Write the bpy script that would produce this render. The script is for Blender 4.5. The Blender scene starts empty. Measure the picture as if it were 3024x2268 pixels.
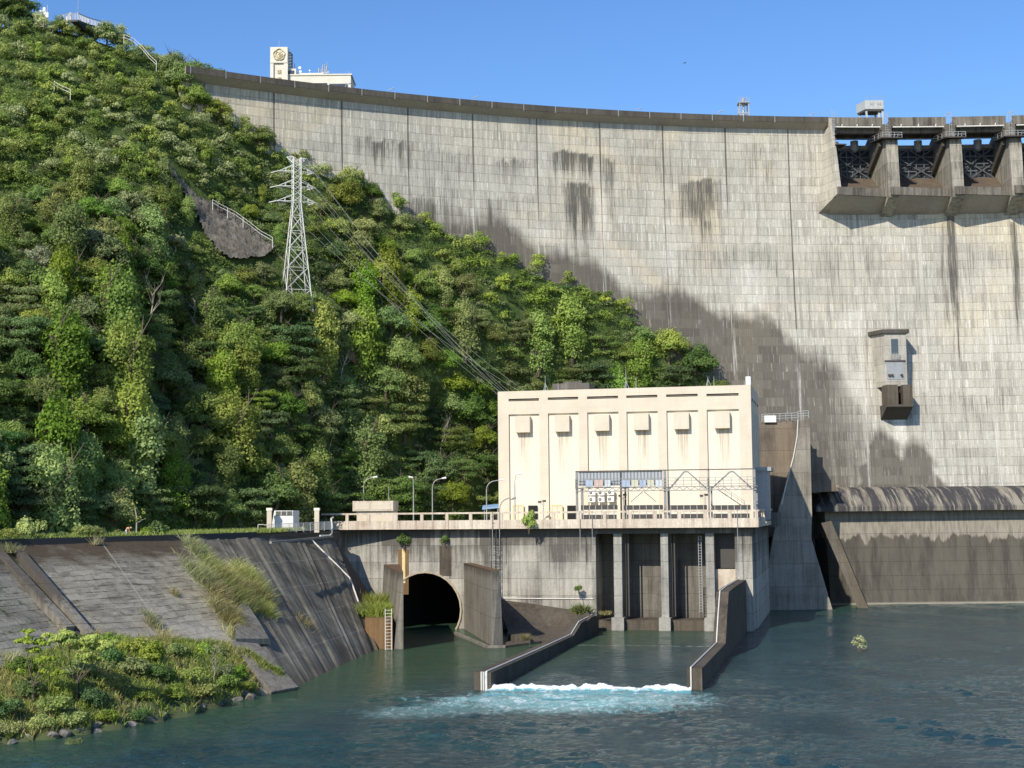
import bpy, math, random
import numpy as np
from mathutils import Vector
R = math.radians
random.seed(7)
rng = np.random.default_rng(11)
sc = bpy.context.scene
# ------------------------------------------------------------------ camera
FPX, CZ, PIT, ROL = 4368.0, 21.0, math.atan(366/4368), math.radians(0.55)
def _rx(a): c, s = math.cos(a), math.sin(a); return np.array([[1,0,0],[0,c,-s],[0,s,c]])
def _rz(a): c, s = math.cos(a), math.sin(a); return np.array([[c,-s,0],[s,c,0],[0,0,1]])
RM = _rx(math.pi/2+PIT) @ _rz(-ROL)
CAM = np.array([0, 0, CZ])
cd = bpy.data.cameras.new('camera'); cam = bpy.data.objects.new('camera', cd)
sc.collection.objects.link(cam); sc.camera = cam
cd.sensor_width = 36; cd.lens = 36*FPX/3024; cd.clip_end = 6000; cd.clip_start = 1
from mathutils import Matrix
M4 = Matrix([[*RM[0], 0], [*RM[1], 0], [*RM[2], CZ], [0, 0, 0, 1]])
cam.matrix_world = M4
# ------------------------------------------------------------------ light
SUN_AZ, SUN_EL = R(29), R(36)          # light travels away and to the right
w = bpy.data.worlds.new('World'); sc.world = w; w.use_nodes = True
bg = w.node_tree.nodes['Background']
sky = w.node_tree.nodes.new('ShaderNodeTexSky'); sky.sky_type = 'NISHITA'; sky.sun_disc = False
sky.sun_elevation = SUN_EL; sky.sun_rotation = math.pi + SUN_AZ
sky.altitude = 300; sky.air_density = 1.0; sky.dust_density = 0.3; sky.ozone_density = 3.0
hsv = w.node_tree.nodes.new('ShaderNodeHueSaturation'); hsv.inputs['Saturation'].default_value = 1.22; hsv.inputs['Hue'].default_value = .508; hsv.inputs['Value'].default_value = 1.12
w.node_tree.links.new(sky.outputs[0], hsv.inputs['Color']); w.node_tree.links.new(hsv.outputs[0], bg.inputs[0]); bg.inputs[1].default_value = 0.135
ld = bpy.data.lights.new('sun', 'SUN'); ld.energy = 4.6; ld.angle = R(0.5); ld.color = (1, .915, .78)
sun = bpy.data.objects.new('sun', ld); sc.collection.objects.link(sun)
ldir = Vector((math.sin(SUN_AZ)*math.cos(SUN_EL), math.cos(SUN_AZ)*math.cos(SUN_EL), -math.sin(SUN_EL)))
sun.rotation_euler = ldir.to_track_quat('-Z', 'Y').to_euler(); sun.location = (-80, -60, 150)
sc.view_settings.view_transform = 'Standard'; sc.view_settings.look = 'None'
sc.view_settings.exposure = 0.2; sc.view_settings.gamma = 1
sc.cycles.max_bounces = 6; sc.cycles.transparent_max_bounces = 4
# ------------------------------------------------------------------ frames (survey helpers)
def ray(u, v): return RM @ np.array([(u-1512)/FPX, -(v-1134)/FPX, -1.0])
def WY(u, v, Y): d = ray(u, v); return CAM + d*Y/d[1]
def WZ(u, v, z): d = ray(u, v); return CAM + d*(z-CZ)/d[2]
def px(P):
    q = (np.atleast_2d(P)-CAM) @ RM
    return 1512-FPX*q[:, 0]/q[:, 2], 1134+FPX*q[:, 1]/q[:, 2]
PO = np.array([38.8, 249.66, 0.0]); TH = R(12.57)      # power plant frame
E1 = np.array([math.cos(TH), -math.sin(TH), 0]); E2 = np.array([math.sin(TH), math.cos(TH), 0]); EZ = np.array([0, 0, 1.0])
def PL(s, d, z): return PO + E1*s + E2*d + EZ*z
def PS(u, v, d):
    r = ray(u, v); t = (d-(CAM-PO)@E2)/(r@E2); P = CAM+r*t
    return float((P-PO)@E1), float(P[2])
DC = np.array([94.3, 27.88]); DR = 306.65               # dam arch
def bulge(z): return 11*((106-min(z, 106))/106.0)**1.6
def DF(s, r, z):
    a = s/DR; return np.array([DC[0]+r*math.sin(a), DC[1]+r*math.cos(a), z])
def DS(u, v, r=None):
    rr = DR if r is None else r
    for _ in range(4):
        d = ray(u, v); a = d[0]**2+d[1]**2; b = -2*(d[0]*DC[0]+d[1]*DC[1]); c = DC@DC-rr*rr
        t = (-b+math.sqrt(b*b-4*a*c))/2/a; Q = CAM+t*d
        if r is not None: break
        rr = DR-bulge(Q[2])
    return math.atan2(Q[0]-DC[0], Q[1]-DC[1])*DR, float(Q[2])
def plane_hit(p0, p1, p2, u, v):
    n = np.cross(p1-p0, p2-p0); d = ray(u, v); return CAM + d*((p0-CAM)@n)/(d@n)
# ------------------------------------------------------------------ mesh builder
ID = lambda x, y, z: np.array([x, y, z], float)
class MB:
    def __init__(s, fr=ID): s.v = []; s.f = []; s.fr = fr; s.uv = None
    def add(s, vs, fs):
        b = len(s.v); s.v += [np.array(p, float) for p in vs]; s.f += [tuple(b+i for i in f) for f in fs]; return s
    def box(s, x0, x1, y0, y1, z0, z1):
        F = s.fr
        return s.add([F(x, y, z) for z in (z0, z1) for y in (y0, y1) for x in (x0, x1)],
            [(0,2,3,1),(4,5,7,6),(0,1,5,4),(2,6,7,3),(0,4,6,2),(1,3,7,5)])
    def poly(s, pts): return s.add(pts, [tuple(range(len(pts)))])
    def prism(s, pts, off):                # world-space polygon swept by vector
        n = len(pts); off = np.array(off, float); a = [np.array(p, float) for p in pts]
        return s.add(a+[p+off for p in a], [tuple(range(n))[::-1], tuple(range(n, 2*n))]+[(i, (i+1) % n, n+(i+1) % n, n+i) for i in range(n)])
    def lprism(s, prof, x0, x1, plane='yz'):   # profile in local (y,z) extruded along local x, or (x,z) along y
        F = s.fr; n = len(prof)
        if plane == 'yz': a = [F(x0, y, z) for y, z in prof]; b = [F(x1, y, z) for y, z in prof]
        elif plane == 'xz': a = [F(x, x0, z) for x, z in prof]; b = [F(x, x1, z) for x, z in prof]
        else: a = [F(x, y, x0) for x, y in prof]; b = [F(x, y, x1) for x, y in prof]
        return s.add(a+b, [tuple(range(n))[::-1], tuple(range(n, 2*n))]+[(i, (i+1) % n, n+(i+1) % n, n+i) for i in range(n)])
    def bar(s, p, q, w, h=None, up=(0, 0, 1)):
        p = np.array(p, float); q = np.array(q, float); h = h or w; d = q-p; L = np.linalg.norm(d)
        if L < 1e-6: return s
        d /= L; a = np.cross(d, up)
        if np.linalg.norm(a) < 1e-3: a = np.cross(d, (1, 0, 0))
        a /= np.linalg.norm(a); b = np.cross(a, d); a = a*w/2; b = b*h/2
        return s.add([p-a-b, p+a-b, p+a+b, p-a+b, q-a-b, q+a-b, q+a+b, q-a+b],
            [(0,1,2,3),(7,6,5,4),(0,4,5,1),(1,5,6,2),(2,6,7,3),(3,7,4,0)])
    def tube(s, p, q, r0, r1=None, n=7, cap=True):
        p = np.array(p, float); q = np.array(q, float); r1 = r0 if r1 is None else r1; d = q-p; d /= max(np.linalg.norm(d), 1e-9)
        a = np.cross(d, (0, 0, 1)); a = np.array([1, 0, 0.]) if np.linalg.norm(a) < 1e-3 else a/np.linalg.norm(a); b = np.cross(a, d)
        A = [p+r0*(a*math.cos(2*math.pi*i/n)+b*math.sin(2*math.pi*i/n)) for i in range(n)]
        B = [q+r1*(a*math.cos(2*math.pi*i/n)+b*math.sin(2*math.pi*i/n)) for i in range(n)]
        fs = [(i, (i+1) % n, n+(i+1) % n, n+i) for i in range(n)]
        if cap: fs += [tuple(range(n))[::-1], tuple(range(n, 2*n))]
        return s.add(A+B, fs)
    def path(s, pts, r, n=6):
        for a, b in zip(pts[:-1], pts[1:]): s.tube(a, b, r, r, n)
        return s
    def sweep(s, prof, svals):           # local profile (r,z) swept along s (dam frame), closed profile
        F = s.fr; n = len(prof); b = len(s.v); vs = [F(x, r, z) for x in svals for r, z in prof]; fs = []
        for j in range(len(svals)-1):
            for i in range(n):
                k = (i+1) % n; fs.append((j*n+i, j*n+k, (j+1)*n+k, (j+1)*n+i))
        fs += [tuple(range(n))[::-1], tuple((len(svals)-1)*n+i for i in range(n))]
        return s.add(vs, fs)
    def grid(s, P, uv=None):             # P (m,n,3)
        m, n = P.shape[:2]
        return s.add(list(P.reshape(-1, 3)), [(i*n+j, i*n+j+1, (i+1)*n+j+1, (i+1)*n+j) for i in range(m-1) for j in range(n-1)])
def coll(o): sc.collection.objects.link(o); return o
def tag(o, label=None, cat=None, group=None, kind=None):
    if label: o['label'] = label
    if cat: o['category'] = cat
    if group: o['group'] = group
    if kind: o['kind'] = kind
    return o
ORG = {}
def thing(name, label, cat, loc, group=None):
    o = coll(bpy.data.objects.new(name, None)); o.location = tuple(loc); o.empty_display_size = .5
    ORG[o.name] = np.array(loc, float); return tag(o, label, cat, group)
def fast_mesh(name, V, Fq):              # V (n,3), Fq (m,4) all quads
    me = bpy.data.meshes.new(name); n, m = len(V), len(Fq); k = Fq.shape[1]
    me.vertices.add(n); me.vertices.foreach_set('co', V.astype(np.float32).ravel())
    me.loops.add(m*k); me.loops.foreach_set('vertex_index', Fq.astype(np.int32).ravel())
    me.polygons.add(m); me.polygons.foreach_set('loop_start', np.arange(0, m*k, k, dtype=np.int32))
    me.update(calc_edges=True); return me
def obj(name, mb, mat, parent=None, smooth=False, loc=None, bevel=0, **kw):
    V = np.array(mb.v)
    if parent is not None: org = ORG[parent.name]
    else:
        org = np.array(loc, float) if loc is not None else np.array([(V[:, 0].min()+V[:, 0].max())/2, (V[:, 1].min()+V[:, 1].max())/2, V[:, 2].min()])
    me = bpy.data.meshes.new(name); me.from_pydata([tuple(p) for p in (V-org)], [], mb.f); me.validate()
    if mb.uv is not None:
        uvl = me.uv_layers.new(name='UVMap'); li = np.zeros(len(me.loops), np.int32); me.loops.foreach_get('vertex_index', li)
        uvl.data.foreach_set('uv', np.array(mb.uv, np.float32)[li].ravel())
    if mat: me.materials.append(mat)
    import bmesh
    bm = bmesh.new(); bm.from_mesh(me); bmesh.ops.recalc_face_normals(bm, faces=bm.faces) if parent is not None or kw.pop('rec', True) else None
    bm.to_mesh(me); bm.free()
    if smooth: me.polygons.foreach_set('use_smooth', [True]*len(me.polygons))
    o = coll(bpy.data.objects.new(name, me)); ORG[o.name] = org
    if parent is not None: o.parent = parent
    else: o.location = tuple(org)
    if bevel:
        b = o.modifiers.new('bevel', 'BEVEL'); b.width = bevel; b.segments = 2; b.limit_method = 'ANGLE'
    return tag(o, kw.get('label'), kw.get('cat'), kw.get('group'), kw.get('kind'))
# ------------------------------------------------------------------ materials
class NT:
    def __init__(s, name, rough=.8, spec=.3):
        s.m = bpy.data.materials.new(name); s.m.use_nodes = True; s.t = s.m.node_tree; s.N = s.t.nodes; s.b = s.N['Principled BSDF']
        s.b.inputs['Roughness'].default_value = rough; s.b.inputs['Specular IOR Level'].default_value = spec
    def L(s, a, b): s.t.links.new(a, b)
    def put(s, inp, v):
        if isinstance(v, bpy.types.NodeSocket): s.L(v, inp)
        elif isinstance(v, (tuple, list)) and len(v) == 3 and inp.type == 'RGBA': inp.default_value = (*v, 1)
        else: inp.default_value = v
    def n(s, t, **k):
        o = s.N.new(t)
        for a, b in k.items(): setattr(o, a, b)
        return o
    def pos(s): return s.n('ShaderNodeNewGeometry').outputs['Position']
    def oc(s): return s.n('ShaderNodeTexCoord').outputs['Object']
    def uv(s): return s.n('ShaderNodeTexCoord').outputs['UV']
    def map(s, vec, sc=(1,1,1), lo=(0,0,0), ro=(0,0,0)):
        o = s.n('ShaderNodeMapping'); s.put(o.inputs[0], vec); o.inputs[1].default_value = lo; o.inputs[2].default_value = ro; o.inputs[3].default_value = sc; return o.outputs[0]
    def noise(s, vec, scale=1, det=3, ro=.5, dist=0):
        o = s.n('ShaderNodeTexNoise'); s.put(o.inputs['Vector'], vec); o.inputs['Scale'].default_value = scale; o.inputs['Detail'].default_value = det
        o.inputs['Roughness'].default_value = ro; o.inputs['Distortion'].default_value = dist; return o.outputs[0]
    def math(s, op, a, b=0.0, c=0.0, clamp=False):
        o = s.n('ShaderNodeMath', operation=op, use_clamp=clamp); s.put(o.inputs[0], a); s.put(o.inputs[1], b)
        if len(o.inputs) > 2: s.put(o.inputs[2], c)
        return o.outputs[0]
    def mr(s, v, a, b, c=0.0, d=1.0, smooth=False):
        o = s.n('ShaderNodeMapRange'); o.interpolation_type = 'SMOOTHSTEP' if smooth else 'LINEAR'
        for i, x in enumerate((v, a, b, c, d)): s.put(o.inputs[i], x)
        return o.outputs[0]
    def mix(s, f, a, b, mode='MIX'):
        o = s.n('ShaderNodeMix', data_type='RGBA', blend_type=mode, clamp_factor=True); s.put(o.inputs[0], f); s.put(o.inputs[6], a); s.put(o.inputs[7], b); return o.outputs[2]
    def sep(s, v): o = s.n('ShaderNodeSeparateXYZ'); s.put(o.inputs[0], v); return o.outputs
    def comb(s, x, y, z): o = s.n('ShaderNodeCombineXYZ'); [s.put(o.inputs[i], q) for i, q in enumerate((x, y, z))]; return o.outputs[0]
    def white(s, v): o = s.n('ShaderNodeTexWhiteNoise', noise_dimensions='3D'); s.put(o.inputs[0], v); return o.outputs[0]
    def attr(s, name): return s.n('ShaderNodeAttribute', attribute_name=name).outputs['Fac']
    def bump(s, h, strength=.3, dist=.1):
        o = s.n('ShaderNodeBump'); o.inputs['Strength'].default_value = strength; o.inputs['Distance'].default_value = dist; s.put(o.inputs['Height'], h); s.L(o.outputs[0], s.b.inputs['Normal'])
    def color(s, c): s.put(s.b.inputs['Base Color'], c); return s.m
def concrete(name, base, dark, lift=2.1, streak=.6, patch=.15, pale=.25, topz=None, topw=3.0, lines=.5, moss=None, hx=(1, 0), panel=5.5, blotch=(.45, .72)):
    """cast concrete: lift lines, panel tones, vertical runs, grime; hx = horizontal direction of the face"""
    h = NT(name, .9, .15); p = h.pos(); x, y, z = h.sep(p)
    hc = h.math('ADD', h.math('MULTIPLY', x, hx[0]), h.math('MULTIPLY', y, hx[1]))
    st = h.noise(h.map(p, (1.3, 1.3, .07)), 1.0, 4, .65)
    st2 = h.noise(h.map(p, (3.6, 3.6, .16)), 1.0, 3, .6)
    bl = h.noise(p, .16, 5, .6); fi = h.noise(p, 3.0, 3, .6)
    zi = h.math('FLOOR', h.math('DIVIDE', z, lift)); xi = h.math('FLOOR', h.math('DIVIDE', h.math('ADD', hc, h.math('MULTIPLY', zi, 1.7)), panel))
    pt = h.white(h.comb(xi, zi, 3.0))
    m = h.math('MULTIPLY', h.mr(st, .42, .72), streak)
    m = h.math('ADD', m, h.math('MULTIPLY', h.mr(st2, .45, .8), streak*.45))
    m = h.math('ADD', m, h.math('MULTIPLY', h.mr(bl, blotch[0], blotch[1]), .5))
    m = h.math('ADD', m, h.math('MULTIPLY', h.math('SUBTRACT', pt, .5), patch*1.6))
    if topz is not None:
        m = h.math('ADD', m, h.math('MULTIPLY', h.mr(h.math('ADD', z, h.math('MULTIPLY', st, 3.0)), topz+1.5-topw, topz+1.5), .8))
    m = h.math('MINIMUM', h.math('MAXIMUM', m, 0), 1)
    c = h.mix(m, base, dark)
    if pale: c = h.mix(h.math('MULTIPLY', h.mr(h.noise(h.map(p, (1.9, 1.9, .1), (9, 4, 2)), 1, 4, .7), .62, .74), pale), c, (.62, .6, .54))
    if lines:
        fz = h.math('FRACT', h.math('DIVIDE', z, lift)); lm = h.math('LESS_THAN', fz, .07/lift*1.3)
        fx = h.math('FRACT', h.math('DIVIDE', h.math('ADD', hc, h.math('MULTIPLY', zi, 1.7)), panel)); lx = h.math('LESS_THAN', fx, .08/panel)
        lm = h.math('MULTIPLY', h.math('MAXIMUM', lm, h.math('MULTIPLY', lx, .7)), lines)
        c = h.mix(lm, c, (.05, .045, .04))
    if moss: c = h.mix(h.math('MULTIPLY', h.mr(h.noise(p, .45, 5, .6), .5, .62), .8), c, moss)
    c = h.mix(h.math('MULTIPLY', h.mr(fi, .3, .7), .22), c, (.02, .02, .02))
    h.bump(h.math('ADD', fi, h.math('MULTIPLY', st2, .6)), .35, .06)
    return h.color(c)
def plain(name, col, rough=.6, metal=0, var=.25, spec=.4, scale=2.0, dirt=(.05, .045, .04), loc=False):
    h = NT(name, rough, spec); h.b.inputs['Metallic'].default_value = metal
    p = h.oc() if loc else h.pos()
    f = h.mr(h.noise(p, scale, 4, .6), .4, .8); g = h.mr(h.noise(h.map(p, (2, 2, .2)), 1, 3, .6), .45, .8)
    return h.color(h.mix(h.math('MULTIPLY', h.math('MAXIMUM', f, g), var), col, dirt))
M = {}
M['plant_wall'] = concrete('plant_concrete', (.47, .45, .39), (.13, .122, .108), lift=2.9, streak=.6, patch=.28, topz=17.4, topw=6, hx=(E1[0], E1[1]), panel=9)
M['pier_conc'] = concrete('pier_concrete', (.42, .41, .37), (.17, .165, .15), lift=2.9, streak=.4, patch=.2, hx=(E1[0], E1[1]), panel=50)
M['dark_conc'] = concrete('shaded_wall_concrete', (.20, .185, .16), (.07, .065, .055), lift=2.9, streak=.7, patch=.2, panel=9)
M['wing'] = concrete('wing_wall_concrete', (.27, .25, .21), (.10, .09, .075), lift=4.2, streak=.6, patch=.12, topz=11.4, topw=1.5, pale=.15)
M['guide'] = concrete('guide_wall_concrete', (.13, .11, .085), (.05, .042, .033), lift=3.5, streak=.6, patch=.1, pale=.1, lines=.3)
M['brown'] = concrete('brown_stained_concrete', (.22, .14, .07), (.10, .065, .035), lift=6, streak=.6, patch=.1, pale=0, lines=0)
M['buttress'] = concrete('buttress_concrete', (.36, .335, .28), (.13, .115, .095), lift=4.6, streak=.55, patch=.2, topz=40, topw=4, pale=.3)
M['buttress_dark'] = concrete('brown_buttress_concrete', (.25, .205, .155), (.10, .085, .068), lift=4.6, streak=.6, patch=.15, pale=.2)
M['toe_face'] = concrete('plunge_wall_concrete', (.17, .15, .12), (.085, .072, .058), lift=4.6, streak=.5, patch=.12, pale=.08, panel=24, lines=.6)
M['cream'] = None
def cream():
    h = NT('cream_painted_render', .75, .25); p = h.pos()
    f = h.mr(h.noise(p, .35, 5, .6), .4, .75); g = h.mr(h.noise(h.map(p, (2.2, 2.2, .12)), 1, 4, .65), .5, .75)
    z = h.sep(p)[2]
    course = h.math('LESS_THAN', h.math('FRACT', h.math('MULTIPLY', z, 1.25)), .1)
    c = h.mix(h.math('MULTIPLY', h.math('MAXIMUM', f, g), .28), (.64, .575, .46), (.38, .31, .24))
    c = h.mix(h.math('MULTIPLY', course, .10), c, (.4, .33, .25)); h.bump(h.noise(p, 6, 3), .2, .03); return h.color(c)
M['cream'] = cream()
M['cream_panel'] = plain('pale_panel_render', (.86, .80, .66), .7, var=.12, scale=.3, dirt=(.5, .4, .3))
M['parapet'] = concrete('painted_parapet', (.72, .65, .53), (.36, .27, .21), lift=50, streak=.6, patch=.05, pale=.2, lines=0)
M['dark'] = plain('black_void', (.012, .012, .014), .9, var=.1)
M['steel'] = plain('galvanised_steel', (.42, .43, .43), .5, .3, var=.3)
M['darksteel'] = plain('dark_painted_steel', (.07, .065, .06), .6, .2, var=.4)
M['white'] = plain('white_paint', (.8, .8, .77), .5, var=.2)
M['grayp'] = plain('grey_painted_metal', (.34, .36, .37), .5, .1, var=.3)
M['glass'] = plain('window_glass', (.06, .075, .09), .12, 0, var=.2, spec=.7)
M['gold'] = plain('gilt_relief', (.62, .52, .30), .5, .1, var=.3)
M['pipe'] = plain('white_pipe', (.72, .70, .64), .5, var=.3)
M['rust'] = plain('brown_rust', (.14, .075, .04), .8, var=.4)
M['yellow'] = plain('yellow_paint', (.72, .60, .28), .6, var=.3)
M['bluep'] = plain('blue_paint', (.22, .38, .62), .6, var=.2)
M['wire'] = plain('aluminium_cable', (.5, .52, .45), .5, .3, var=.1)
M['bark'] = plain('tree_bark', (.13, .10, .075), .9, var=.4, loc=True)
M['palebark'] = plain('pale_bark', (.42, .38, .31), .9, var=.4, loc=True)
def corrugated():
    h = NT('corrugated_sheet', .5, .4); p = h.pos()
    x, y, z = h.sep(p); t = h.math('ADD', h.math('MULTIPLY', x, float(E1[0])), h.math('MULTIPLY', y, float(E1[1])))
    f = h.math('PINGPONG', h.math('MULTIPLY', t, 1.7), .5)
    c = h.mix(h.mr(f, .12, .3), (.17, .19, .21), (.36, .39, .41)); return h.color(c)
M['corr'] = corrugated()
# ------------------------------------------------------------------ DAM
def dam_material():
    h = NT('dam_concrete', .9, .12); uv = h.uv(); x, z, _ = h.sep(uv)      # x in monoliths (1 = 14.75 m), z metres
    xm = h.math('MULTIPLY', x, 14.75); P = h.comb(xm, z, 0.0)
    lift = 1.95
    zi = h.math('FLOOR', h.math('DIVIDE', z, lift)); bi = h.math('FLOOR', x)
    sub = h.math('ADD', h.math('DIVIDE', xm, 4.2), h.math('MULTIPLY', h.white(h.comb(zi, 7, 1)), 3))
    si = h.math('FLOOR', sub)
    pt = h.white(h.comb(si, zi, 0)); pl = h.white(h.comb(bi, zi, 5.))
    st = h.noise(h.comb(h.math('MULTIPLY', xm, 1.1), h.math('MULTIPLY', z, .05), 0), 1, 4, .65)
    st2 = h.noise(h.comb(h.math('MULTIPLY', xm, 3.6), h.math('MULTIPLY', z, .10), 4), 1, 4, .75)
    # runs that start at a lift line
    st3 = h.noise(h.comb(h.math('MULTIPLY', xm, 2.6), h.math('ADD', h.math('MULTIPLY', z, .09), h.math('MULTIPLY', zi, .35)), 9), 1, 4, .7)
    bl = h.noise(P, .055, 5, .6); fi = h.noise(P, 2.4, 4, .65)
    base = h.mix(h.mr(bl, .35, .65), (.55, .525, .44), (.46, .45, .40))
    base = h.mix(h.mr(h.noise(P, .035, 3, .5, 1.0), .52, .68), base, (.60, .54, .40))
    m = h.math('MULTIPLY', h.mr(st, .42, .68), .72)
    m = h.math('ADD', m, h.math('MULTIPLY', h.mr(st2, .48, .75), .42))
    m = h.math('ADD', m, h.math('MULTIPLY', h.math('SUBTRACT', pt, .5), .36))
    m = h.math('ADD', m, h.math('MULTIPLY', h.math('SUBTRACT', pl, .5), .22))
    c = h.mix(h.math('MAXIMUM', m, 0), base, (.27, .255, .22))
    pal = h.math('ADD', h.attr('pale'), h.math('MULTIPLY', h.mr(st3, .53, .64), .95))
    c = h.mix(h.math('MULTIPLY', pal, h.mr(st2, .3, .6, .35, 1.0)), c, (.74, .72, .65))
    # dark seepage: density from the surveyed mask, broken up by the vertical runs
    sk = h.attr('stain'); br = h.math('ADD', h.math('MULTIPLY', st3, .4), h.math('MULTIPLY', st2, .7))
    dk = h.math('MULTIPLY', h.mr(h.math('ADD', sk, h.math('MULTIPLY', h.math('SUBTRACT', br, .56), 3.4)), .25, .95), h.math('MINIMUM', h.math('MULTIPLY', sk, 3.0), 1))
    c = h.mix(h.math('MULTIPLY', dk, .85), c, (.055, .053, .05))
    sw = h.attr('dark_zone'); dk2 = h.math('MULTIPLY', h.mr(h.math('ADD', sw, h.math('MULTIPLY', h.math('SUBTRACT', h.math('ADD', h.math('MULTIPLY', st, .5), h.math('MULTIPLY', bl, .5)), .5), 1.3)), .12, .72), .84)  # broad darker zone from its own mask, mottled by noise
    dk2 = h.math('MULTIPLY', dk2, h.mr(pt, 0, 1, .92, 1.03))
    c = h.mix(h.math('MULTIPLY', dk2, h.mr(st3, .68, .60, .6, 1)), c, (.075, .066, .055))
    fz = h.math('FRACT', h.math('DIVIDE', z, lift)); lz = h.math('LESS_THAN', fz, .075)
    fs = h.math('FRACT', sub); ls = h.math('MULTIPLY', h.math('LESS_THAN', fs, .03), .3)
    ln = h.math('MULTIPLY', h.math('MAXIMUM', lz, ls), h.mr(h.noise(P, .3, 3), .3, .6, .2, .75))
    c = h.mix(h.math('MULTIPLY', ln, .66), c, (.16, .14, .11))
    # contraction joints, blackened near the crest
    fj = h.math('ABSOLUTE', h.math('SUBTRACT', h.math('FRACT', h.math('ADD', x, .5)), .5))
    wj = h.math('ADD', h.attr('joint'), 0.0)
    wob = h.math('ADD', fj, h.math('MULTIPLY', h.math('SUBTRACT', st2, .5), .006))
    jl = h.math('LESS_THAN', wob, h.math('MULTIPLY', wj, .02))
    c = h.mix(h.math('MULTIPLY', jl, .75), c, (.045, .042, .04))
    jp = h.math('MULTIPLY', h.mr(fj, .02, .035, 1, 0), h.math('MULTIPLY', h.mr(st2, .45, .6), h.mr(wj, .5, .1, 0, .75)))
    c = h.mix(jp, c, (.68, .66, .6))
    c = h.mix(h.math('MULTIPLY', h.mr(fi, .35, .7), .25), c, (.08, .075, .06))
    h.bump(h.math('ADD', h.math('ADD', fi, h.math('MULTIPLY', pt, .8)), h.math('MULTIPLY', lz, -.8)), .4, .06)
    return h.color(c)
M['dam'] = dam_material()
M['crest_conc'] = concrete('crest_concrete', (.115, .105, .09), (.05, .047, .041), lift=40, streak=.6, patch=.1, pale=.12, lines=0)
M['soffit_conc'] = concrete('soffit_concrete', (.44, .40, .34), (.26, .23, .19), lift=40, streak=.2, patch=.1, pale=0, lines=0)
M['lip_conc'] = concrete('lip_concrete', (.24, .22, .185), (.08, .072, .06), lift=40, streak=.9, patch=.1, pale=.3, lines=0)
S_LEFT = -168; S_SP = -24.3; S_RIGHT = 60.0
dam = thing('arch_dam', 'tall pale concrete arch dam with spillway gates under its crest', 'dam', DF(-60, DR-5, 0))
def jx(s): return (s+30.6)/14.75
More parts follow.
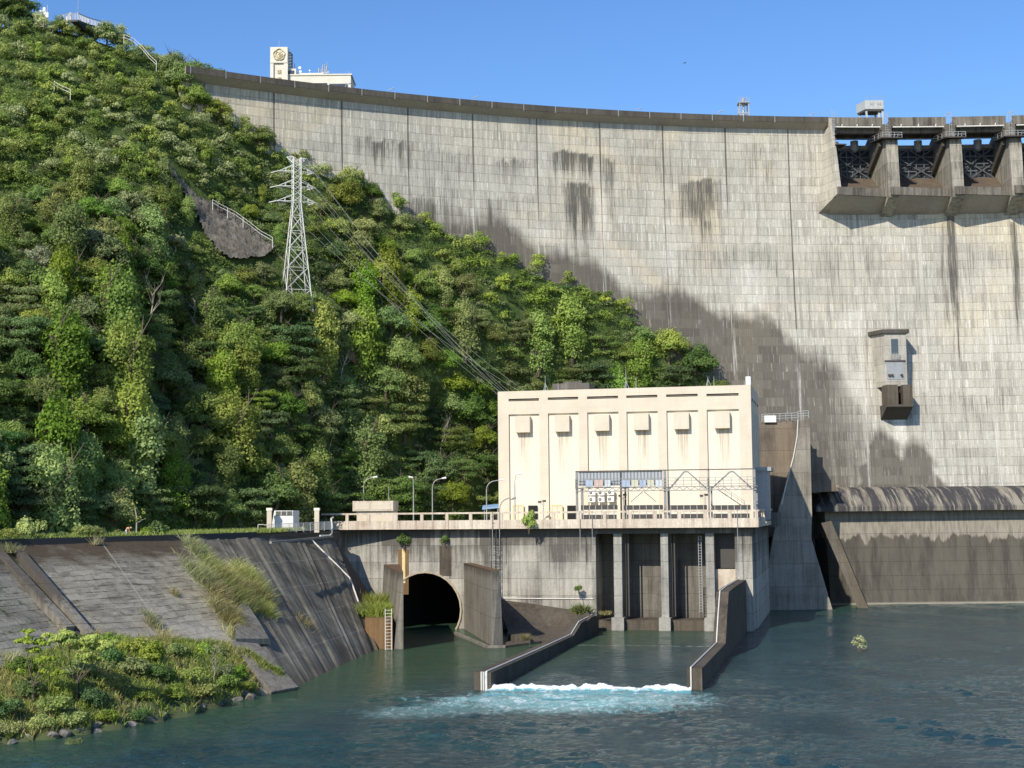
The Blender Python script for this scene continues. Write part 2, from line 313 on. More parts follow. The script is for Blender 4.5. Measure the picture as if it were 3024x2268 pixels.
def dam_face():
    zs = np.concatenate([np.arange(-6, 88.01, .75), np.arange(88.75, 107.6, .75)]); ss = np.arange(S_LEFT, S_RIGHT+.1, .5)
    V = []; UV = []
    for z in zs:
        b = bulge(z)
        for s in ss: V.append(DF(s, DR-b, z)); UV.append((jx(s), z))
    V = np.array(V); UV = np.array(UV); n = len(ss); Fq = []
    for i in range(len(zs)-1):
        for j in range(n-1):
            if zs[i+1] > 88.1 and ss[j] > -21.9: continue
            Fq.append((i*n+j, i*n+j+1, (i+1)*n+j+1, (i+1)*n+j))
    Fq = np.array(Fq); me = fast_mesh('face_wall', V-ORG[dam.name], Fq)
    S = (UV[:, 0]*14.75-30.6); Z = UV[:, 1]
    def box(u0, v0, u1, v1, st, soft_s=1.2, soft_top=.6, soft_bot=6):
        a, zt = DS(u0, v0); b_ = DS(u1, v0)[0]; zb = DS(u1, v1)[1]
        k_ = np.round(S*2).astype(int)+400; r1 = rs1[k_]; r2 = rs2[k_]      # every run has its own length and strength
        zt2 = zt-2.2*r2*(soft_s > .9); zb2 = zt2-(zt-zb)*(.35+.75*r1); ed = 1.2+2.5*(soft_s > .9)
        m = np.clip((S-a)/ed+.3+.5*r2, 0, 1)*np.clip((b_-S)/ed+.3+.5*r1, 0, 1)*np.clip((zt2-Z)/soft_top+.5, 0, 1)*np.clip((Z-zb2)/soft_bot/1.3+.3, 0, 1)
        return m*st*(.95+.5*r1)
    gr = np.random.default_rng(14); kern = np.array([.2, .6, .2]); rs1 = np.convolve(gr.random(900), kern, 'same'); rs2 = np.convolve(gr.random(900), kern, 'same')
    stain = np.zeros(len(S))
    for a in [(1050,387,1205,520,.72),(800,392,960,440,.6),(740,390,840,430,.5),(1455,455,1555,545,.6),(1625,435,1757,545,.95),(1660,525,1750,760,.8),
              (1683,545,1698,770,1.0,.8),(1768,450,1825,600,.55),(1795,560,1815,700,.5),(2010,515,2120,700,.66),(2060,640,2110,740,.6),(1200,560,1330,720,.5),
              (1900,440,1990,520,.35),(2180,460,2330,560,.3),(2320,640,2345,760,.5),(1100,520,1200,600,.45),(1540,620,1640,700,.3),
              (2610,1200,2640,1300,.6,.8),(2665,1190,2690,1330,.6,.8),(2770,655,2790,1150,.5,.8),(2792,610,2806,1160,1.25,.8),(2806,610,2814,1000,1.0,.8),(2985,655,2998,1100,1.1,.8),(2600,1300,2900,1400,.3),(1230,420,1400,640,.36),(1420,560,1590,700,.34),(1830,400,2000,620,.30),(2000,700,2330,860,.32),(2140,420,2320,600,.30),(860,290,1010,380,.3),(1560,700,1760,800,.4),(2380,700,2600,900,.34),(2480,980,2600,1200,.36),(2700,1150,2980,1300,.36),(2830,700,3010,900,.3),(1200,380,1330,440,.34),(2340,440,2410,600,.3),(2680,760,2760,1000,.3),(1650,545,1740,640,.7)]:
        stain = np.maximum(stain, box(*a))
    # broad darker zone of the face below a line along the abutment contact
    dark_zone = np.zeros(len(S))
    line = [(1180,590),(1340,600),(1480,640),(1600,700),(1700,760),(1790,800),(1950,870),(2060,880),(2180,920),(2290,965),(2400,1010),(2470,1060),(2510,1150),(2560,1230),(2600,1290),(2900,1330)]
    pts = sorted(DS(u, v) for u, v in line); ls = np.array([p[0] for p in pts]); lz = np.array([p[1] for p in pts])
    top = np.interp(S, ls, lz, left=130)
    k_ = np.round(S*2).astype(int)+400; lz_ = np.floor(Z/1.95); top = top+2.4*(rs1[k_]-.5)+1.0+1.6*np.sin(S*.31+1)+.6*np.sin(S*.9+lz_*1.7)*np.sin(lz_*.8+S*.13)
    dark_zone = np.clip((top-Z)/7.0+.12, 0, 1)*np.where(S < ls[0], 0, 1)*np.clip((ls[-1]-S)/40, 0, 1)
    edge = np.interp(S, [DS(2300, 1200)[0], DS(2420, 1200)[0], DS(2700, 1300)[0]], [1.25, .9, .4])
    dark_zone *= edge*np.interp(S, [DS(1350, 700)[0], DS(1750, 800)[0]], [.6, 1.0])
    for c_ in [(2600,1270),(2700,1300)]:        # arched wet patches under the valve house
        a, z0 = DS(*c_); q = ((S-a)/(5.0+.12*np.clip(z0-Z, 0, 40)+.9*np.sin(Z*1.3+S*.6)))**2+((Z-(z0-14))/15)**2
        dark_zone = np.maximum(dark_zone, np.clip((1.15-q)*1.6, 0, 1)*1.05)
    pale = np.zeros(len(S))
    for a in [(1755,560,1775,760,.9),(2185,760,2235,1000,.55),(2500,900,2530,1300,.5),(2300,1000,2345,1300,.4),(2640,1230,2670,1340,.9,.8),(1020,740,1045,900,.5),(1205,560,1222,640,.9),(2200,690,2700,760,.2),(1950,640,2000,900,.3),(1590,640,1620,760,.3)]:
        pale = np.maximum(pale, box(*a))
    joint = np.clip(.16+.5*np.clip((Z-80)/20, 0, 1), 0, 1)
    joint = np.where((np.abs(S+30.6) < 4) & (Z > 60), .55, joint); joint = np.where(np.abs(S+59.9) < 4, np.maximum(joint, .3), joint)
    joint = np.where(S > -22, .05, joint)
    for nm, arr in (('stain', stain), ('dark_zone', dark_zone), ('pale', pale), ('joint', joint)):
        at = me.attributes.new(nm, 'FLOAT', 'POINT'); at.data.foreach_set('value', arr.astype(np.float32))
    ul = me.uv_layers.new(name='UVMap'); ul.data.foreach_set('uv', UV[Fq.ravel()].astype(np.float32).ravel())
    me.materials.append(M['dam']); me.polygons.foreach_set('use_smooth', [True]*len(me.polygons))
    o = coll(bpy.data.objects.new('face_wall', me)); o.parent = dam; return o
face = dam_face()
mb = MB(DF); ssw = list(np.arange(S_LEFT, S_SP+.01, 2.9)); ssw[-1] = S_SP; ssw.append(-21.7)
mb.sweep([(304.4, 109.2), (304.4, 107.95), (306.8, 106.75), (306.8, 104.0), (312.5, 104.0), (312.5, 109.2), (312.1, 109.2), (312.1, 108.1), (304.8, 108.1), (304.8, 109.2)], ssw)
obj('crest_roadway', mb, M['soffit_conc'], dam)
mb = MB(DF); mb.sweep([(304.25, 109.25), (304.25, 107.98), (304.39, 107.98), (304.39, 109.25)], ssw)
fas = obj('parapet', mb, M['crest_conc'], dam)
for k in range(1, 24):
    s = -30.6-7.375*(k-.5)
    if s > S_LEFT: mb = MB(DF); mb.box(s-.07, s+.07, 304.21, 304.3, 107.8, 109.26); obj('parapet_joint', mb, M['steel'], dam)
# spillway block
pier_s = [-8.4, 6.3, 19.9, 33.6]
def pier_profile(): return [(298.9, 90.9), (299.9, 103.0), (304.3, 103.8), (304.3, 107.6), (312, 107.6), (321, 104.5), (321, 86), (306.9, 86), (299.0, 89.6)]
sF, sT, sBb, sBt = DS(2472, 575, 298.6)[0], DS(2452, 372, 303.4)[0], DS(2413, 620)[0], DS(2434, 388)[0]
mb = MB(DF); mb.add([DF(sBb, 306.9, 86.9), DF(sF, 298.6, 90.2), DF(sF, 298.6, 91.9), DF(sT, 303.4, 107.0), DF(sBt, 307.0, 106.6)]+[DF(sF+1.1, 307.2, 86.9), DF(sF+1.1, 298.9, 90.2), DF(sF+1.1, 298.9, 91.9), DF(sF+1.1, 303.5, 107.0), DF(sF+1.1, 307.0, 106.6)], [(0,1,2,3,4), (9,8,7,6,5), (0,5,6,1), (1,6,7,2), (2,7,8,3), (3,8,9,4), (4,9,5,0)])
obj('spillway_side_wall', mb, concrete('spill_side_concrete', (.54, .51, .43), (.26, .24, .2), lift=1.95, streak=.4, patch=.25, panel=6), dam)
mb = MB(DF); mb.lprism([(304.2, 106.9), (304.2, 108.9), (312, 108.9), (321, 104), (321, 86), (307.3, 86)], sF+.2, sF+1.05); obj('spillway_end_pier', mb, M['soffit_conc'], dam)
M['spill'] = concrete('spillway_concrete', (.42, .395, .33), (.13, .12, .10), lift=3.9, streak=.8, patch=.3, panel=30, topz=104, topw=3, pale=.3)
for s in pier_s:
    mb = MB(DF); mb.lprism(pier_profile(), s-1.35, s+1.35); pr = obj('pier', mb, M['spill'], dam)
    mb = MB(DF)
    mb.lprism([(298.4, 102.9), (298.4, 103.15), (309, 104.6), (309, 104.3)], s-2.6, s+2.1)
    obj('walkway', mb, M['darksteel'], pr)
    mb = MB(DF)
    for rr, zz in ((298.5, 103.15), (301.8, 103.6), (305, 104.05), (308.5, 104.5)):
        for x in (s-2.5, s+2.0): mb.bar(DF(x, rr, zz), DF(x, rr, zz+1.1), .09)
    for hh in (.55, 1.1):
        mb.bar(DF(s-2.5, 298.5, 103.15+hh), DF(s+2.0, 298.5, 103.15+hh), .08)
        for x in (s-2.5, s+2.0): mb.bar(DF(x, 298.5, 103.15+hh), DF(x, 308.5, 104.5+hh), .08)
    for x in (-.9, .3): mb.bar(DF(s+x, 298.5, 103.15), DF(s+x, 298.5, 104.25), .09)
    obj('walkway_railing', mb, M['steel'], pr)
    mb = MB(DF)                                        # caged ladder up to the crest
    for x in (-.25, .25): mb.bar(DF(s+.2+x, 304.0, 104), DF(s+.2+x, 304.0, 110.4), .08)
    for k in range(12): mb.bar(DF(s-.05, 304.0, 104.3+k*.5), DF(s+.45, 304.0, 104.3+k*.5), .05)
    for k in range(5): mb.bar(DF(s-.3, 303.4, 105+k*1.1), DF(s+.7, 303.4, 105+k*1.1), .07)
    obj('ladder', mb, M['steel'], pr)
mb = MB(DF)
for x in (-.25, .25): mb.bar(DF(-21.0+x, 303.0, 102), DF(-21.0+x, 303.0, 110.4), .08)
for k in range(16): mb.bar(DF(-21.25, 303.0, 102.3+k*.5), DF(-20.75, 303.0, 102.3+k*.5), .05)
for k in range(7): mb.bar(DF(-21.5, 302.4, 102.6+k*1.1), DF(-20.5, 302.4, 102.6+k*1.1), .07)
obj('ladder', mb, M['steel'], dam)
mb = MB(DF); mb.lprism([(301, 102.0), (301, 102.25), (306, 102.7), (306, 102.4)], -21.0, -18.6); obj('walkway', mb, M['darksteel'], dam)
edges = [sF+.1]+pier_s
M['gateb'] = plain('gate_brace_steel', (.10, .115, .13), .6, .1, var=.4)
M['gate'] = plain('dark_blue_gate_steel', (.035, .042, .052), .55, .2, var=.3)
M['moss_brown'] = plain('brown_algae_concrete', (.085, .062, .045), .85, var=.5, scale=.6, dirt=(.2, .17, .12))
for a0, b0 in zip(edges[:-1], edges[1:]):
    a, b = a0+(1.0 if a0 == edges[0] else 1.35), b0-1.35
    prof = [(299.3, 91.7), (299.3, 90.2), (307.4, 87.2), (320, 87.2), (320, 95.6), (316, 96.0), (312, 95.4), (308, 93.6), (304.5, 92.0), (301.5, 91.7)]
    aL, aR = a0-(0 if a0 == edges[0] else .9), b0-.9
    def saw(mb, prof):                                  # each bay's lip is straight and set back towards its right end
        vs = [DF(x, r+(0 if x == aL else dr_), z) for x in (aL, aR) for r, z, dr_ in prof]; n = len(prof); return mb.add(vs, [tuple(range(n))[::-1], tuple(range(n, 2*n))]+[(i, (i+1) % n, n+(i+1) % n, n+i) for i in range(n)])
    mb = MB(DF); saw(mb, [(298.2, 91.8, 2.6), (298.2, 90.0, 2.6), (299.0, 90.0, 2.6), (299.0, 91.8, 2.6)]); obj('lip_edge', mb, M['lip_conc'], dam)
    mb = MB(DF); saw(mb, [(299.01, 91.75, 2.6), (298.7, 89.98, 2.6), (307.6, 86.3, 0), (309, 86.3, 0), (309, 91.7, 0)]); obj('lip_soffit', mb, M['soffit_conc'], dam)
    mb = MB(DF); mb.sweep([(301.7, 91.72), (301.7, 91.8), (303.5, 92.0), (308, 94.2), (312, 96.6), (315, 97.4), (318, 96.8), (318, 91.72)], np.linspace(a, b, 4)); obj('ogee_sill', mb, M['moss_brown'], dam)
    gt = None
    mb = MB(DF); mb.sweep([(313.4, 96.1), (313.2, 99), (313.5, 102), (314.3, 104.2), (314.6, 104.2), (313.8, 102), (313.5, 99), (313.7, 96.1)], np.linspace(a, b, 4)); gt = obj('gate', mb, M['gate'], dam)
    mb = MB(DF); n = 8; m_ = (a+b)/2
    for k in range(5): zz = 96.8+k*1.7; mb.bar(DF(a, 313.0, zz), DF(b, 313.0, zz), .3)
    for x in (a+2.4, a+4.2, m_, b-4.2, b-2.4): mb.bar(DF(x, 312.9, 96.3), DF(x, 312.9, 104), .25)
    for x0, x1 in ((a+.5, m_), (m_, b-.5)):
        mb.bar(DF(x0, 312.3, 96.8), DF(x1, 312.3, 100), .22); mb.bar(DF(x1, 312.3, 96.8), DF(x0, 312.3, 100), .22)
        mb.bar(DF(x0, 312.3, 103.6), DF(x1, 312.3, 100), .22); mb.bar(DF(x1, 312.3, 103.6), DF(x0, 312.3, 100), .22)
    obj('gate_frame', mb, M['gateb'], gt)
    for x in (a+.5, b-.5):
        mb = MB(DF); mb.bar(DF(x, 302.6, 102.6), DF(x, 312.6, 98.2), .7, 1.3); obj('gate_arm', mb, M['wing'], gt)
    mb = MB(DF); mb.box(a, b, 314.7, 316.4, 103.7, 105.2)
    for k in range(14): x = a+(b-a)*(k+.5)/14; mb.box(x-.1, x+.1, 314.55, 314.68, 103.7, 105.2)
    obj('breast_beam', mb, M['soffit_conc'], dam)
    mb = MB(DF)                                         # hoist drum housing hanging under the deck
    c0 = DF(b-3.6, 313.0, 103.6); mb.tube(c0, c0+np.array([0, 0, 2.2]), .95, .95, 14); mb.tube(c0+np.array([0,0,-.5]), c0, .4, .95, 14)
    obj('hoist_housing', mb, M['grayp'], dam)
    mb = MB(DF)                                         # bridge over the bay
    mb.sweep([(304.3, 109.2), (304.3, 107.2), (306.0, 107.0), (306, 105.9), (307.2, 105.9), (307.2, 107), (311, 107), (311, 105.9), (312.2, 105.9), (312.2, 109.2), (311.9, 109.2), (311.9, 108.1), (304.7, 108.1), (304.7, 109.2)], np.linspace(a0+(.0 if a0 == edges[0] else .75), b0-.75, 4))
    br = obj('bridge_deck', mb, M['lip_conc'], dam)
    mb = MB(DF); mb.path([DF(x, 303.6, 106.75) for x in np.linspace(a+.1, b-.1, 4)], .17)
    for x in np.linspace(a+2, b-2, 3): mb.bar(DF(x, 303.7, 106.8), DF(x+.35, 304.4, 107.6), .16)
    obj('utility_pipe', mb, M['pipe'], br)
    mb = MB(DF)
    for x, y in ((a, 308), (a, 309.5)): mb.tube(DF(x, y, 105.0+(y-308)*.15), DF(b, y, 105.1+(y-308)*.15), .05, n=5)
    obj('cable', mb, M['bluep'], br)
# the backs of the monoliths behind the parapet at the right, hidden upstream face
mb = MB(DF); sv = list(np.linspace(S_LEFT, S_RIGHT, 60)); mb.sweep([(307.5, 86), (312, 86), (318, -6), (300, -6)], sv)
obj('core_wall', mb, M['dark_conc'], dam)
mb = MB(DF); s_, z_ = DS(2767, 620); c0 = DF(s_, DR-bulge(z_), z_); mb.tube(c0-np.array([0, .12, 0]), c0+np.array([0, .1, 0]), .3, .3, 14); obj('drain_hole', mb, M['dark'], dam)
# valve house on the face
VR = DR-bulge(50)-4.2
def VS(u, v): return DS(u, v, VR)
def vbox(mb, u0, u1, v0, v1, r0, r1): (a, zt), (b, zb) = VS(u0, v0), VS(u1, v1); mb.box(a, b, r0, r1, zb, zt)
back = DR-2.0
mb = MB(DF); (a, zt), (b, zb) = VS(2612, 984), VS(2680, 1140)
al = a-2.0
mb.add([DF(a, VR, zb), DF(b, VR, zb), DF(b, VR, zt), DF(a, VR, zt), DF(a-1.6, back, zb), DF(b, back, zb), DF(b, back, zt), DF(al, back, zt)], [(0,1,2,3),(1,5,6,2),(0,3,7,4),(3,2,6,7),(0,4,5,1),(4,7,6,5)])
M['vh'] = concrete('valve_house_concrete', (.50, .48, .42), (.24, .22, .19), lift=4, streak=.4, patch=.1, pale=.2)
vh = obj('valve_house', mb, M['vh'], dam)
mb = MB(DF); (a2, zt2), (b2, zb2) = VS(2604, 973), VS(2683, 983.6)
mb.add([DF(a2, VR-.5, zb2), DF(b2, VR-.5, zb2), DF(b2, VR-.5, zt2), DF(a2, VR-.5, zt2), DF(al-.6, back, zb2), DF(b2, back, zb2), DF(b2, back, zt2), DF(al-.6, back, zt2)], [(0,1,2,3),(1,5,6,2),(0,3,7,4),(3,2,6,7),(0,4,5,1),(4,7,6,5)])
obj('roof_slab', mb, M['crest_conc'], vh)
mb = MB(DF); vbox(mb, 2631, 2653, 1001, 1046, VR-.06, VR+.4); obj('window', mb, M['glass'], vh)
mb = MB(DF); vbox(mb, 2617, 2670, 1068, 1120, VR-.08, VR+.4); obj('steel_panel', mb, M['grayp'], vh)
mb = MB(DF); vbox(mb, 2613, 2673, 1064, 1067.6, VR-.25, VR+.4); obj('panel_lintel', mb, M['crest_conc'], vh)
mb = MB(DF); (a, zt), (b, zb) = VS(2629, 1044), VS(2655, 1056)
for zz in (zt, (zt+zb)/2, zb): mb.bar(DF(a, VR-.5, zz), DF(b, VR-.5, zz), .08)
for x in np.linspace(a, b, 4): mb.bar(DF(x, VR-.5, zb), DF(x, VR-.5, zt), .08)
obj('balcony_rail', mb, M['steel'], vh)
for u0, u1 in ((2611, 2646), (2659, 2689)):
    mb = MB(DF); vbox(mb, u0, u1, 1138, 1196, VR-1.9, VR+2); obj('outlet_block', mb, M['guide'], vh)
(a, zt), (b, zb) = VS(2611, 1196), VS(2689, 1196); rb = DR-bulge(40)
mb = MB(DF); mb.lprism([(VR-1.9, zt-.02), (VR-1.9, zt-.5), (rb+.5, zt-3.4), (rb+.5, zt-.02)], a, b); obj('corbel', mb, M['wing'], vh)
mb = MB(DF)
for u in (2625, 2634, 2662):
    s_, z_ = VS(u, 1108); mb.tube(DF(s_, VR-.5, z_), DF(s_, VR, z_), .28, .28, 10)
obj('pipe_outlet', mb, M['crest_conc'], vh)
# ------------------------------------------------------------------ plunge pool weir (toe structure) and abutment buttress
sl = DS(2400, 1600, 290)[0]; wr = thing('plunge_pool_weir', 'long curved weir wall with streaked sloping cap at the dam foot', 'weir wall', DF(0, 290, 0))
def capmat():
    h = NT('weir_cap_concrete', .75, .3); p = h.pos(); x, y, z = h.sep(p); wv = h.noise(h.map(p, (.55, .05, .05)), 1, 4, .65, .3)
    c = h.mix(h.mr(wv, .50, .62), (.050, .048, .050), (.26, .235, .185)); c = h.mix(h.math('MULTIPLY', h.mr(h.noise(h.map(p, (1.6, .1, .1)), 1, 4, .7), .55, .68), .7), c, (.42, .38, .30)); return h.color(c)
capm = capmat(); mb = MB(DF)
sv = np.linspace(sl, 62, 40)
rows = [[(287.2, 19.6), (287.2, 20.55), (290.5, 22.6), (293.5, 24.1), (297.5, 24.8), (302, 24.8), (302, 19.6)]]
P0 = rows[0]; n = len(P0); vs = []
for i, s in enumerate(sv):
    f = min(1, max(0, (s-sl)/4.5)); dz = (s-sl)/90*1.6
    for (r, z) in P0:
        zz = z if z < 21 else 20.6+(z-20.6)*(math.sin(f*math.pi/2)); vs.append(DF(s, r, zz+dz*0+(.0)))
fs = [(j*n+i, j*n+(i+1) % n, (j+1)*n+(i+1) % n, (j+1)*n+i) for j in range(len(sv)-1) for i in range(n)]+[tuple(range(n))[::-1], tuple((len(sv)-1)*n+i for i in range(n))]
mb.add(vs, fs); obj('cap', mb, capm, wr)
mb = MB(DF); s0 = sl+3; mb.sweep([(290.2, 19.62), (288.8, 8), (287, -3), (300, -3), (300, 19.62)], np.linspace(s0, 62, 40)); obj('wall', mb, None, wr)
def toemat():
    h = NT('weir_face_concrete', .9, .15); p = h.pos(); x, y, z = h.sep(p)
    ln_ = h.noise(h.map(p, (.28, .28, 0)), 1, 3, .7); lv = h.math('ADD', 9.5, h.math('MULTIPLY', ln_, 9.0))
    wet = h.mr(z, h.math('ADD', lv, .4), h.math('SUBTRACT', lv, .1))
    st = h.noise(h.map(p, (.5, .5, .03)), 1, 4, .6); s2 = h.noise(h.map(p, (2.2, 2.2, .1)), 1, 4, .65)
    dry = h.mix(h.mr(s2, .4, .7), (.30, .275, .225), (.17, .15, .12))
    w_ = h.mix(h.mr(st, .42, .62), (.115, .104, .085), (.072, .066, .055)); w_ = h.mix(h.math('MULTIPLY', h.mr(s2, .5, .7), .5), w_, (.15, .135, .11))
    c = h.mix(wet, dry, w_)
    lnz = h.math('LESS_THAN', h.math('FRACT', h.math('DIVIDE', z, 2.95)), .03); c = h.mix(h.math('MULTIPLY', lnz, .6), c, (.03, .027, .023))
    c = h.mix(h.mr(z, .5, .1), c, (.30, .28, .22)); h.bump(h.noise(p, 2, 4), .3, .05); return h.color(c)
wr.children[-1].data.materials.append(toemat()) if False else None
for ch in list(wr.children):
    if ch.name.startswith('wall'): ch.data.materials.clear(); ch.data.materials.append(toemat())
mb = MB(DF)                                           # battered end pilaster of the weir
Y0 = 306.5; a = WY(2447, 1540, 305); 
mb.prism([WY(2425, 1545, 305), WY(2455, 1538, 305), WZ(2566, 1786, -.3)*0+WY(2566, 1800, 302.5), WY(2535, 1800, 304)], (2, 9, 0)); obj('end_pilaster', mb, M['toe_face'], wr)
bt = thing('abutment_buttress', 'tall grey brown concrete buttress wall with railing beside the power house', 'buttress', WY(2370, 1795, 300)*np.array([1, 1, 0]))
Yb = 300
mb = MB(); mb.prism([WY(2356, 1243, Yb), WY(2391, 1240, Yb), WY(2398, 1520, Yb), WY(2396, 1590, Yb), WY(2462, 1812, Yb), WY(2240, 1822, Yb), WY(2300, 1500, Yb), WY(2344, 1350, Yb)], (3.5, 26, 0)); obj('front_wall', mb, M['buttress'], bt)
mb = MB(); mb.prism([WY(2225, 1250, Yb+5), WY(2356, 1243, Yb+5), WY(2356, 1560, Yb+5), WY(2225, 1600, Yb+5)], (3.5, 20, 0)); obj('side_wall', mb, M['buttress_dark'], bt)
mb = MB(); p0 = WY(2250, 1245, Yb+4.5); p1 = WY(2356, 1240, Yb+4.5); p2 = WY(2357, 1236, Yb+.3); p3 = WY(2388, 1234, Yb+.3)
for a, b, k in ((p0, p1, 7), (p2, p3, 3)):
    for t in np.linspace(0, 1, k): q = a+(b-a)*t; mb.bar(q, q+EZ*1.5, .12)
    for hh in (.5, 1.0, 1.5): mb.bar(a+EZ*hh, b+EZ*hh, .1)
obj('railing', mb, M['steel'], bt)
mb = MB(); mb.box(*(lambda p: (p[0]-1.2, p[0]+1.2, p[1], p[1]+1, p[2], p[2]+1.4))(WY(2275, 1247, Yb+4.4))); obj('cabinet', mb, M['white'], bt)
mb = MB(); mb.path([WY(2356.5, 1240, Yb-.12), WY(2354, 1290, Yb-.12), WY(2343, 1350, Yb-.12), WY(2322, 1430, Yb-.12), WY(2308, 1490, Yb-.12)], .12); obj('drain_pipe', mb, M['pipe'], bt)
bs = thing('stepped_toe_block', 'small stepped dark concrete block where buttress meets the dam face', 'concrete block', WY(2420, 1440, 312))
mb = MB(); Yc = 312; mb.prism([WY(2392, 1325, Yc), WY(2412, 1325, Yc), WY(2412, 1350, Yc), WY(2430, 1350, Yc), WY(2430, 1390, Yc), WY(2480, 1450, Yc), WY(2392, 1455, Yc)], (1, 9, 0)); obj('block', mb, M['buttress_dark'], bs)
# ------------------------------------------------------------------ POWER PLANT
DZ = 18.4                                             # deck level
ph = thing('power_house', 'large cream windowless power house with six tall recessed wall panels', 'power house', PL(-22.5, 14, DZ))
PD = 14.0; sL, zR = -45.6, 42.5; sR = .75
cols = []                                            # recess panels measured on the front
for u0, u1, vt in ((1502, 1592, 1224), (1618, 1708, 1221), (1734, 1826, 1218), (1850, 1942, 1216), (1968, 2061, 1213), (2087, 2182, 1210)):
    a, zt = PS(u0, vt, PD); b, _ = PS(u1, vt, PD); cols.append((a, b, zt))
slots = []
for u0, u1, v0, v1 in ((1500, 1592, 1178, 1183), (1614, 1708, 1174, 1179), (1731, 1825, 1171, 1176), (1848, 1942, 1168, 1173), (1966, 2060, 1165, 1170), (2085, 2181, 1163, 1168)):
    a, zt = PS(u0, v0, PD); b, zb = PS(u1, v1, PD); slots.append((a, b, zt, zb))
mb = MB(PL); xs = [sL]
rec = .45
for (a, b, zt), nxt in zip(cols, cols[1:]+[None]):
    mb.box(xs[-1], a, PD, PD+6, DZ, zR-.0); xs.append(b)
mb.box(xs[-1], sR, PD, PD+6, DZ, zR)
for (a, b, zt), (c, d, st_, sb_) in zip(cols, slots):
    mb.box(a, b, PD, PD+6, zt, sb_); mb.box(a, b, PD, PD+6, st_, zR); mb.box(a, c, PD+.01, PD+6, sb_, st_) if c > a+.02 else None; mb.box(d, b, PD+.01, PD+6, sb_, st_) if d < b-.02 else None
mb.box(sL, sR, PD+6.01, PD+23, DZ, zR)
obj('wall', mb, M['cream'], ph)
for (a, b, zt) in cols:
    mb = MB(PL); mb.box(a, b, PD+rec, PD+rec+.2, DZ, zt); pn = obj('wall_panel', mb, None, ph)
def panelmat():
    h = NT('recess_panel_render', .75, .25); p = h.pos(); x, y, z = h.sep(p)
    s = h.math('ADD', h.math('MULTIPLY', h.math('SUBTRACT', x, float(PO[0])), float(E1[0])), h.math('MULTIPLY', h.math('SUBTRACT', y, float(PO[1])), float(E1[1])))
    pitch = (cols[5][0]-cols[0][0])/5; c0 = (cols[0][0]+cols[0][1])/2
    t = h.math('MULTIPLY', h.math('PINGPONG', h.math('DIVIDE', h.math('SUBTRACT', s, c0), pitch), .5), pitch)   # distance to a panel's centre
    n1 = h.noise(h.map(p, (3.4, 3.4, .12)), 1, 4, .7); n2 = h.noise(p, .4, 4, .6)
    reach = h.math('ADD', h.mr(z, 26, 34.5, 0, 1), h.math('MULTIPLY', h.math('SUBTRACT', n2, .5), .6))
    run = h.math('MULTIPLY', h.math('MULTIPLY', h.mr(t, .75, 1.25, 1, 0), h.mr(n1, .38, .62)), h.math('MULTIPLY', reach, h.math('LESS_THAN', z, 34.9)))
    c = h.mix(h.math('MULTIPLY', h.mr(n1, .5, .8), .15), (.70, .65, .53), (.48, .40, .31))
    c = h.mix(h.math('MULTIPLY', run, .8), c, (.30, .22, .15)); return h.color(c)
pm = panelmat()
for ch in ph.children:
    if ch.name.startswith('wall_panel'): ch.data.materials.append(pm)
for (a, b, zt), (c, d, st_, sb_) in zip(cols, slots):
    m_ = (a+b)/2-.12; mb = MB(PL); mb.box(m_-1.38, m_+1.38, PD-.75, PD+rec-.004, 34.8, 37.75); obj('vent_box', mb, M['cream'], ph, bevel=.04)
    mb = MB(PL); mb.box(c, d, PD+.75, PD+.9, sb_-.02, st_+.02); sl_ = obj('vent_slot', mb, M['dark'], ph)
    mb = MB(PL); mb.box(c+.1, d-.1, PD+.35, PD+.5, (sb_+st_)/2-.05, (sb_+st_)/2+.03); obj('louvre', mb, M['cream'], sl_)
mb = MB(PL); mb.box(sR-.85, sR+.02, PD-.05, PD+.9, zR, zR+1.5); obj('corner_post', mb, M['white'], ph)
mb = MB(PL)
for k in range(4): mb.box(sR-.02, sR+.16, PD+2+k*5.6, PD+5.0+k*5.6, DZ+1, 38.0)
obj('side_pilaster', mb, M['cream'], ph)
mb = MB(PL)
for k in range(4): mb.box(sR-.01, sR+.05, PD+2.4+k*5.6, PD+4.8+k*5.6, 39.9, 40.3)
obj('side_vent', mb, M['dark'], ph)
for u, v0, v1, ty in ((1610, 1110, 1150, 1), (1848, 1090, 1146, 1), (1878, 1112, 1146, 0), (2090, 1112, 1140, 1), (2108, 1112, 1140, 0), (2209, 1085, 1122, 0), (1648, 1130, 1148, 0)):
    s_, zt = PS(u, v0, PD+4); mb = MB(PL); mb.tube(PL(s_, PD+4, zR), PL(s_, PD+4, zt), .07, .03, 5)
    if ty:
        for q in range(3): mb.bar(PL(s_+.7*math.cos(q*2.1), PD+4+.7*math.sin(q*2.1), zR), PL(s_, PD+4, zR+1.6), .06)
    obj('lightning_rod', mb, M['steel'], ph)
a, zt = PS(1637, 1139, PD+12); b, _ = PS(1745, 1139, PD+12); mb = MB(PL); mb.box(a, b, PD+10, PD+16, zR, zt+.2); mb.box(a+2, b-1.5, PD+10.5, PD+15, zt+.2, zt+.6); obj('rooftop_tank', mb, M['plant_wall'], ph)
for u0, u1 in ((1560, 1586), (1675, 1701)):
    a, z1 = PS(u0, 1493, PD); b, z0 = PS(u1, 1515, PD); mb = MB(PL); mb.box(a, b, PD-.05, PD+.6, DZ+.1, z1); obj('dark_doorway', mb, M['dark'], ph)
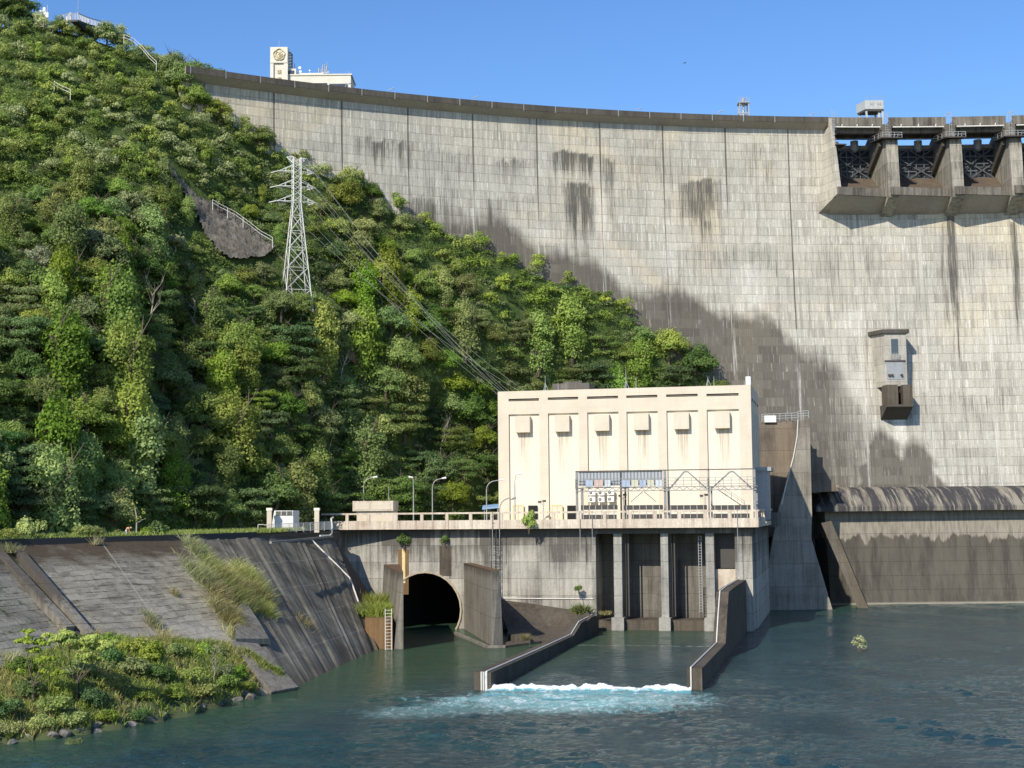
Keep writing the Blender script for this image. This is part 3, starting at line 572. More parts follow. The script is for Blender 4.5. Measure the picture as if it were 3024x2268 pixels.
for u0, u1 in ((1516, 1545), (1630, 1660)):
    a, z1 = PS(u0, 1493, PD); b, z0 = PS(u1, 1515, PD); mb = MB(PL); mb.box(a, b, PD-.08, PD+.6, DZ, z1); dr = obj('door', mb, M['cream'], ph)
    mb = MB(PL); mb.box(a-.12, a+.06, PD-.16, PD-.09, DZ, z1+.12); mb.box(b-.06, b+.12, PD-.16, PD-.09, DZ, z1+.12); mb.box(a+.06, b-.06, PD-.16, PD-.09, z1-.06, z1+.12); mb.box((a+b)/2-.05, (a+b)/2+.05, PD-.16, PD-.09, DZ, z1-.06); obj('door_frame', mb, M['yellow'], dr)
mb = MB(PL); mb.box(sR+.05, sR+2.3, PD+8, PD+16, DZ, 27.3); mb.box(sR+.05, sR+2.9, PD+7.6, PD+16.4, 27.3, 28.0); obj('side_annex', mb, M['grayp'], ph)
# --- intake / draft tube structure
it = thing('plant_substructure', 'grey stained concrete river wall with draft tube bays and tunnel mouth below the deck', 'river wall', PL(-35, 1, 0))
FD = 1.0
bays = []
for u0, u1 in ((1760, 1813), (1837, 1952), (1974, 2085), (2110, 2172)): bays.append((PS(u0, 1700, FD)[0], PS(u1, 1700, FD)[0]))
zs_t = 16.4
sB0 = bays[0][0]; sB1 = bays[-1][1]; sE = 1.15
mb = MB(PL)
TC, TZ, TR = PS(1256, 1800, FD)[0], PS(1256, 1800, FD)[1], PS(1364, 1800, FD)[0]-PS(1256, 1800, FD)[0]
# wall left of the bays with the round tunnel opening
sW0 = -74.0; zt_ = 17.45; zb_ = -3
N = 28; arc = [(TC+TR*math.cos(t), TZ+TR*math.sin(t)) for t in np.linspace(-math.pi/2, 1.5*math.pi, N+1)]
a0, a1 = TC-TR-1.5, TC+TR+1.5
mb.box(sW0, a0, FD, FD+8, zb_, zt_); mb.box(a1, sB0, FD, FD+8, zb_, zt_)
def sq(c, s_):                                       # point on surrounding rectangle in same direction
    t = math.atan2(s_-TZ, c-TC); dx, dz = math.cos(t), math.sin(t); kx = (TR+1.5)/abs(dx) if abs(dx) > 1e-6 else 1e9
    kz = ((zt_-TZ) if dz > 0 else (TZ-zb_))/abs(dz) if abs(dz) > 1e-6 else 1e9; k = min(kx, kz); return TC+dx*k, TZ+dz*k
ang = sorted(list(np.linspace(-math.pi, math.pi, 57)[:-1])+[math.atan2(z-TZ, x-TC) for x in (a0, a1) for z in (zt_, zb_)])
inner = [(TC+TR*math.cos(t), TZ+TR*math.sin(t)) for t in ang]; outer = [sq(TC+math.cos(t), TZ+math.sin(t)) for t in ang]; n = len(ang)
mb.add([PL(x, FD, z) for x, z in outer]+[PL(x, FD, z) for x, z in inner], [(i, (i+1) % n, n+(i+1) % n, n+i) for i in range(n)])
# bays: header, end pier, side
mb.box(sB0, sE, FD, FD+8, zs_t, zt_); mb.box(sB1, sE, FD+.0, FD+5, zb_, zs_t)
mb.box(sB0-.02, sE-.02, FD+7, FD+9, zb_, zt_-.02)
mb.box(-.4, sE+.35, FD+5, FD+48, zb_, zt_)
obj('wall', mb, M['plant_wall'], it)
mb = MB(PL); D1 = 34.0; n = 40; A = [(TC+TR*math.cos(t), TZ+TR*math.sin(t)) for t in np.linspace(0, 2*math.pi, n, endpoint=False)]
mb.add([PL(x, FD, z) for x, z in A]+[PL(x, FD+D1, z) for x, z in A], [(i, (i+1) % n, n+(i+1) % n, n+i) for i in range(n)]+[tuple(n+i for i in range(n))])
M['tunnel'] = concrete('tunnel_lining', (.50, .43, .31), (.28, .23, .17), lift=50, streak=.4, lines=0); obj('tunnel_bore', mb, plain('tunnel_bore_shade', (.03, .027, .022), .95, var=.3), it, smooth=True)  # bore coloured near black for the shade deep inside the tunnel
mb = MB(PL); mb.add([PL(x, FD-.02, z) for x, z in A]+[PL(TC+(x-TC)*.985, FD+3.0, TZ+(z-TZ)*.985) for x, z in A], [(i, (i+1) % n, n+(i+1) % n, n+i) for i in range(n)]); obj('tunnel_lining', mb, M['tunnel'], it, smooth=True)
mb = MB(PL)
for i in range(28):
    t0, t1 = 2*math.pi*i/28, 2*math.pi*(i+1)/28; mb.bar(PL(TC+(TR-.1)*math.cos(t0), FD-.1, TZ+(TR-.1)*math.sin(t0)), PL(TC+(TR-.1)*math.cos(t1), FD-.1, TZ+(TR-.1)*math.sin(t1)), .35, .3)
obj('tunnel_rim', mb, M['tunnel'], it)
for kb, ((a, b), (c, d)) in enumerate(zip(bays[:-1], bays[1:])):
    mb = MB(PL); mb.box(b, c, FD, FD+7, 2.2, zs_t); mb.box(b-.35, c+.35, FD-1.2, FD+7, zb_, 2.2); obj('pier', mb, M['pier_conc'], it)
    for x in (c+.3, c+.8) if kb < 2 else ():
        mb = MB(PL); mb.box(x, x+.22, FD+1.5, FD+1.8, 2.3, zs_t-.1); obj('gate_guide', mb, M['darksteel'], it)
for k, (a, b) in enumerate(bays):
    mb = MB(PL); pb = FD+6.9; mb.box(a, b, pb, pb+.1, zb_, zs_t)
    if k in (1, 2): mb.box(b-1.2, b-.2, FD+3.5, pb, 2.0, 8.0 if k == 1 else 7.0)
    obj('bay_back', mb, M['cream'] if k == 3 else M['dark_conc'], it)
    mb = MB(PL); mb.box(a+.3, b-.3, FD+.2, FD+6.8, zb_, 1.7); obj('sill', mb, M['guide'], it)
a, b = bays[3]; mb = MB(PL); mb.box(a+.02, b-.02, FD+2.9, FD+3.2, 10.4, zs_t); obj('stop_gate', mb, M['darksteel'], it)
mb = MB(PL); mb.box(a+.02, b-.02, FD+1.6, FD+1.9, 1.7, 10.3); obj('sunlit_infill', mb, M['parapet'], it)  # pale panel set forward, standing in for the sunlit lower part of the bay
mb = MB(PL); sx0, sx1 = -74.6, 2.45
mb.box(sx0, sx1, -1.0, 13.99, zt_, DZ-.2); mb.box(-74.6, -46.2, 13.99, 17, zt_, DZ-.2); mb.box(1.3, sx1+.6, 13.99, 46, zt_, DZ-.2)
obj('deck', mb, M['parapet'], it)
mb = MB(PL); mb.box(-1.2, 4.2, 30, 46, zt_-.4, DZ+1.2); obj('deck_end', mb, M['plant_wall'], it)
# parapet: one thing-part per type
mb = MB(PL); mb.box(sx0, sx1, -1.05, -.8, zt_-.05, DZ+.55); mb.box(sx1-.2, sx1+.05, -.8, 46, zt_-.05, DZ+.55); par = obj('parapet_wall', mb, M['parapet'], it)
mb = MB(PL); mb.box(sx0, sx1, -1.15, -.75, 20.03, 20.33); mb.box(sx1-.25, sx1+.12, -.75, 46, 20.03, 20.33); obj('handrail', mb, M['parapet'], par)
for u in (1025, 1088, 1168, 1246, 1320, 1390, 1453, 1478, 1561, 1634, 1708, 1786, 1861, 1935, 2007, 2082, 2156, 2234):
    s_ = PS(u, 1530, -1)[0]; w_ = .55 if u not in (1168, 1478) else .8; mb = MB(PL); mb.box(s_-w_/2, s_+w_/2, -1.13, -.77, zt_-.04, 20.03); obj('parapet_post', mb, M['parapet'], par)
for k in range(7): mb = MB(PL); mb.box(sx1-.22, sx1+.1, 5+k*6, 5.5+k*6, zt_-.04, 20.03); obj('parapet_post', mb, M['parapet'], par)
for u in (1455, 1476, 1714, 1750, 2181):
    s_, z0 = PS(u, 1640 if u < 1800 else 1700, -1.2); mb = MB(PL); mb.tube(PL(s_, -1.25, z0 if u != 1455 else 3), PL(s_, -1.25, 20.4), .055, n=6); obj('down_pipe', mb, M['grayp'], it)
def ladder(name, p, q, wdir, label, loc, cage=False, mat=None, w_=.5):
    t = thing(name, label, 'ladder', loc); p = np.array(p); q = np.array(q); wd = np.array(wdir)*w_/2; out = np.cross(wd, q-p); out /= np.linalg.norm(out)
    mb = MB(); mb.bar(p-wd, q-wd, .1); mb.bar(p+wd, q+wd, .1); obj('rail', mb, mat or M['steel'], t)
    L = np.linalg.norm(q-p); n = int(L/.45); mb = MB()
    for k in range(n): c = p+(q-p)*(k+.5)/n; mb.bar(c-wd, c+wd, .06)
    obj('rung', mb, mat or M['steel'], t)
    if cage:
        o = out*.8 if out[1] < 0 else -out*.8; mb = MB()
        for k in range(int(L/1.1)):
            c = p+(q-p)*(k*1.1+1.8)/L
            if np.linalg.norm(c-p) > L: break
            for a, b in ((-wd*1.3, -wd*1.3+o*.7), (-wd*1.3+o*.7, o), (o, wd*1.3+o*.7), (wd*1.3+o*.7, wd*1.3)): mb.bar(c+a, c+b, .06)
        for a in (-wd*1.3+o*.7, o, wd*1.3+o*.7): mb.bar(p+a+(q-p)*.07, q+a, .06)
        obj('cage', mb, mat or M['steel'], t)
    return t
s_, z0 = PS(1465, 1762, FD); ladder('caged_ladder', PL(s_, FD-1.4, z0), PL(s_, FD-1.4, 20.4), E1, 'tall caged steel ladder hanging down the grey wall right of the tunnel', PL(s_, 0, z0), cage=True, w_=.9, mat=M['darksteel'])
s_, z0 = PS(2085, 1800, FD+2); ladder('wall_ladder', PL(s_-.8, FD+1.5, 3.0), PL(s_-.8, FD+1.5, 16), E1, 'thin steel ladder inside the third dark bay of the plant wall', PL(s_, 2, 3), w_=.5)
mb = MB(PL); z0 = PS(1600, 1767, FD)[1]; mb.tube(PL(PS(1475, 1767, FD)[0], FD-.12, z0), PL(PS(1752, 1767, FD)[0], FD-.12, z0-.05), .09, n=6); obj('wall_pipe', mb, M['pipe'], None, label='thin horizontal pipe low on the grey wall between tunnel and bays', cat='pipe')
# --- wing walls of the tunnel
def wallprism(name, near, far, zn, zf, wn, wf, mat, label, cat, parent=None, zb=-2.0, nslope=0.0, flip=1, prof=None):
    pass
def wing(label, uA, vA, uB, vB, ue0, ue1, uw, vw, ztop):
    # far top (uA,vA) on wall, near top (uB,vB); near waterline point (uw,vw)
    far = WZ(uA, vA, ztop); near = WZ(uB, vB, ztop); foot = WZ(uw, vw, 0)
    return far, near, foot
zw = 11.4
F_ = WZ(1368, 1665, zw); N_ = WZ(1450, 1686, zw); e_ = WZ(1488, 1905, 0); n_ = WZ(1440, 1905, 0)
t = thing('wing_wall', 'grey battered wing wall on the right of the round tunnel mouth', 'wing wall', (N_+e_)/2*np.array([1, 1, 0]), 'wing walls of the tunnel')
mb = MB(); dn = np.array([1.3, .4, 0]); N0 = N_.copy(); N0[2] = -2; F0 = F_.copy(); F0[2] = -2
e0 = e_.copy(); e0[2] = -2; back = np.array([5.5, 30, 0])
mb.add([N0, e0, N_+dn, N_, F0+np.array([0, 2, 0]), F0+np.array([5, 2, 0]), F_+np.array([1.6, 2, 0]), F_+np.array([0, 2, 0])], [(0,1,2,3), (4,7,6,5), (0,3,7,4), (3,2,6,7), (1,5,6,2), (0,4,5,1)]); obj('body', mb, M['wing'], t)
mb = MB(); cp = EZ*.12; mb.prism([N_, N_+dn, F_+np.array([1.6, 1, 0]), F_+np.array([0, 1, 0])], cp); obj('mossy_cap', mb, M['rust'], t)
mb = MB(); mb.bar(np.array([*WZ(1345, 1868, .35)[:2], .15]), np.array([*WZ(1440, 1908, .35)[:2], .15]), .5, .6); mb.bar(np.array([*WZ(1440, 1908, .35)[:2], .15]), np.array([*WZ(1492, 1907, .35)[:2], .15]), .4, .6); obj('foot_ledge', mb, M['wing'], t)
F2 = WZ(1130, 1670, zw); N2 = WZ(1176, 1689, zw); N3 = WZ(1191, 1692, zw)
q0, q1 = WZ(1160, 1918, 0), WZ(1191, 1918, 0); q0[2] = q1[2] = -2
t = thing('wing_wall', 'brown stained wing wall on the left of the round tunnel mouth beside a ladder', 'wing wall', (q0+q1)/2+EZ*2, 'wing walls of the tunnel')
mb = MB(); f0 = np.array([F2[0]-.5, F2[1]+2, -2]); f1 = np.array([N3[0]-3.0, F2[1]+2, -2]); g1 = np.array([N3[0]-3.0, F2[1]+2, zw]); g0 = np.array([F2[0], F2[1]+2, zw])
mb.add([q0, q1, N3, N2, f0, f1, g1, g0], [(0,1,2,3), (4,7,6,5), (0,3,7,4), (3,2,6,7), (1,5,6,2), (0,4,5,1)]); obj('body', mb, M['wing'], t)
mb = MB(); mb.prism([N2, N3, g1, g0], EZ*.12); obj('mossy_cap', mb, M['rust'], t)
# brown low wall with ladder
b0 = WZ(1078, 1912, 0); b1 = WZ(1161, 1918, 0); zt2 = CZ-(1829-1500)*b1[1]/FPX+0; zt2 = WY(1120, 1829, b1[1])[2]
mb = MB(); b0[2] = b1[2] = -2; mb.prism([b0, b1, b1+EZ*(zt2+2), b0+EZ*(zt2+2)], (-3, 32, 0)); obj('retaining_wall', mb, M['brown'], None, label='low orange brown stained retaining wall with grass on top', cat='retaining wall')
c_ = WZ(1148, 1918, 0); ladder('pool_ladder', c_+np.array([0, -.4, -.6]), c_+np.array([0, -.4, zt2+1.6]), (1, .1, 0), 'short steel ladder on the brown stained wall at the tunnel mouth', c_, w_=.95, mat=M['pipe'])
# yellow streak drain pipe recess above tunnel (stained concrete chase)
s0, z1 = PS(1176, 1622, FD); s1, z0 = PS(1207, 1705, FD); mb = MB(PL); mb.box(s0, s1, FD-.12, FD+.1, z0-3, z1); obj('stained_chase', mb, M['brown'], it)
s0 = PS(1188, 1622, FD)[0]; s1 = PS(1197, 1622, FD)[0]; mb = MB(PL); mb.box(s0, s1, FD-.15, FD-.1, z0-1, z1); obj('mineral_streak', mb, M['yellow'], it)
s0, z1 = PS(1298, 1612, FD); s1, z0 = PS(1333, 1700, FD); mb = MB(PL); mb.box(s0, s1, FD-.1, FD+.1, z0, z1); obj('stained_chase', mb, M['guide'], it)
# --- apron beside the tunnel
ap = MB(); A_ = [WZ(1492, 1907, .3), WZ(1600, 1893, .3), WZ(1685, 1876, 1.2), WZ(1748, 1822, 3.2)]
wa = PL(PS(1474, 1768, FD)[0], FD-.02, 0); zz = PS(1474, 1768, FD)[1]; B_ = [PL(-43.2, FD-.05, 5.2), PL(-36.5, FD-.05, 4.4), PL(-31, FD-.05, 3.6), PL(-27.3, FD-.05, 3.4)]
mid = [np.array([*((a+b)/2)[:2], .9]) for a, b in zip(A_, B_)]; mid[0] = WZ(1500, 1862, .8); mid[1] = WZ(1620, 1852, .9); mid[2] = WZ(1690, 1850, 1.4); mid[3] = (A_[3]+B_[3])/2
ap.grid(np.array([A_, mid, B_])); lo = [np.array([p[0], p[1], -2]) for p in A_]; ap.grid(np.array([lo, A_]))
obj('apron', ap, M['guide'], None, rec=False, label='dark sloping concrete apron between wing wall and curved guide wall', cat='concrete apron')
def block(name, pts, z0, z1, mat, **k):
    mb = MB(); a = [np.array([p[0], p[1], z0]) for p in pts]; mb.prism(a, (0, 0, z1-z0)); return obj(name, mb, mat, None, **k)
p_ = WZ(1520, 1905, 0); block('concrete_block', [p_, p_+np.array([2.4, .6, 0]), p_+np.array([2, 4, 0]), p_+np.array([-1, 3.6, 0])], -2, 1.4, M['guide'], label='small squared concrete block on the apron beside the wing wall foot', cat='concrete block')
# --- guide walls
def guide(label, P, width, pipes):
    """P: list of (x, y, ztop) along the right edge of the top; width to the left"""
    P = [np.array(p, float) for p in P]; d = P[-1]-P[0]; d[2] = 0; d /= np.linalg.norm(d); nl = np.array([-d[1], d[0], 0])*width
    t = thing('guide_wall', label, 'guide wall', (P[0]*[1, 1, 0]), 'guide walls of the tailrace'); mb = MB(); rows = []
    for p in P: rows.append([p*[1, 1, 0]-EZ*3, p, p+nl, (p+nl)*[1, 1, 0]-EZ*3])
    n = len(P); vs = [q for r in rows for q in r]; fs = [(i*4+j, i*4+(j+1) % 4, (i+1)*4+(j+1) % 4, (i+1)*4+j) for i in range(n-1) for j in range(4)]+[(3, 2, 1, 0), tuple((n-1)*4+j for j in range(4))]
    mb.add(vs, fs); obj('body', mb, M['guide'], t)
    for off, r in pipes:
        mb = MB(); q = [p+nl*off+EZ*(r+.02) for p in P]; mb.path([q[0]-d*.12-EZ*(P[0][2]+.2), q[0]-d*.12]+q, r, 6); obj('pipe', mb, M['pipe'], t)
    return t
rn, rf = WZ(2073, 2040, 0), WZ(2205, 1866, 0); dd = rf-rn
def onR(u, v):
    n_ = np.cross(dd, EZ); r_ = ray(u, v); return CAM+r_*((rn-CAM)@n_)/(r_@n_)
pts = [onR(2073, 1974), onR(2143, 1900), onR(2147, 1822), onR(2152, 1748), onR(2170, 1733), onR(2204, 1711)]
guide('tall dark stepped guide wall at the right of the tailrace water', pts, 1.75, [(.72, .09)])
ln_, lf = WZ(1456, 2036, 0), WZ(1782, 1857, 0); dl = lf-ln_
def onL(u, v):
    n_ = np.cross(dl, EZ); r_ = ray(u, v); return CAM+r_*((ln_-CAM)@n_)/(r_@n_)
pts = [onL(1450, 1986), onL(1590, 1924), onL(1695, 1876), onL(1718, 1838), onL(1757, 1818), onL(1768, 1822)]
lg = guide('low dark guide wall curving from the apron at the left of the tailrace', pts, 2.0, [(.25, .1)])
mb = MB()
for off in (.32, .44, .56): 
    q = pts[0]+np.array([-dl[1], dl[0], 0])/np.linalg.norm(dl)*2.0*off; q = q-dl/np.linalg.norm(dl)*.15; mb.tube(q*[1, 1, 0]-EZ*.3, q+EZ*.1, .09)
obj('pipe_end', mb, M['pipe'], lg)
M['rack'] = plain('rack_steel', (.27, .275, .275), .6, .2, var=.4)
# ------------------------------------------------------------------ gantry rack on the deck
gf = 2.5; rk = thing('steel_gantry_frame', 'long open steel gantry frame with grey corrugated screen on the plant deck', 'steel frame', PL(-14, gf, DZ))
def G(u, v, d=gf): s_, z_ = PS(u, v, d); return PL(s_, d, z_)
for u in (1703, 1833, 1963, 2092, 2227):
    s_, zt = PS(u, 1391-(u-1703)*.014, gf); mb = MB(PL); ww = .2 if u in (1703, 1963, 2227) else .14
    mb.box(s_-ww, s_+ww, gf-ww, gf+ww, DZ, zt-.17); mb.box(s_-ww, s_+ww, gf+5, gf+5+2*ww, DZ, 24.5); mb.box(s_-.08, s_+.08, gf+ww, gf+5, 24.2, 24.4); obj('post', mb, M['rack'] if u != 1833 else M['darksteel'], rk)
s0, zt = PS(1700, 1391, gf); s1 = PS(2230, 1384, gf)[0]; mb = MB(PL); mb.box(s0, s1, gf-.25, gf+.25, zt-.16, zt); obj('top_beam', mb, M['darksteel'], rk)
sc0, sc1 = PS(1708, 1400, gf)[0], PS(1956, 1400, gf)[0]; zc = PS(1830, 1434, gf)[1]; mb = MB(PL); mb.box(sc0, sc1, gf+.02, gf+.08, zc, zt-.18); obj('corrugated_screen', mb, M['corr'], rk)
zw1, zw2 = PS(1900, 1440, gf)[1], PS(1900, 1449, gf)[1]
mb = MB(PL); mb.box(s0, s1, gf-.42, gf-.27, zw1, zw1+.14); mb.box(s0, s1, gf-.42, gf-.27, zw2-.1, zw2+.04)
xs = np.linspace(s0, s1, 49)
for k in range(48): a, b = (zw2, zw1) if k % 2 else (zw1, zw2); mb.bar(PL(xs[k], gf-.35, a), PL(xs[k+1], gf-.35, b), .09)
obj('lattice_beam', mb, M['rack'], rk)
mb = MB(PL); z3, z4, z5 = [PS(2000, v, gf)[1] for v in (1411, 1420, 1430)]
for z in (z3, z4, z5): mb.bar(PL(s0, gf-.55, z), PL(s1, gf-.55, z), .07)
for x in np.linspace(s0, s1, 24): mb.bar(PL(x, gf-.55, zw1), PL(x, gf-.55, z3), .07)
obj('catwalk_railing', mb, M['rack'], rk)
for u0, um, u1 in ((1975, 2025, 2088), (2098, 2160, 2222)):
    mb = MB(); mb.bar(G(u0, 1446, gf-.1), G(um-4, 1393, gf-.1), .26); mb.bar(G(um-4, 1393, gf-.1), G(um+6, 1393, gf-.1), .26); mb.bar(G(um+6, 1393, gf-.1), G(u1, 1444, gf-.1), .22); obj('roof_brace', mb, M['rack'], rk)
mb = MB(); 
for a, b in (((1863, 1482), (1898, 1452)), ((1902, 1452), (1938, 1482))): mb.tube(G(*a, gf+1), G(*b, gf+1), .05)
obj('sling_cable', mb, M['darksteel'], rk)
mb = MB()
for off in (0, 1.0): mb.bar(G(2117, 1444, gf+3+off), G(2196, 1497, gf+3+off), .16)
for v_ in (16, 9): mb.bar(G(2122, 1444-v_, gf+3), G(2200, 1497-v_, gf+3), .06)
for k in range(5): mb.bar(G(2122+k*19, 1446+k*13, gf+3), G(2122+k*19, 1430+k*13, gf+3), .06)
obj('stairs', mb, M['rack'], rk)
M['signb'] = plain('faded_blue_board', (.36, .44, .56), .6, var=.35); M['signr'] = plain('faded_red_board', (.55, .42, .38), .6, var=.35); M['signy'] = plain('faded_yellow_board', (.56, .56, .44), .6, var=.35); M['signw'] = plain('pale_blue_board', (.52, .57, .62), .6, var=.35)
bds = [(1729, 1751, 'signb', 'mid blue'), (1754, 1781, 'signr', 'faded red'), (1785, 1803, 'signw', 'grey blue'), (1836, 1861, 'signb', 'deep blue'), (1864, 1885, 'signy', 'pale yellow'), (1888, 1908, 'signb', 'bright blue'), (1911, 1932, 'signy', 'yellow green'), (1935, 1956, 'signw', 'pale blue')]
for u0, u1, m_, cl in bds:
    a, z1 = PS(u0, 1416, gf-.75); b, z0 = PS(u1, 1438, gf-.75); mb = MB(PL); mb.box(a, b, gf-.72, gf-.66, z0, z1); bo = thing('notice_board', f'{cl} board on the gantry frame railing' + (', nearest its left end' if u0 == 1729 else ', beside the far right pale board' if u0 == 1911 else ', at the right end of the screen' if u0 == 1935 else ''), 'board', PL((a+b)/2, gf-.7, z0), 'weathered boards on the gantry railing'); obj('board', mb, M[m_], bo)
    mb = MB(PL)
    for z in (z0, z1): mb.box(a, b, gf-.76, gf-.725, z-.03, z+.03)
    for x in (a, b): mb.box(x-.03, x+.03, gf-.76, gf-.725, z0, z1)
    mb.box((a+b)/2-.02, (a+b)/2+.02, gf-.76, gf-.725, z0, z1); obj('frame', mb, M['rack'], bo)
# air conditioner units on the power house wall
for i, (u, v) in enumerate([(1750, 1455), (1777, 1455), (1805, 1454), (1750, 1475), (1777, 1475), (1805, 1474)]):
    s_, z_ = PS(u, v, PD); ac = thing('air_conditioner', f'white outdoor air conditioner unit on the power house wall, {["upper left","upper middle","upper right","lower left","lower middle","lower right"][i]} of six', 'air conditioner', PL(s_, PD-.5, z_-.55), 'air conditioners on the power house wall')
    mb = MB(PL); mb.box(s_-.62, s_+.62, PD-.75, PD-.2, z_-.5, z_+.5); obj('case', mb, M['white'], ac, bevel=.04)
    mb = MB(PL); c0 = PL(s_-.2, PD-.75, z_); mb.tube(c0-E2*.05, c0+E2*.02, .27, .27, 16); obj('fan_guard', mb, M['darksteel'], ac)
    mb = MB(PL); mb.tube(c0-E2*.08, c0-E2*.04, .13, .13, 10); obj('fan_hub', mb, M['steel'], ac)
    mb = MB(PL); mb.box(s_-.55, s_+.55, PD-.6, PD, z_-.6, z_-.52); obj('bracket', mb, M['steel'], ac)
for i, (u0, u1) in enumerate([(1716, 1823), (1843, 1957), (1973, 2087), (2103, 2216)]):
    (a, zt), (b, _) = PS(u0, 1493, 1.5), PS(u1, 1493, 1.5)
    t = thing('stop_log_stack', ['dark steel stop logs stored on the deck below the air conditioners', 'dark steel stop logs on the deck under the sling cables', 'dark steel stop logs on the deck beside a floodlight post', 'dark steel stop logs on the deck under the stairs'][i], 'stop logs', PL((a+b)/2, 2, DZ), 'stop logs stored along the deck')
    mb = MB(PL); mb.box(a, b, 1.2, 1.9, zt-.75, zt); mb.box(a, b, 1.15, 1.3, zt-.1, zt+.05)
    for x in np.linspace(a+.3, b-.3, 8): mb.box(x-.08, x+.08, 1.12, 1.2, zt-.75, zt)
    obj('upper_log', mb, M['darksteel'], t)
    mb = MB(PL); mb.box(a+.2, b-.2, 1.2, 1.9, DZ+.3, DZ+1.3)
    obj('lower_log', mb, M['darksteel'], t)
    mb = MB(PL); 
    for x in np.linspace(a+.5, b-.5, 6): mb.box(x-.06, x+.06, 1.0, 1.1, DZ, zt)
    obj('rack_post', mb, M['steel'], t)
def flood(u, v, d, label):
    s_, z_ = PS(u, v, d); t = thing('floodlight', label, 'floodlight', PL(s_, d, DZ)); mb = MB(PL); mb.tube(PL(s_, d, DZ), PL(s_, d, z_), .07); mb.bar(PL(s_-.7, d, z_-.2), PL(s_+.5, d, z_-.5), .08); obj('post', mb, M['steel'], t)
    for dx, dz in ((-.6, .1), (.2, .25)):
        mb = MB(PL); mb.box(s_+dx-.3, s_+dx+.3, d-.25, d+.1, z_+dz-.18, z_+dz+.2); obj('lamp_head', mb, M['darksteel'], t)
flood(2082, 1466, 3.2, 'small twin floodlight on a post between stop logs right of the frame middle'); flood(1842, 1466, 3.2, 'small twin floodlight beside the air conditioners'); flood(1604, 1484, 6, 'small twin floodlight in front of the power house wall between two doors')
# ------------------------------------------------------------------ street lamps
def lamp(u, vb, vt, Y, arm, label, double=False):
    b = WY(u, vb, Y); b[2] = DZ-.2; tp = WY(u, vt, Y); t = thing('street_lamp', label, 'street lamp', b, 'street lamps along the plant road')
    h = tp[2]-b[2]; mb = MB(); tp = np.array([b[0], b[1], tp[2]]); mb.tube(b, tp-EZ*1.6, .12, .09); arc = [tp-EZ*1.6+np.array([arm*(1-math.cos(a)), 0, 1.6*math.sin(a)]) for a in np.linspace(0, math.pi/2, 6)]
    mb.path(arc, .07); mb.tube(arc[-1], arc[-1]+np.array([arm*.35, 0, .12]), .06); obj('pole', mb, M['steel'], t)
    q = arc[-1]+np.array([arm*.35, 0, .12]); mb = MB(); mb.tube(q, q+np.array([.8*np.sign(arm), 0, .12]), .12, .2, 8); obj('lamp_head', mb, M['white'], t)
lamp(1074, 1510, 1412, 277, 1.3, 'curved arm street lamp behind the flat roofed hut')
lamp(1221, 1515, 1412, 270, -.05, 'straight street lamp with its head towards the river, right of the hut')
lamp(1277, 1510, 1415, 272, 1.3, 'curved arm street lamp midway between hut and power house')
lamp(1437, 1512, 1420, 269, 1.7, 'curved arm street lamp just left of the power house')
lamp(1521, 1512, 1402, 262, .35, 'short armed street lamp in front of the cream power house wall')
lamp(841, 1530, 1432, 262, 1.8, 'thin dark lamp pole standing behind the white gate hut')
for u, v0, v1, Y, lb in ((1148, 1435, 1480, 275, 'thin mast behind the flat roofed hut'), (949, 1500, 1350, 300, None)):
    if lb: mb = MB(); mb.tube(WY(u, v1+20, Y), WY(u, v0, Y), .08, .05, 6); obj('mast', mb, M['steel'], None, label=lb, cat='mast')
# hut with flat roof
t = thing('flat_roofed_hut', 'low cream flat roofed hut behind the parapet', 'hut', WY(1100, 1540, 270)*[1, 1, 0]+EZ*DZ)
a, b = WY(1042, 1480, 267), WY(1160, 1480, 267); zt = a[2]
mb = MB(); mb.prism([np.array([a[0]+.7, a[1], DZ-1]), np.array([b[0], b[1], DZ-1]), np.array([b[0], b[1], zt-1.9]), np.array([a[0]+.7, a[1], zt-1.9])], (.5, 4.5, 0)); obj('wall', mb, M['cream'], t)
mb = MB(); mb.prism([np.array([a[0], a[1]-.5, zt-1.8]), np.array([b[0]+.1, b[1]-.5, zt-1.8]), np.array([b[0]+.1, b[1]-.5, zt]), np.array([a[0], a[1]-.5, zt])], (.5, 5.5, 0)); obj('roof_fascia', mb, M['parapet'], t)
mb = MB()
for x0, x1 in ((a[0]+.4, a[0]+3.0), (a[0]+3.4, b[0]-.4)): mb.box(x0, x1, a[1]-.55, a[1]-.45, zt-1.55, zt-.35)
obj('fascia_panel', mb, M['cream'], t)
# white gate hut, pillars, fence
t = thing('gate_hut', 'small white gate hut with a window band beside the gate pillar', 'hut', WY(830, 1562, 246)*[1, 1, 0]+EZ*17.9)
Yg = 246; a, b = WY(799, 1508, Yg), WY(866, 1508, Yg)
mb = MB(); mb.prism([np.array([a[0], Yg, 17.4]), np.array([b[0], Yg, 17.4]), b, np.array([a[0]+.6, Yg, a[2]])], (.5, 3.5, 0)); obj('body', mb, M['white'], t, bevel=.03)
p0, p1 = WY(814, 1510, Yg-.05), WY(864, 1522, Yg-.05)
mb = MB(); mb.box(p0[0], p1[0], Yg-.08, Yg+.2, p1[2], p0[2]); wn = obj('window', mb, M['glass'], t)
mb = MB()
for k in (0, .33, .66, 1): x = p0[0]+(p1[0]-p0[0])*k; mb.box(x-.04, x+.04, Yg-.13, Yg-.09, p1[2], p0[2])
mb.box(p0[0], p1[0], Yg-.13, Yg-.09, p0[2], p0[2]+.08); obj('window_frame', mb, M['white'], wn)
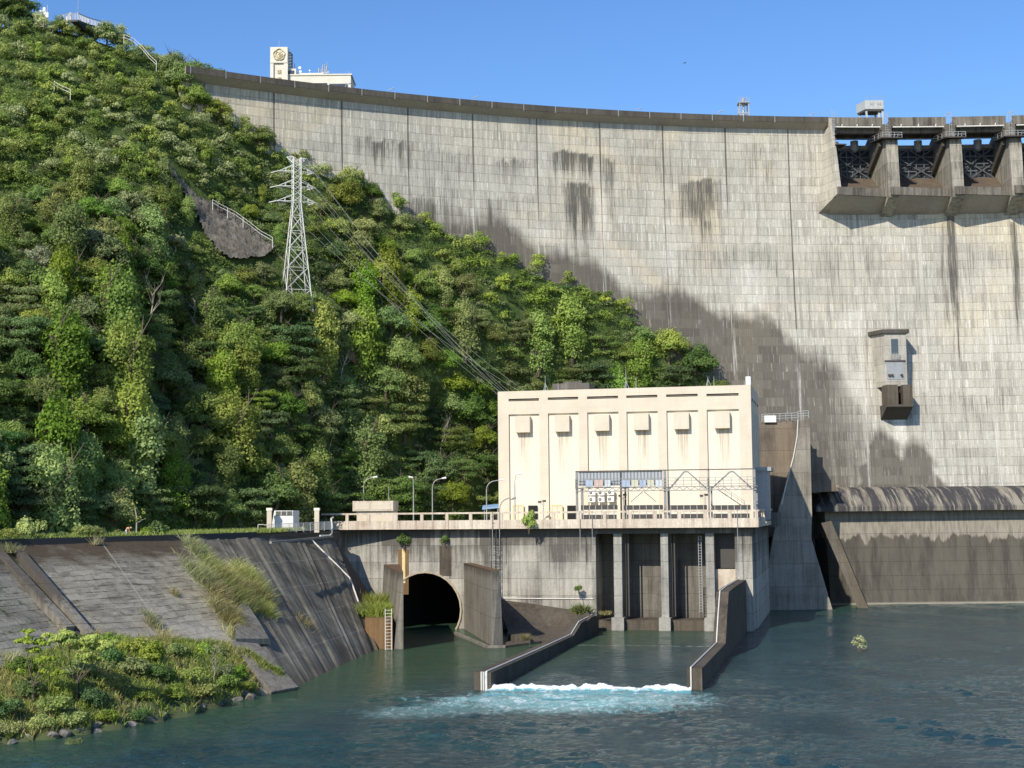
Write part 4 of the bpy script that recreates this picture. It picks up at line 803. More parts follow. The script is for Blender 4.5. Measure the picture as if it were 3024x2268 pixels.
for u, lb in ((796, 'cream gate pillar left of the white hut'), (936, 'cream gate pillar at the end of the wire fence right of the hut')):
    q = WY(u, 1500, 244); t = thing('gate_pillar', lb, 'gate pillar', [q[0], q[1], 17.8], 'gate pillars'); mb = MB(); mb.box(q[0]-.38, q[0]+.38, q[1]-.38, q[1]+.38, 17.3, q[2]-.45); obj('shaft', mb, M['cream'], t); mb = MB(); mb.box(q[0]-.46, q[0]+.46, q[1]-.46, q[1]+.46, q[2]-.44, q[2]); obj('cap', mb, M['cream_panel'], t)
t = thing('wire_fence', 'low galvanised wire fence in front of the gate hut', 'fence', WY(880, 1568, 236)*[1, 1, 0]+EZ*17.2)
mb = MB(); mw = MB(); f0, f1 = WY(790, 1572, 236), WY(978, 1563, 243)
for k in range(10):
    q = f0+(f1-f0)*k/9; mb.bar(q-EZ*.2, q+EZ*1.25, .08)
mb.bar(f0+EZ*1.25, f1+EZ*1.25, .07); mb.bar(f0+EZ*.05, f1+EZ*.05, .07); obj('fence_post', mb, M['steel'], t)
for k in range(110): q = f0+(f1-f0)*k/109; mw.bar(q, q+EZ*1.2, .018)
for k in range(8): mw.bar(f0+EZ*.15*(k+.5), f1+EZ*.15*(k+.5), .018)
obj('wire_mesh', mw, M['steel'], t)
t = thing('wire_gate', 'pale metal gate frame at the left end of the wire fence', 'gate', WY(775, 1572, 236))
mb = MB(); 
for u0, u1, v0, v1 in ((762, 779, 1549, 1573), (779, 792, 1550, 1573)):
    c = [WY(u0, v0, 236), WY(u1, v0, 236), WY(u1, v1, 236), WY(u0, v1, 236)]
    for i in range(4): mb.bar(c[i], c[(i+1) % 4], .09)
obj('frame', mb, M['pipe'], t)
mb = MB(); mb.path([WY(984, 1528, 246), WY(978, 1532, 245), WY(981, 1556, 244), WY(980, 1575, 244), WY(974, 1581, 243), WY(945, 1582, 240)], .14); obj('vent_pipe', mb, M['pipe'], None, label='bent white pipe rising at the left end of the parapet', cat='pipe')
# blue canopy left of power house
t = thing('blue_canopy', 'small light blue canopy roof just left of the power house', 'canopy', WY(1450, 1515, 278)); a, b = WY(1424, 1505, 278), WY(1474, 1500, 278); mb = MB(); mb.prism([a, b, b+EZ*.3, a+EZ*.3], (0, 4, .5)); obj('roof', mb, M['bluep'], t); mb = MB()
for q in (a+np.array([.4, .3, 0]), b+np.array([-.3, .3, 0])): mb.bar(np.array([q[0], q[1], DZ-.3]), q, .12)
obj('post', mb, M['steel'], t)
# ------------------------------------------------------------------ WATER
def water_mat():
    h = NT('river_water', .07, .5); p = h.pos(); x, y, z = h.sep(p); h.b.inputs['IOR'].default_value = 1.33
    def d2(cx, cy, rx, ry, rot=0.0):
        c_, s_ = math.cos(rot), math.sin(rot); dx, dy = h.math('SUBTRACT', x, cx), h.math('SUBTRACT', y, cy)
        a = h.math('DIVIDE', h.math('ADD', h.math('MULTIPLY', dx, c_), h.math('MULTIPLY', dy, s_)), rx); b = h.math('DIVIDE', h.math('SUBTRACT', h.math('MULTIPLY', dy, c_), h.math('MULTIPLY', dx, s_)), ry)
        return h.math('ADD', h.math('MULTIPLY', a, a), h.math('MULTIPLY', b, b))
    n = h.noise(h.map(p, (.12, .07, 1)), 1, 5, .6, .4); n2 = h.noise(h.map(p, (.5, .25, 1)), 1, 5, .7, .8)
    deep = h.mix(h.mr(n, .35, .65), (.015, .043, .054), (.028, .068, .074))
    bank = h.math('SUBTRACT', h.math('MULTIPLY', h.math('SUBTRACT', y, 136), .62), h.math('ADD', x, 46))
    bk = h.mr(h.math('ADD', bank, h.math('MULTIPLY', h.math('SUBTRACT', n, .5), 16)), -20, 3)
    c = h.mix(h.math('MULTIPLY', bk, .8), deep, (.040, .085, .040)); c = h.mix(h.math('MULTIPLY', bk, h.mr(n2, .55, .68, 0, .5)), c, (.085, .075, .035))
    q = h.math('MULTIPLY', h.math('SUBTRACT', n2, .5), 2.2)
    aer = h.math('MAXIMUM', h.mr(h.math('ADD', d2(6.0, 163.5, 17, 11), q), 1.05, .0), h.math('MULTIPLY', h.mr(h.math('ADD', d2(-7, 158, 11, 6, .45), q), 1.1, .1), .38))
    fo = h.noise(h.map(p, (.9, .42, 1), ro=(0, 0, .3)), 1, 7, .78, 1.2)
    c = h.mix(h.math('MULTIPLY', aer, .85), c, (.26, .54, .54))
    fm = h.math('MULTIPLY', h.mr(fo, .49, .63), h.mr(aer, .05, .8)); c = h.mix(fm, c, (.74, .83, .83))
    fl = h.noise(h.map(p, (.8, .3, 1), (3, 5, 0)), 1, 5, .7, .6)
    fk = h.math('MULTIPLY', h.mr(fl, .70, .74), h.mr(y, 165, 150)); c = h.mix(h.math('MULTIPLY', fk, .6), c, (.6, .68, .68))
    line = h.math('MULTIPLY', h.mr(h.math('ABSOLUTE', h.math('ADD', h.math('SUBTRACT', y, 231), h.math('MULTIPLY', x, .22))), .7, .1), h.mr(h.noise(h.map(p, (1, 1, 1)), 1.2, 3), .4, .6)); inx = h.math('MULTIPLY', h.math('GREATER_THAN', x, 9), h.math('LESS_THAN', x, 34)); c = h.mix(h.math('MULTIPLY', h.math('MULTIPLY', line, inx), .5), c, (.6, .62, .6))
    h.put(h.b.inputs['Roughness'], h.mr(h.math('MAXIMUM', aer, fk), 0, 1, .07, .5))
    w2 = h.noise(h.map(p, (1.3, 2.4, 1), ro=(0, 0, -.2)), 1, 4, .65, .3); w3 = h.noise(h.map(p, (3.5, 6, 1), ro=(0, 0, .3)), 1, 3, .6)
    hh = h.math('ADD', h.math('MULTIPLY', w2, 1.0), h.math('MULTIPLY', w3, .35)); h.bump(h.math('MULTIPLY', hh, h.math('ADD', .55, h.math('MULTIPLY', h.noise(h.map(p, (.05, .03, 1)), 1, 3), .9))), 1.0, .30)
    return h.color(c)
WMAT = water_mat()
def water_sheet():
    xs_ = np.concatenate([[-700, -300, -150], np.arange(-82, 124, .42), [200, 400, 700]]); ys_ = np.concatenate([[-60, 40, 90], np.arange(112, 200, .30), np.arange(200, 330, .5), [345]])
    Xw, Yw = np.meshgrid(xs_, ys_); g = np.random.default_rng(12); Zw = np.zeros(Xw.shape)
    rgh = np.clip((215-(Yw-.45*(Xw-10)))/70, .22, 1.0); rgh = rgh*(1-.55*np.clip((Xw-45)/30, 0, 1)*np.clip((240-Yw)/60, 0, 1))
    calm = np.clip((-(Xw+46)+(Yw-136)*.62+14)/14, 0, 1); rgh = rgh*(1-.6*calm)
    for k in range(64):
        lam = g.uniform(1.1, 2.6) if k < 36 else g.uniform(2.6, 7.5); th = 1.35+g.normal()*.55; kx, ky = 2*math.pi/lam*math.cos(th), 2*math.pi/lam*math.sin(th); ph_ = kx*Xw+ky*Yw+g.uniform(0, 6.28)+.9*np.sin(.11*Xw+.07*Yw+k); Zw += (np.sin(ph_)-.25*np.cos(2*ph_))*lam**1.0*(.0085 if k < 36 else .0048)*g.uniform(.5, 1.3)
    grp = .65+.5*np.sin(.09*Xw+.16*Yw+1)*np.sin(.21*Xw-.05*Yw)+.2*np.sin(.4*Xw+.3*Yw); Zw = Zw*rgh*np.clip(grp, .25, 1.4)
    Zw[(Xw < -84) | (Xw > 125) | (Yw < 110) | (Yw > 331)] = 0
    V = np.c_[Xw.ravel(), Yw.ravel(), Zw.ravel()]; nx = len(xs_); ii, jj = np.meshgrid(np.arange(len(ys_)-1), np.arange(nx-1), indexing='ij'); b = (ii*nx+jj).ravel(); F_ = np.c_[b, b+1, b+nx+1, b+nx]
    me = fast_mesh('water', V, F_); me.materials.append(WMAT); me.polygons.foreach_set('use_smooth', [True]*len(me.polygons)); o = coll(bpy.data.objects.new('water', me)); tag(o, kind='structure')
water_sheet()
mb = MB(); mb.add([(-3000, -600, -6), (3000, -600, -6), (3000, 3000, -6), (-3000, 3000, -6)], [(0, 1, 2, 3)])
M['soil'] = plain('brown_soil', (.10, .085, .05), .95, var=.5, scale=.2)
obj('ground', mb, M['soil'], None, loc=(0, 0, -6), kind='structure')
# white water below the tailrace sill: a real tumbling surface
def foam():
    nx, ny = 300, 130; a, b = ln_*[1, 1, 0], rn*[1, 1, 0]; ex = (b-a)/np.linalg.norm(b-a); L = np.linalg.norm(b-a); ey = np.array([-ex[1], ex[0], 0]); X = np.linspace(-.5, L-1.2, nx); Y = np.linspace(2.2, -9, ny); g = np.random.default_rng(5)
    H = np.zeros((ny, nx))
    for k in range(120):
        f = g.uniform(.5, 7); th = g.uniform(0, math.pi); ph_ = g.uniform(0, 6.28); H += np.sin(f*(np.cos(th)*X[None]+np.sin(th)*Y[:, None]*1.2)+ph_)/f**.8
    H = H/np.abs(H).max(); crest = np.exp(-((Y[:, None]+.2*np.sin(X[None]*.9)+.3*np.sin(X[None]*2.3+1))/(.7+.35*np.sin(X[None]*1.3)*np.sin(X[None]*.37)))**2)
    Z = .03+crest*(.40+.32*np.maximum(H, -.4)+.10*g.uniform(-1, 1, H.shape))+.20*H*np.exp(Y[:, None]/4)-.03
    Z = Z*np.clip((Y[:, None]+9)/4, 0, 1)*np.clip((2.2-Y[:, None])/1, 0, 1)-.04*np.clip((-Y[:, None]-4)/3, 0, 1)-.05*(Y[:, None] > 1.9)
    P = a[None, None]+ex*X[None, :, None]+ey*Y[:, None, None]+EZ*Z[..., None]; m = MB(); m.grid(P); return m
def foam_mat():
    h = NT('white_water_foam', .5, .4); p = h.pos(); x, y, z = h.sep(p); f = h.noise(h.map(p, (1.2, .6, 1.5)), 1, 6, .72, .7); g = h.mr(h.math('ADD', h.math('MULTIPLY', z, 1.5), h.math('MULTIPLY', h.math('SUBTRACT', f, .5), 1.6)), .05, .5)
    c = h.mix(g, (.10, .33, .37), (.86, .9, .9)); h.bump(f, .8, .2); return h.color(c)
mf = foam(); fo = obj('white_water', mf, foam_mat(), None, smooth=True, rec=False, kind='stuff'); tag(fo, 'white foaming water tumbling over the tailrace sill between the guide walls', 'white water')
# ------------------------------------------------------------------ EMBANKMENT
C = [WZ(-420, 1640, 17.0)*0+np.array([-84, 112, 17.0]), WZ(40, 1610, 17.0), WZ(560, 1594, 17.0), WZ(760, 1590, 16.8), WZ(985, 1583, 16.4)]
Fw = [np.array([-62, 100, -1.0]), np.array([-38.5, 160, -1.0]), WZ(850, 2048, 0)-EZ*.6, WZ(985, 1978, 0)-EZ*.6, WZ(1112, 1922, 0)-EZ*.6]
def slope_mesh(i0, i1, nu, nv, ribs=False, tmax=1.0):
    m = MB(); g = np.random.default_rng(3); UV = []; P = []; rib_h = np.repeat(g.uniform(0, .22, 200)*(g.random(200) < .55), g.integers(1, 4, 200))
    def at(a, t):
        k = min(int(a), len(C)-2); f = a-k; return (C[k]*(1-f)+C[k+1]*f)*(1-t)+(Fw[k]*(1-f)+Fw[k+1]*f)*t
    for i, t in enumerate(np.linspace(0, tmax, nv)):
        row = []
        for j, a in enumerate(np.linspace(i0, i1, nu)):
            p = at(a, t); n_ = np.array([.6, -.27, .75]); off = 0
            if ribs: off = rib_h[j]*(1 if 2 < j < nu-2 else 0)
            else: off = .05*math.sin(a*9+t*7)+.02*g.uniform(-1, 1)
            row.append(p+n_*off); UV.append((a*14, t*26))
        P.append(row)
    m.grid(np.array(P)); m.uv = UV; return m, at
def slope_mat(name, rib):
    h = NT(name, .95, .1); uv = h.uv(); u, v, _ = h.sep(uv); p = h.pos()
    bl = h.noise(p, .22, 5, .65); st = h.noise(h.comb(h.math('MULTIPLY', u, 1.6 if rib else .35), h.math('MULTIPLY', v, .10 if rib else 1.3), 0), 1, 5, .7)
    st2 = h.noise(h.comb(h.math('MULTIPLY', u, 4.5 if rib else 1.2), h.math('MULTIPLY', v, .12 if rib else 3.4), 3), 1, 5, .7)
    c = h.mix(h.mr(bl, .35, .68), (.36, .345, .28) if not rib else (.22, .205, .165), (.20, .185, .15) if not rib else (.085, .078, .062))
    c = h.mix(h.math('MULTIPLY', h.mr(st, .5, .68), .75), c, (.045, .04, .035))
    c = h.mix(h.math('MULTIPLY', h.mr(st2, .58, .72), .55), c, (.38, .36, .30))
    if not rib:
        wv = h.math('MULTIPLY', h.math('SUBTRACT', h.noise(h.comb(h.math('MULTIPLY', u, .12), h.math('MULTIPLY', v, .25), 0), 1, 4, .6), .5), 1.5); vv_ = h.math('DIVIDE', h.math('ADD', v, wv), .92)
        row = h.math('FLOOR', vv_); fr = h.math('FRACT', vv_); uu_ = h.math('ADD', h.math('MULTIPLY', u, .62), h.math('MULTIPLY', h.white(h.comb(row, 1, 2)), 5)); cell = h.white(h.comb(h.math('FLOOR', uu_), row, 4)); fv = h.math('FRACT', uu_)
        c = h.mix(h.math('MULTIPLY', cell, .45), c, (.13, .12, .095)); c = h.mix(h.math('MULTIPLY', h.math('GREATER_THAN', cell, .86), .35), c, (.42, .40, .33))
        ln = h.math('MAXIMUM', h.math('LESS_THAN', fr, .13), h.math('MULTIPLY', h.math('LESS_THAN', fv, .03), .5)); c = h.mix(h.math('MULTIPLY', ln, h.mr(h.noise(p, .6, 4, .7), .42, .6, .12, .9)), c, (.035, .032, .024))
        c = h.mix(h.math('MULTIPLY', h.mr(h.noise(p, .8, 6, .75), .52, .66), .6), c, (.055, .05, .038))
        c = h.mix(h.mr(h.math('ADD', v, h.math('MULTIPLY', h.math('SUBTRACT', bl, .5), 10)), 4.5, 1.5, 0, .9), c, (.065, .048, .032))
        big = h.math('FRACT', h.math('ADD', h.math('MULTIPLY', u, .06), .77)); c = h.mix(h.math('MULTIPLY', h.math('LESS_THAN', big, .008), .6), c, (.34, .32, .25))
        c = h.mix(h.math('MULTIPLY', h.mr(h.noise(p, .5, 5, .7), .56, .66), h.mr(u, 17, 13)), c, (.05, .07, .02))
        c = h.mix(h.mr(v, 12, 17, 0, .45), c, (.34, .32, .27))
    else:
        fr = h.math('FRACT', h.math('DIVIDE', v, 5.2)); c = h.mix(h.math('MULTIPLY', h.math('LESS_THAN', fr, .02), .6), c, (.3, .28, .24))
        c = h.mix(h.mr(v, 22, 25.5, 0, .6), c, (.10, .08, .06))
        fu = h.noise(h.comb(h.math('MULTIPLY', u, 3.0), 0, 7), 1, 2, .5); c = h.mix(h.math('MULTIPLY', h.mr(fu, .66, .7), .45), c, (.4, .37, .3))
    h.bump(h.math('ADD', h.noise(p, 1.6, 5, .7), h.math('MULTIPLY', st2, .6)), .7, .15); return h.color(c)
m, atS = slope_mesh(0, 2, 60, 34)
sl_o = obj('bank_revetment', m, slope_mat('panelled_revetment', False), None, rec=False); tag(sl_o, 'weathered grey block paved slope on the left bank below the road', 'revetment')
m, _ = slope_mesh(2.0, 4, 66, 10, ribs=True)
rb_o = obj('bank_revetment', m, slope_mat('ribbed_revetment', True), None, rec=False); tag(rb_o, 'dark ribbed concrete slope falling to the water left of the tunnel', 'revetment')
M['band'] = plain('dark_wet_concrete', (.042, .044, .045), .85, var=.4)
# dark vertical cap wall along the crest, with light coping
def crestwall(name, i0, i1, zb, zt, th_, mat, label, cat):
    m = MB()
    for a in np.arange(i0, i1, .5):
        b = min(a+.5, i1); k = min(int(a), 3); f = a-k; p = C[k]*(1-f)+C[k+1]*f; k2 = min(int(b), 3); f2 = b-k2; q = C[k2]*(1-f2)+C[k2+1]*f2
        m.prism([np.array([p[0], p[1], zb]), np.array([q[0], q[1], zb]), np.array([q[0], q[1], zt]), np.array([p[0], p[1], zt])], (-th_, th_*.4, 0))
    return obj(name, m, mat, None, label=label, cat=cat)
cw = crestwall('crest_wall', 0, 3, 16.2, 17.75, .5, M['band'], 'long dark wet crest wall topping the left bank slope', 'wall')
m = MB(); p, q = C[3], C[4]; m.prism([np.array([p[0], p[1], 15.5]), np.array([q[0]+1, q[1], 15.5]), np.array([q[0]+1, q[1], 17.2]), np.array([p[0], p[1], 17.3])], (-1, 1, 0)); obj('ledge_wall', m, M['wing'], None, label='brown concrete ledge under the wire fence above the ribbed slope', cat='wall')
m = MB(); m.bar(WZ(800, 1602, 16.4)+np.array([0, -.3, 0]), WZ(982, 1584, 16.6)+np.array([0, -.3, 0]), .35, .3); obj('ledge_kerb', m, M['buttress'], None, label='pale kerb line along the top of the ribbed slope', cat='kerb')
m = MB(); m.prism([WY(1040, 1600, 262)*0+C[4]+np.array([0, 0, 0]), Fw[4]+np.array([.5, 0, 0]), Fw[4]+np.array([0, 34, 0]), np.array([C[4][0], 263, -1]), np.array([C[4][0], 263, 16.4])], (-.6, 0, 0)); obj('slope_end_wall', m, M['guide'], None, label='dark end wall of the ribbed slope against the plant wall', cat='wall')
# drain pipe and grooves down the ribbed slope
def onslope(u, v): return plane_hit(C[3], C[4], Fw[4], u, v)
m = MB(); m.path([onslope(893, 1568)+EZ*.6, onslope(900, 1580)+EZ*.35, onslope(1034, 1713)+EZ*.3, onslope(1058, 1782)+EZ*.3], .13); obj('slope_pipe', m, M['pipe'], None, label='straight pale pipe running diagonally down the ribbed slope', cat='pipe')
PLp = (C[1], C[2], Fw[2])
def onL2(u, v): return plane_hit(*PLp, u, v)
t = thing('drain_channel', 'straight concrete drain channel descending the left slope between two side walls', 'drain channel', onL2(130, 1780))
for (a, b) in (((-40, 1612), (198, 1868)), ((40, 1632), (258, 1888))):
    m = MB(); p, q = onL2(*a), onL2(*b); m.bar(p+np.array([.3, 0, .25]), q+np.array([.3, 0, .25]), 1.05, 1.0); obj('side_wall', m, M['wing'], t)
m = MB(); m.bar(onL2(-5, 1630)+EZ*.1, onL2(225, 1880)+EZ*.1, 1.0, .3); obj('channel_floor', m, M['band'], t)
pk = [onslope(0, 0)]*0; q = lambda u, v, dz=0: plane_hit(C[2], C[3], Fw[2], u, v)+EZ*dz
m = MB(); base = [q(725, 1786, .2), q(778, 1868, .2), q(800, 1905, .1), q(700, 1905, .1), q(706, 1820, .2)]
m.prism(base, (-.2, -.2, .7)); obj('slope_buttress', m, M['wing'], None, label='wedge of grey concrete standing at the foot of the reeds on the slope', cat='buttress')
m = MB(); base = [q(680, 1905, .0), q(760, 1912, .0), q(880, 2040, .0), q(800, 2045, -.4)]; m.prism(base, (.1, -.2, .5)); obj('toe_slab', m, M['wing'], None, label='grey concrete slab at the lower left foot of the ribbed slope', cat='concrete slab')
# ------------------------------------------------------------------ HILL
HC = []      # columns of the hillside: foot point, top point
for u, Yf, v, Yt, dz in [(-330,196,700,262,4.5),(-150,190,250,276,4.5),(0,200,50,284,2.0),(120,206,60,286,1.4),(250,212,92,288,1.2),(400,223,140,291,1.6),(500,231,194,293,2.4)]:
    a = WY(u, 1500, Yf); a[2] = 17.6; b = WY(u, v, Yt); b[2] -= dz; HC.append((u, a, b))
for u, Yf, v, dz in [(590,237,298,3.8),(700,246,328,3.8),(780,252,400,4.0),(870,256,432,4.6),(957,268,458,4.8),(1060,279,515,5),(1175,285,570,5.2),(1270,289,612,5.2),(1367,293,652,5.2),(1490,306,705,5.2),(1613,311,765,5.2),(1700,314,782,5.2),(1790,317,806,5.2),(1870,319,890,5),(1955,320,984,5),(2050,320,1035,5),(2130,320,1090,4.5),(2190,320,1200,4),(2240,320,1350,3)]:
    s_, z_ = DS(u, v); b = DF(s_, DR-bulge(z_)-.6, z_); b[2] -= dz; a = WY(u, 1500, Yf); a[2] = 17.6; HC.append((u, a, b))
hu = np.array([c[0] for c in HC]); hA = np.array([c[1] for c in HC]); hB = np.array([c[2] for c in HC])
nA, nB = 380, 170; au = np.linspace(hu[0], hu[-1], nA); tb = np.linspace(0, 1, nB)
FA = np.array([np.interp(au, hu, hA[:, k]) for k in range(3)]).T; FB = np.array([np.interp(au, hu, hB[:, k]) for k in range(3)]).T
gg = np.random.default_rng(8)
SH = FA[None]*(1-tb[:, None, None])+FB[None]*tb[:, None, None]
vm = 1560-(1560-np.interp(au, hu, [px(c[2])[1][0] for c in HC]))[None]*tb[:, None]       # rough height in the view, used only to shape gullies
UU = np.repeat(au[None], nB, 0); wob = np.zeros(UU.shape)
for k in range(40):
    f = gg.uniform(.004, .022); t_ = gg.uniform(0, 6.28); p_ = gg.uniform(0, 6.28); wob += np.sin(f*(np.cos(t_)*UU+np.sin(t_)*vm)+p_)/(f*120+1)
wob = wob/np.abs(wob).max()*4.2
gul = -9*np.exp(-((UU-(600-(vm-700)*.12))/75)**2)*np.clip((vm-820)/200, 0, 1)*np.clip((1500-vm)/150, 0, 1)+4*np.exp(-((UU-330)/130)**2)*np.clip((vm-500)/300, 0, 1)*np.clip((1500-vm)/200, 0, 1)-5*np.exp(-((UU-1290)/50)**2)*np.clip((vm-1150)/150, 0, 1)
off = (wob+gul)*np.sin(np.pi*np.clip(tb, 0, 1))[:, None]**.7
outd = np.array([.35, -.93, .15]); SH = SH+off[..., None]*outd
SH[:, :, 2] = np.maximum(SH[:, :, 2], 17.6)
rr0 = np.hypot(SH[..., 0]-DC[0], SH[..., 1]-DC[1]); lim = DR-11*(np.clip(106-SH[..., 2], 0, 106)/106)**1.6-.8; kk = np.where((au[None] > 560) & (rr0 > lim), lim/rr0, 1)
SH[..., 0] = DC[0]+(SH[..., 0]-DC[0])*kk; SH[..., 1] = DC[1]+(SH[..., 1]-DC[1])*kk
SU, SV = px(SH.reshape(-1, 3)); SU = SU.reshape(nB, nA); SV = SV.reshape(nB, nA)
tl = au < 560; bk = []                                  # plateau behind the skyline at the left
for d_, dz in ((10, 1.5), (25, 2.5), (50, 6), (90, 14)):
    q = FB.copy(); f = np.clip((520-au)/120, 0, 1)[:, None]; f2 = np.clip((130-au)/400, 0, 1)[:, None]; q = q+np.array([-.1*d_, d_, 0])*f+np.array([0, 0, 1])*(dz*f2*1.6-1.0*(1-f2)*d_*.12)*f; bk.append(q)
FULL = np.concatenate([SH, np.array(bk)], 0); nn = FULL.shape[0]
Fq = np.array([(i*nA+j, i*nA+j+1, (i+1)*nA+j+1, (i+1)*nA+j) for i in range(nn-1) for j in range(nA-1) if i < nB-1 or au[j+1] < 520])
def hill_mat():
    h = NT('hill_undergrowth', .95, .1); p = h.pos(); n = h.noise(p, .3, 6, .7); c = h.mix(h.mr(n, .38, .62), (.05, .085, .025), (.09, .125, .04))
    c = h.mix(h.mr(h.noise(p, .13, 5, .7), .60, .68, 0, .8), c, (.12, .10, .07)); h.bump(h.noise(p, 1.2, 5, .7), 1, .5); return h.color(c)
me = fast_mesh('hill', FULL.reshape(-1, 3), Fq); me.materials.append(hill_mat()); me.polygons.foreach_set('use_smooth', [True]*len(me.polygons)); hill = coll(bpy.data.objects.new('hill', me)); tag(hill, kind='structure')
SHf = SH.reshape(-1, 3); SUf = SU.ravel(); SVf = SV.ravel()
def on_hill(u, v): return SHf[np.argmin((SUf-u)**2+(SVf-v)**2)].copy()
# flat terrace carrying the riverside road between crest wall and hill foot
P_ = []
for k in range(5): 
    c_ = C[k]; P_.append((c_[0]-.3, c_[1], 17.55))
ft = [tuple(p[:2])+(17.56,) for p in hA[:12]]
fi_ = np.linspace(0, 1, 40); ca = np.array([np.interp(fi_*4, range(5), [p[k] for p in P_]) for k in range(3)]).T; ha = np.array([np.interp(fi_*11, range(12), [p[k] for p in ft]) for k in range(3)]).T
m = MB(); m.grid(np.array([ca, (ca+ha)/2+EZ*.05, ha+np.array([0, 3, 0])])); M['verge'] = plain('grass_verge_soil', (.06, .085, .03), .95, var=.5, scale=.5, dirt=(.12, .10, .06)); obj('terrace', m, M['verge'], None, rec=False, kind='structure')
# terrace between the crest wall and the hill foot is the flat part of the same sheet; plant yard
m = MB(); m.add([(-33, 262, 17.42), (41, 262, 17.42), (41, 300, 17.42), (-40, 300, 17.42)], [(0, 1, 2, 3)]); obj('yard', m, M['plant_wall'], None, kind='structure', loc=(0, 290, 17.42))
# ------------------------------------------------------------------ FOLIAGE
def leaf_mat(name, dark, light, hue=.05, trans=.4, yel=None):
    h = NT(name, .55, .25); oi = h.n('ShaderNodeObjectInfo'); t = h.attr('tint')
    c = h.mix(t, dark, light)
    if yel: c = h.mix(h.math('MULTIPLY', h.mr(h.attr('tint2'), .55, 1), .8), c, yel)
    hs = h.n('ShaderNodeHueSaturation'); h.put(hs.inputs['Hue'], h.mr(oi.outputs['Random'], 0, 1, .5-hue*.6, .5+hue*.45)); h.put(hs.inputs['Saturation'], h.mr(h.white(h.comb(oi.outputs['Random'], 2, 3)), 0, 1, .75, 1.1)); h.put(hs.inputs['Value'], h.mr(h.white(h.comb(oi.outputs['Random'], 5, 1)), 0, 1, .78, 1.45)); h.put(hs.inputs['Color'], c)
    h.color(hs.outputs[0])
    tr = h.n('ShaderNodeBsdfTranslucent'); h.put(tr.inputs['Color'], hs.outputs[0]); mx = h.n('ShaderNodeMixShader'); mx.inputs[0].default_value = trans
    h.L(h.b.outputs[0], mx.inputs[1]); h.L(tr.outputs[0], mx.inputs[2]); h.L(mx.outputs[0], h.N['Material Output'].inputs['Surface']); return h.m
LM = [leaf_mat('leaf_deep_green', (0.085, 0.156, 0.029), (0.255, 0.360, 0.075), .05), leaf_mat('leaf_fresh_green', (0.117, 0.208, 0.033), (0.348, 0.452, 0.087), .05),
      leaf_mat('leaf_olive', (0.130, 0.195, 0.046), (0.348, 0.418, 0.110), .05), leaf_mat('leaf_pale_silver', (0.143, 0.208, 0.065), (0.441, 0.499, 0.220), .04, yel=(.40, .44, .24)),
      leaf_mat('leaf_dark_blue_green', (0.062, 0.124, 0.039), (0.174, 0.278, 0.081), .05), leaf_mat('leaf_yellow_green', (0.182, 0.260, 0.046), (0.441, 0.510, 0.104), .03)]
def unit(v): return v/np.maximum(np.linalg.norm(v, axis=1, keepdims=True), 1e-9)
def leaves(P, Nn, size, tint, g, asp=.62, droop=0.0):
    """folded two-quad sprays at P facing Nn"""
    n = len(P); T = unit(np.cross(Nn, unit(g.normal(size=(n, 3))))); T[:, 2] -= droop; T = unit(T); B = unit(np.cross(Nn, T)); a = T*size[:, None]*.5; b = B*size[:, None]*.5*asp; up = Nn*size[:, None]*.16
    V = np.stack([P-a, P+b*1.0-up*.4, P+a, P-b-up*.4], 1); return V.reshape(-1, 3), np.arange(4*n).reshape(n, 4), np.repeat(tint, 4)
def crown_arrays(g, rad, hgt, base, nl, n, size, spread=1.0, flat=.85, lob=(.3, .48), droop=0, shape='dome'):
    L = []; 
    for k in range(nl):
        th = g.uniform(0, 6.283); rr = rad*spread*math.sqrt(g.uniform(0, 1))*.72
        if shape == 'column': zz = base+hgt*g.uniform(.02, .95); rr *= .55
        elif shape == 'layer': zz = base+hgt*g.choice([.3, .55, .8])+g.uniform(-.4, .4); rr *= 1.1
        else: zz = base+hgt*(.12+.72*(1-(rr/rad)**2))*g.uniform(.45, 1.05)
        R_ = rad*g.uniform(*lob); L.append((rr*math.cos(th), rr*math.sin(th), zz, R_, R_*flat*g.uniform(.8, 1.2), g.uniform(0, 1)))
    L = np.array(L); wgt = L[:, 3]**2; k = g.choice(nl, n, p=wgt/wgt.sum()); D = g.normal(size=(n, 3)); D[:, 2] = np.abs(D[:, 2])*.9-.25*np.abs(g.normal(size=n)); D = unit(D)
    rr = (g.uniform(.72, 1.08, n))[:, None]; jit = 1+.18*np.sin(D[:, :1]*7+k[:, None])
    P = L[k, :3]+D*rr*jit*np.c_[L[k, 3], L[k, 3], L[k, 4]]
    N_ = unit(D+g.normal(size=(n, 3))*.55+np.array([0, 0, .25])); sz = size*g.uniform(.6, 1.35, n)
    ti = np.clip(.15+.5*L[k, 5]+.35*g.random(n)**1.5+.12*D[:, 2], 0, 1)
    return P, N_, sz, ti
def mesh_from(name, V, F_, tint, mats, tint2=None, mi=None):
    me = fast_mesh(name, V, F_)
    for m_ in mats: me.materials.append(m_)
    at = me.attributes.new('tint', 'FLOAT', 'POINT'); at.data.foreach_set('value', tint.astype(np.float32))
    if tint2 is None: tint2 = np.repeat(np.random.default_rng(1).random(len(V)//4), 4)[:len(V)]
    at = me.attributes.new('tint2', 'FLOAT', 'POINT'); at.data.foreach_set('value', tint2.astype(np.float32))
    if mi is not None: me.polygons.foreach_set('material_index', mi.astype(np.int32))
    return me
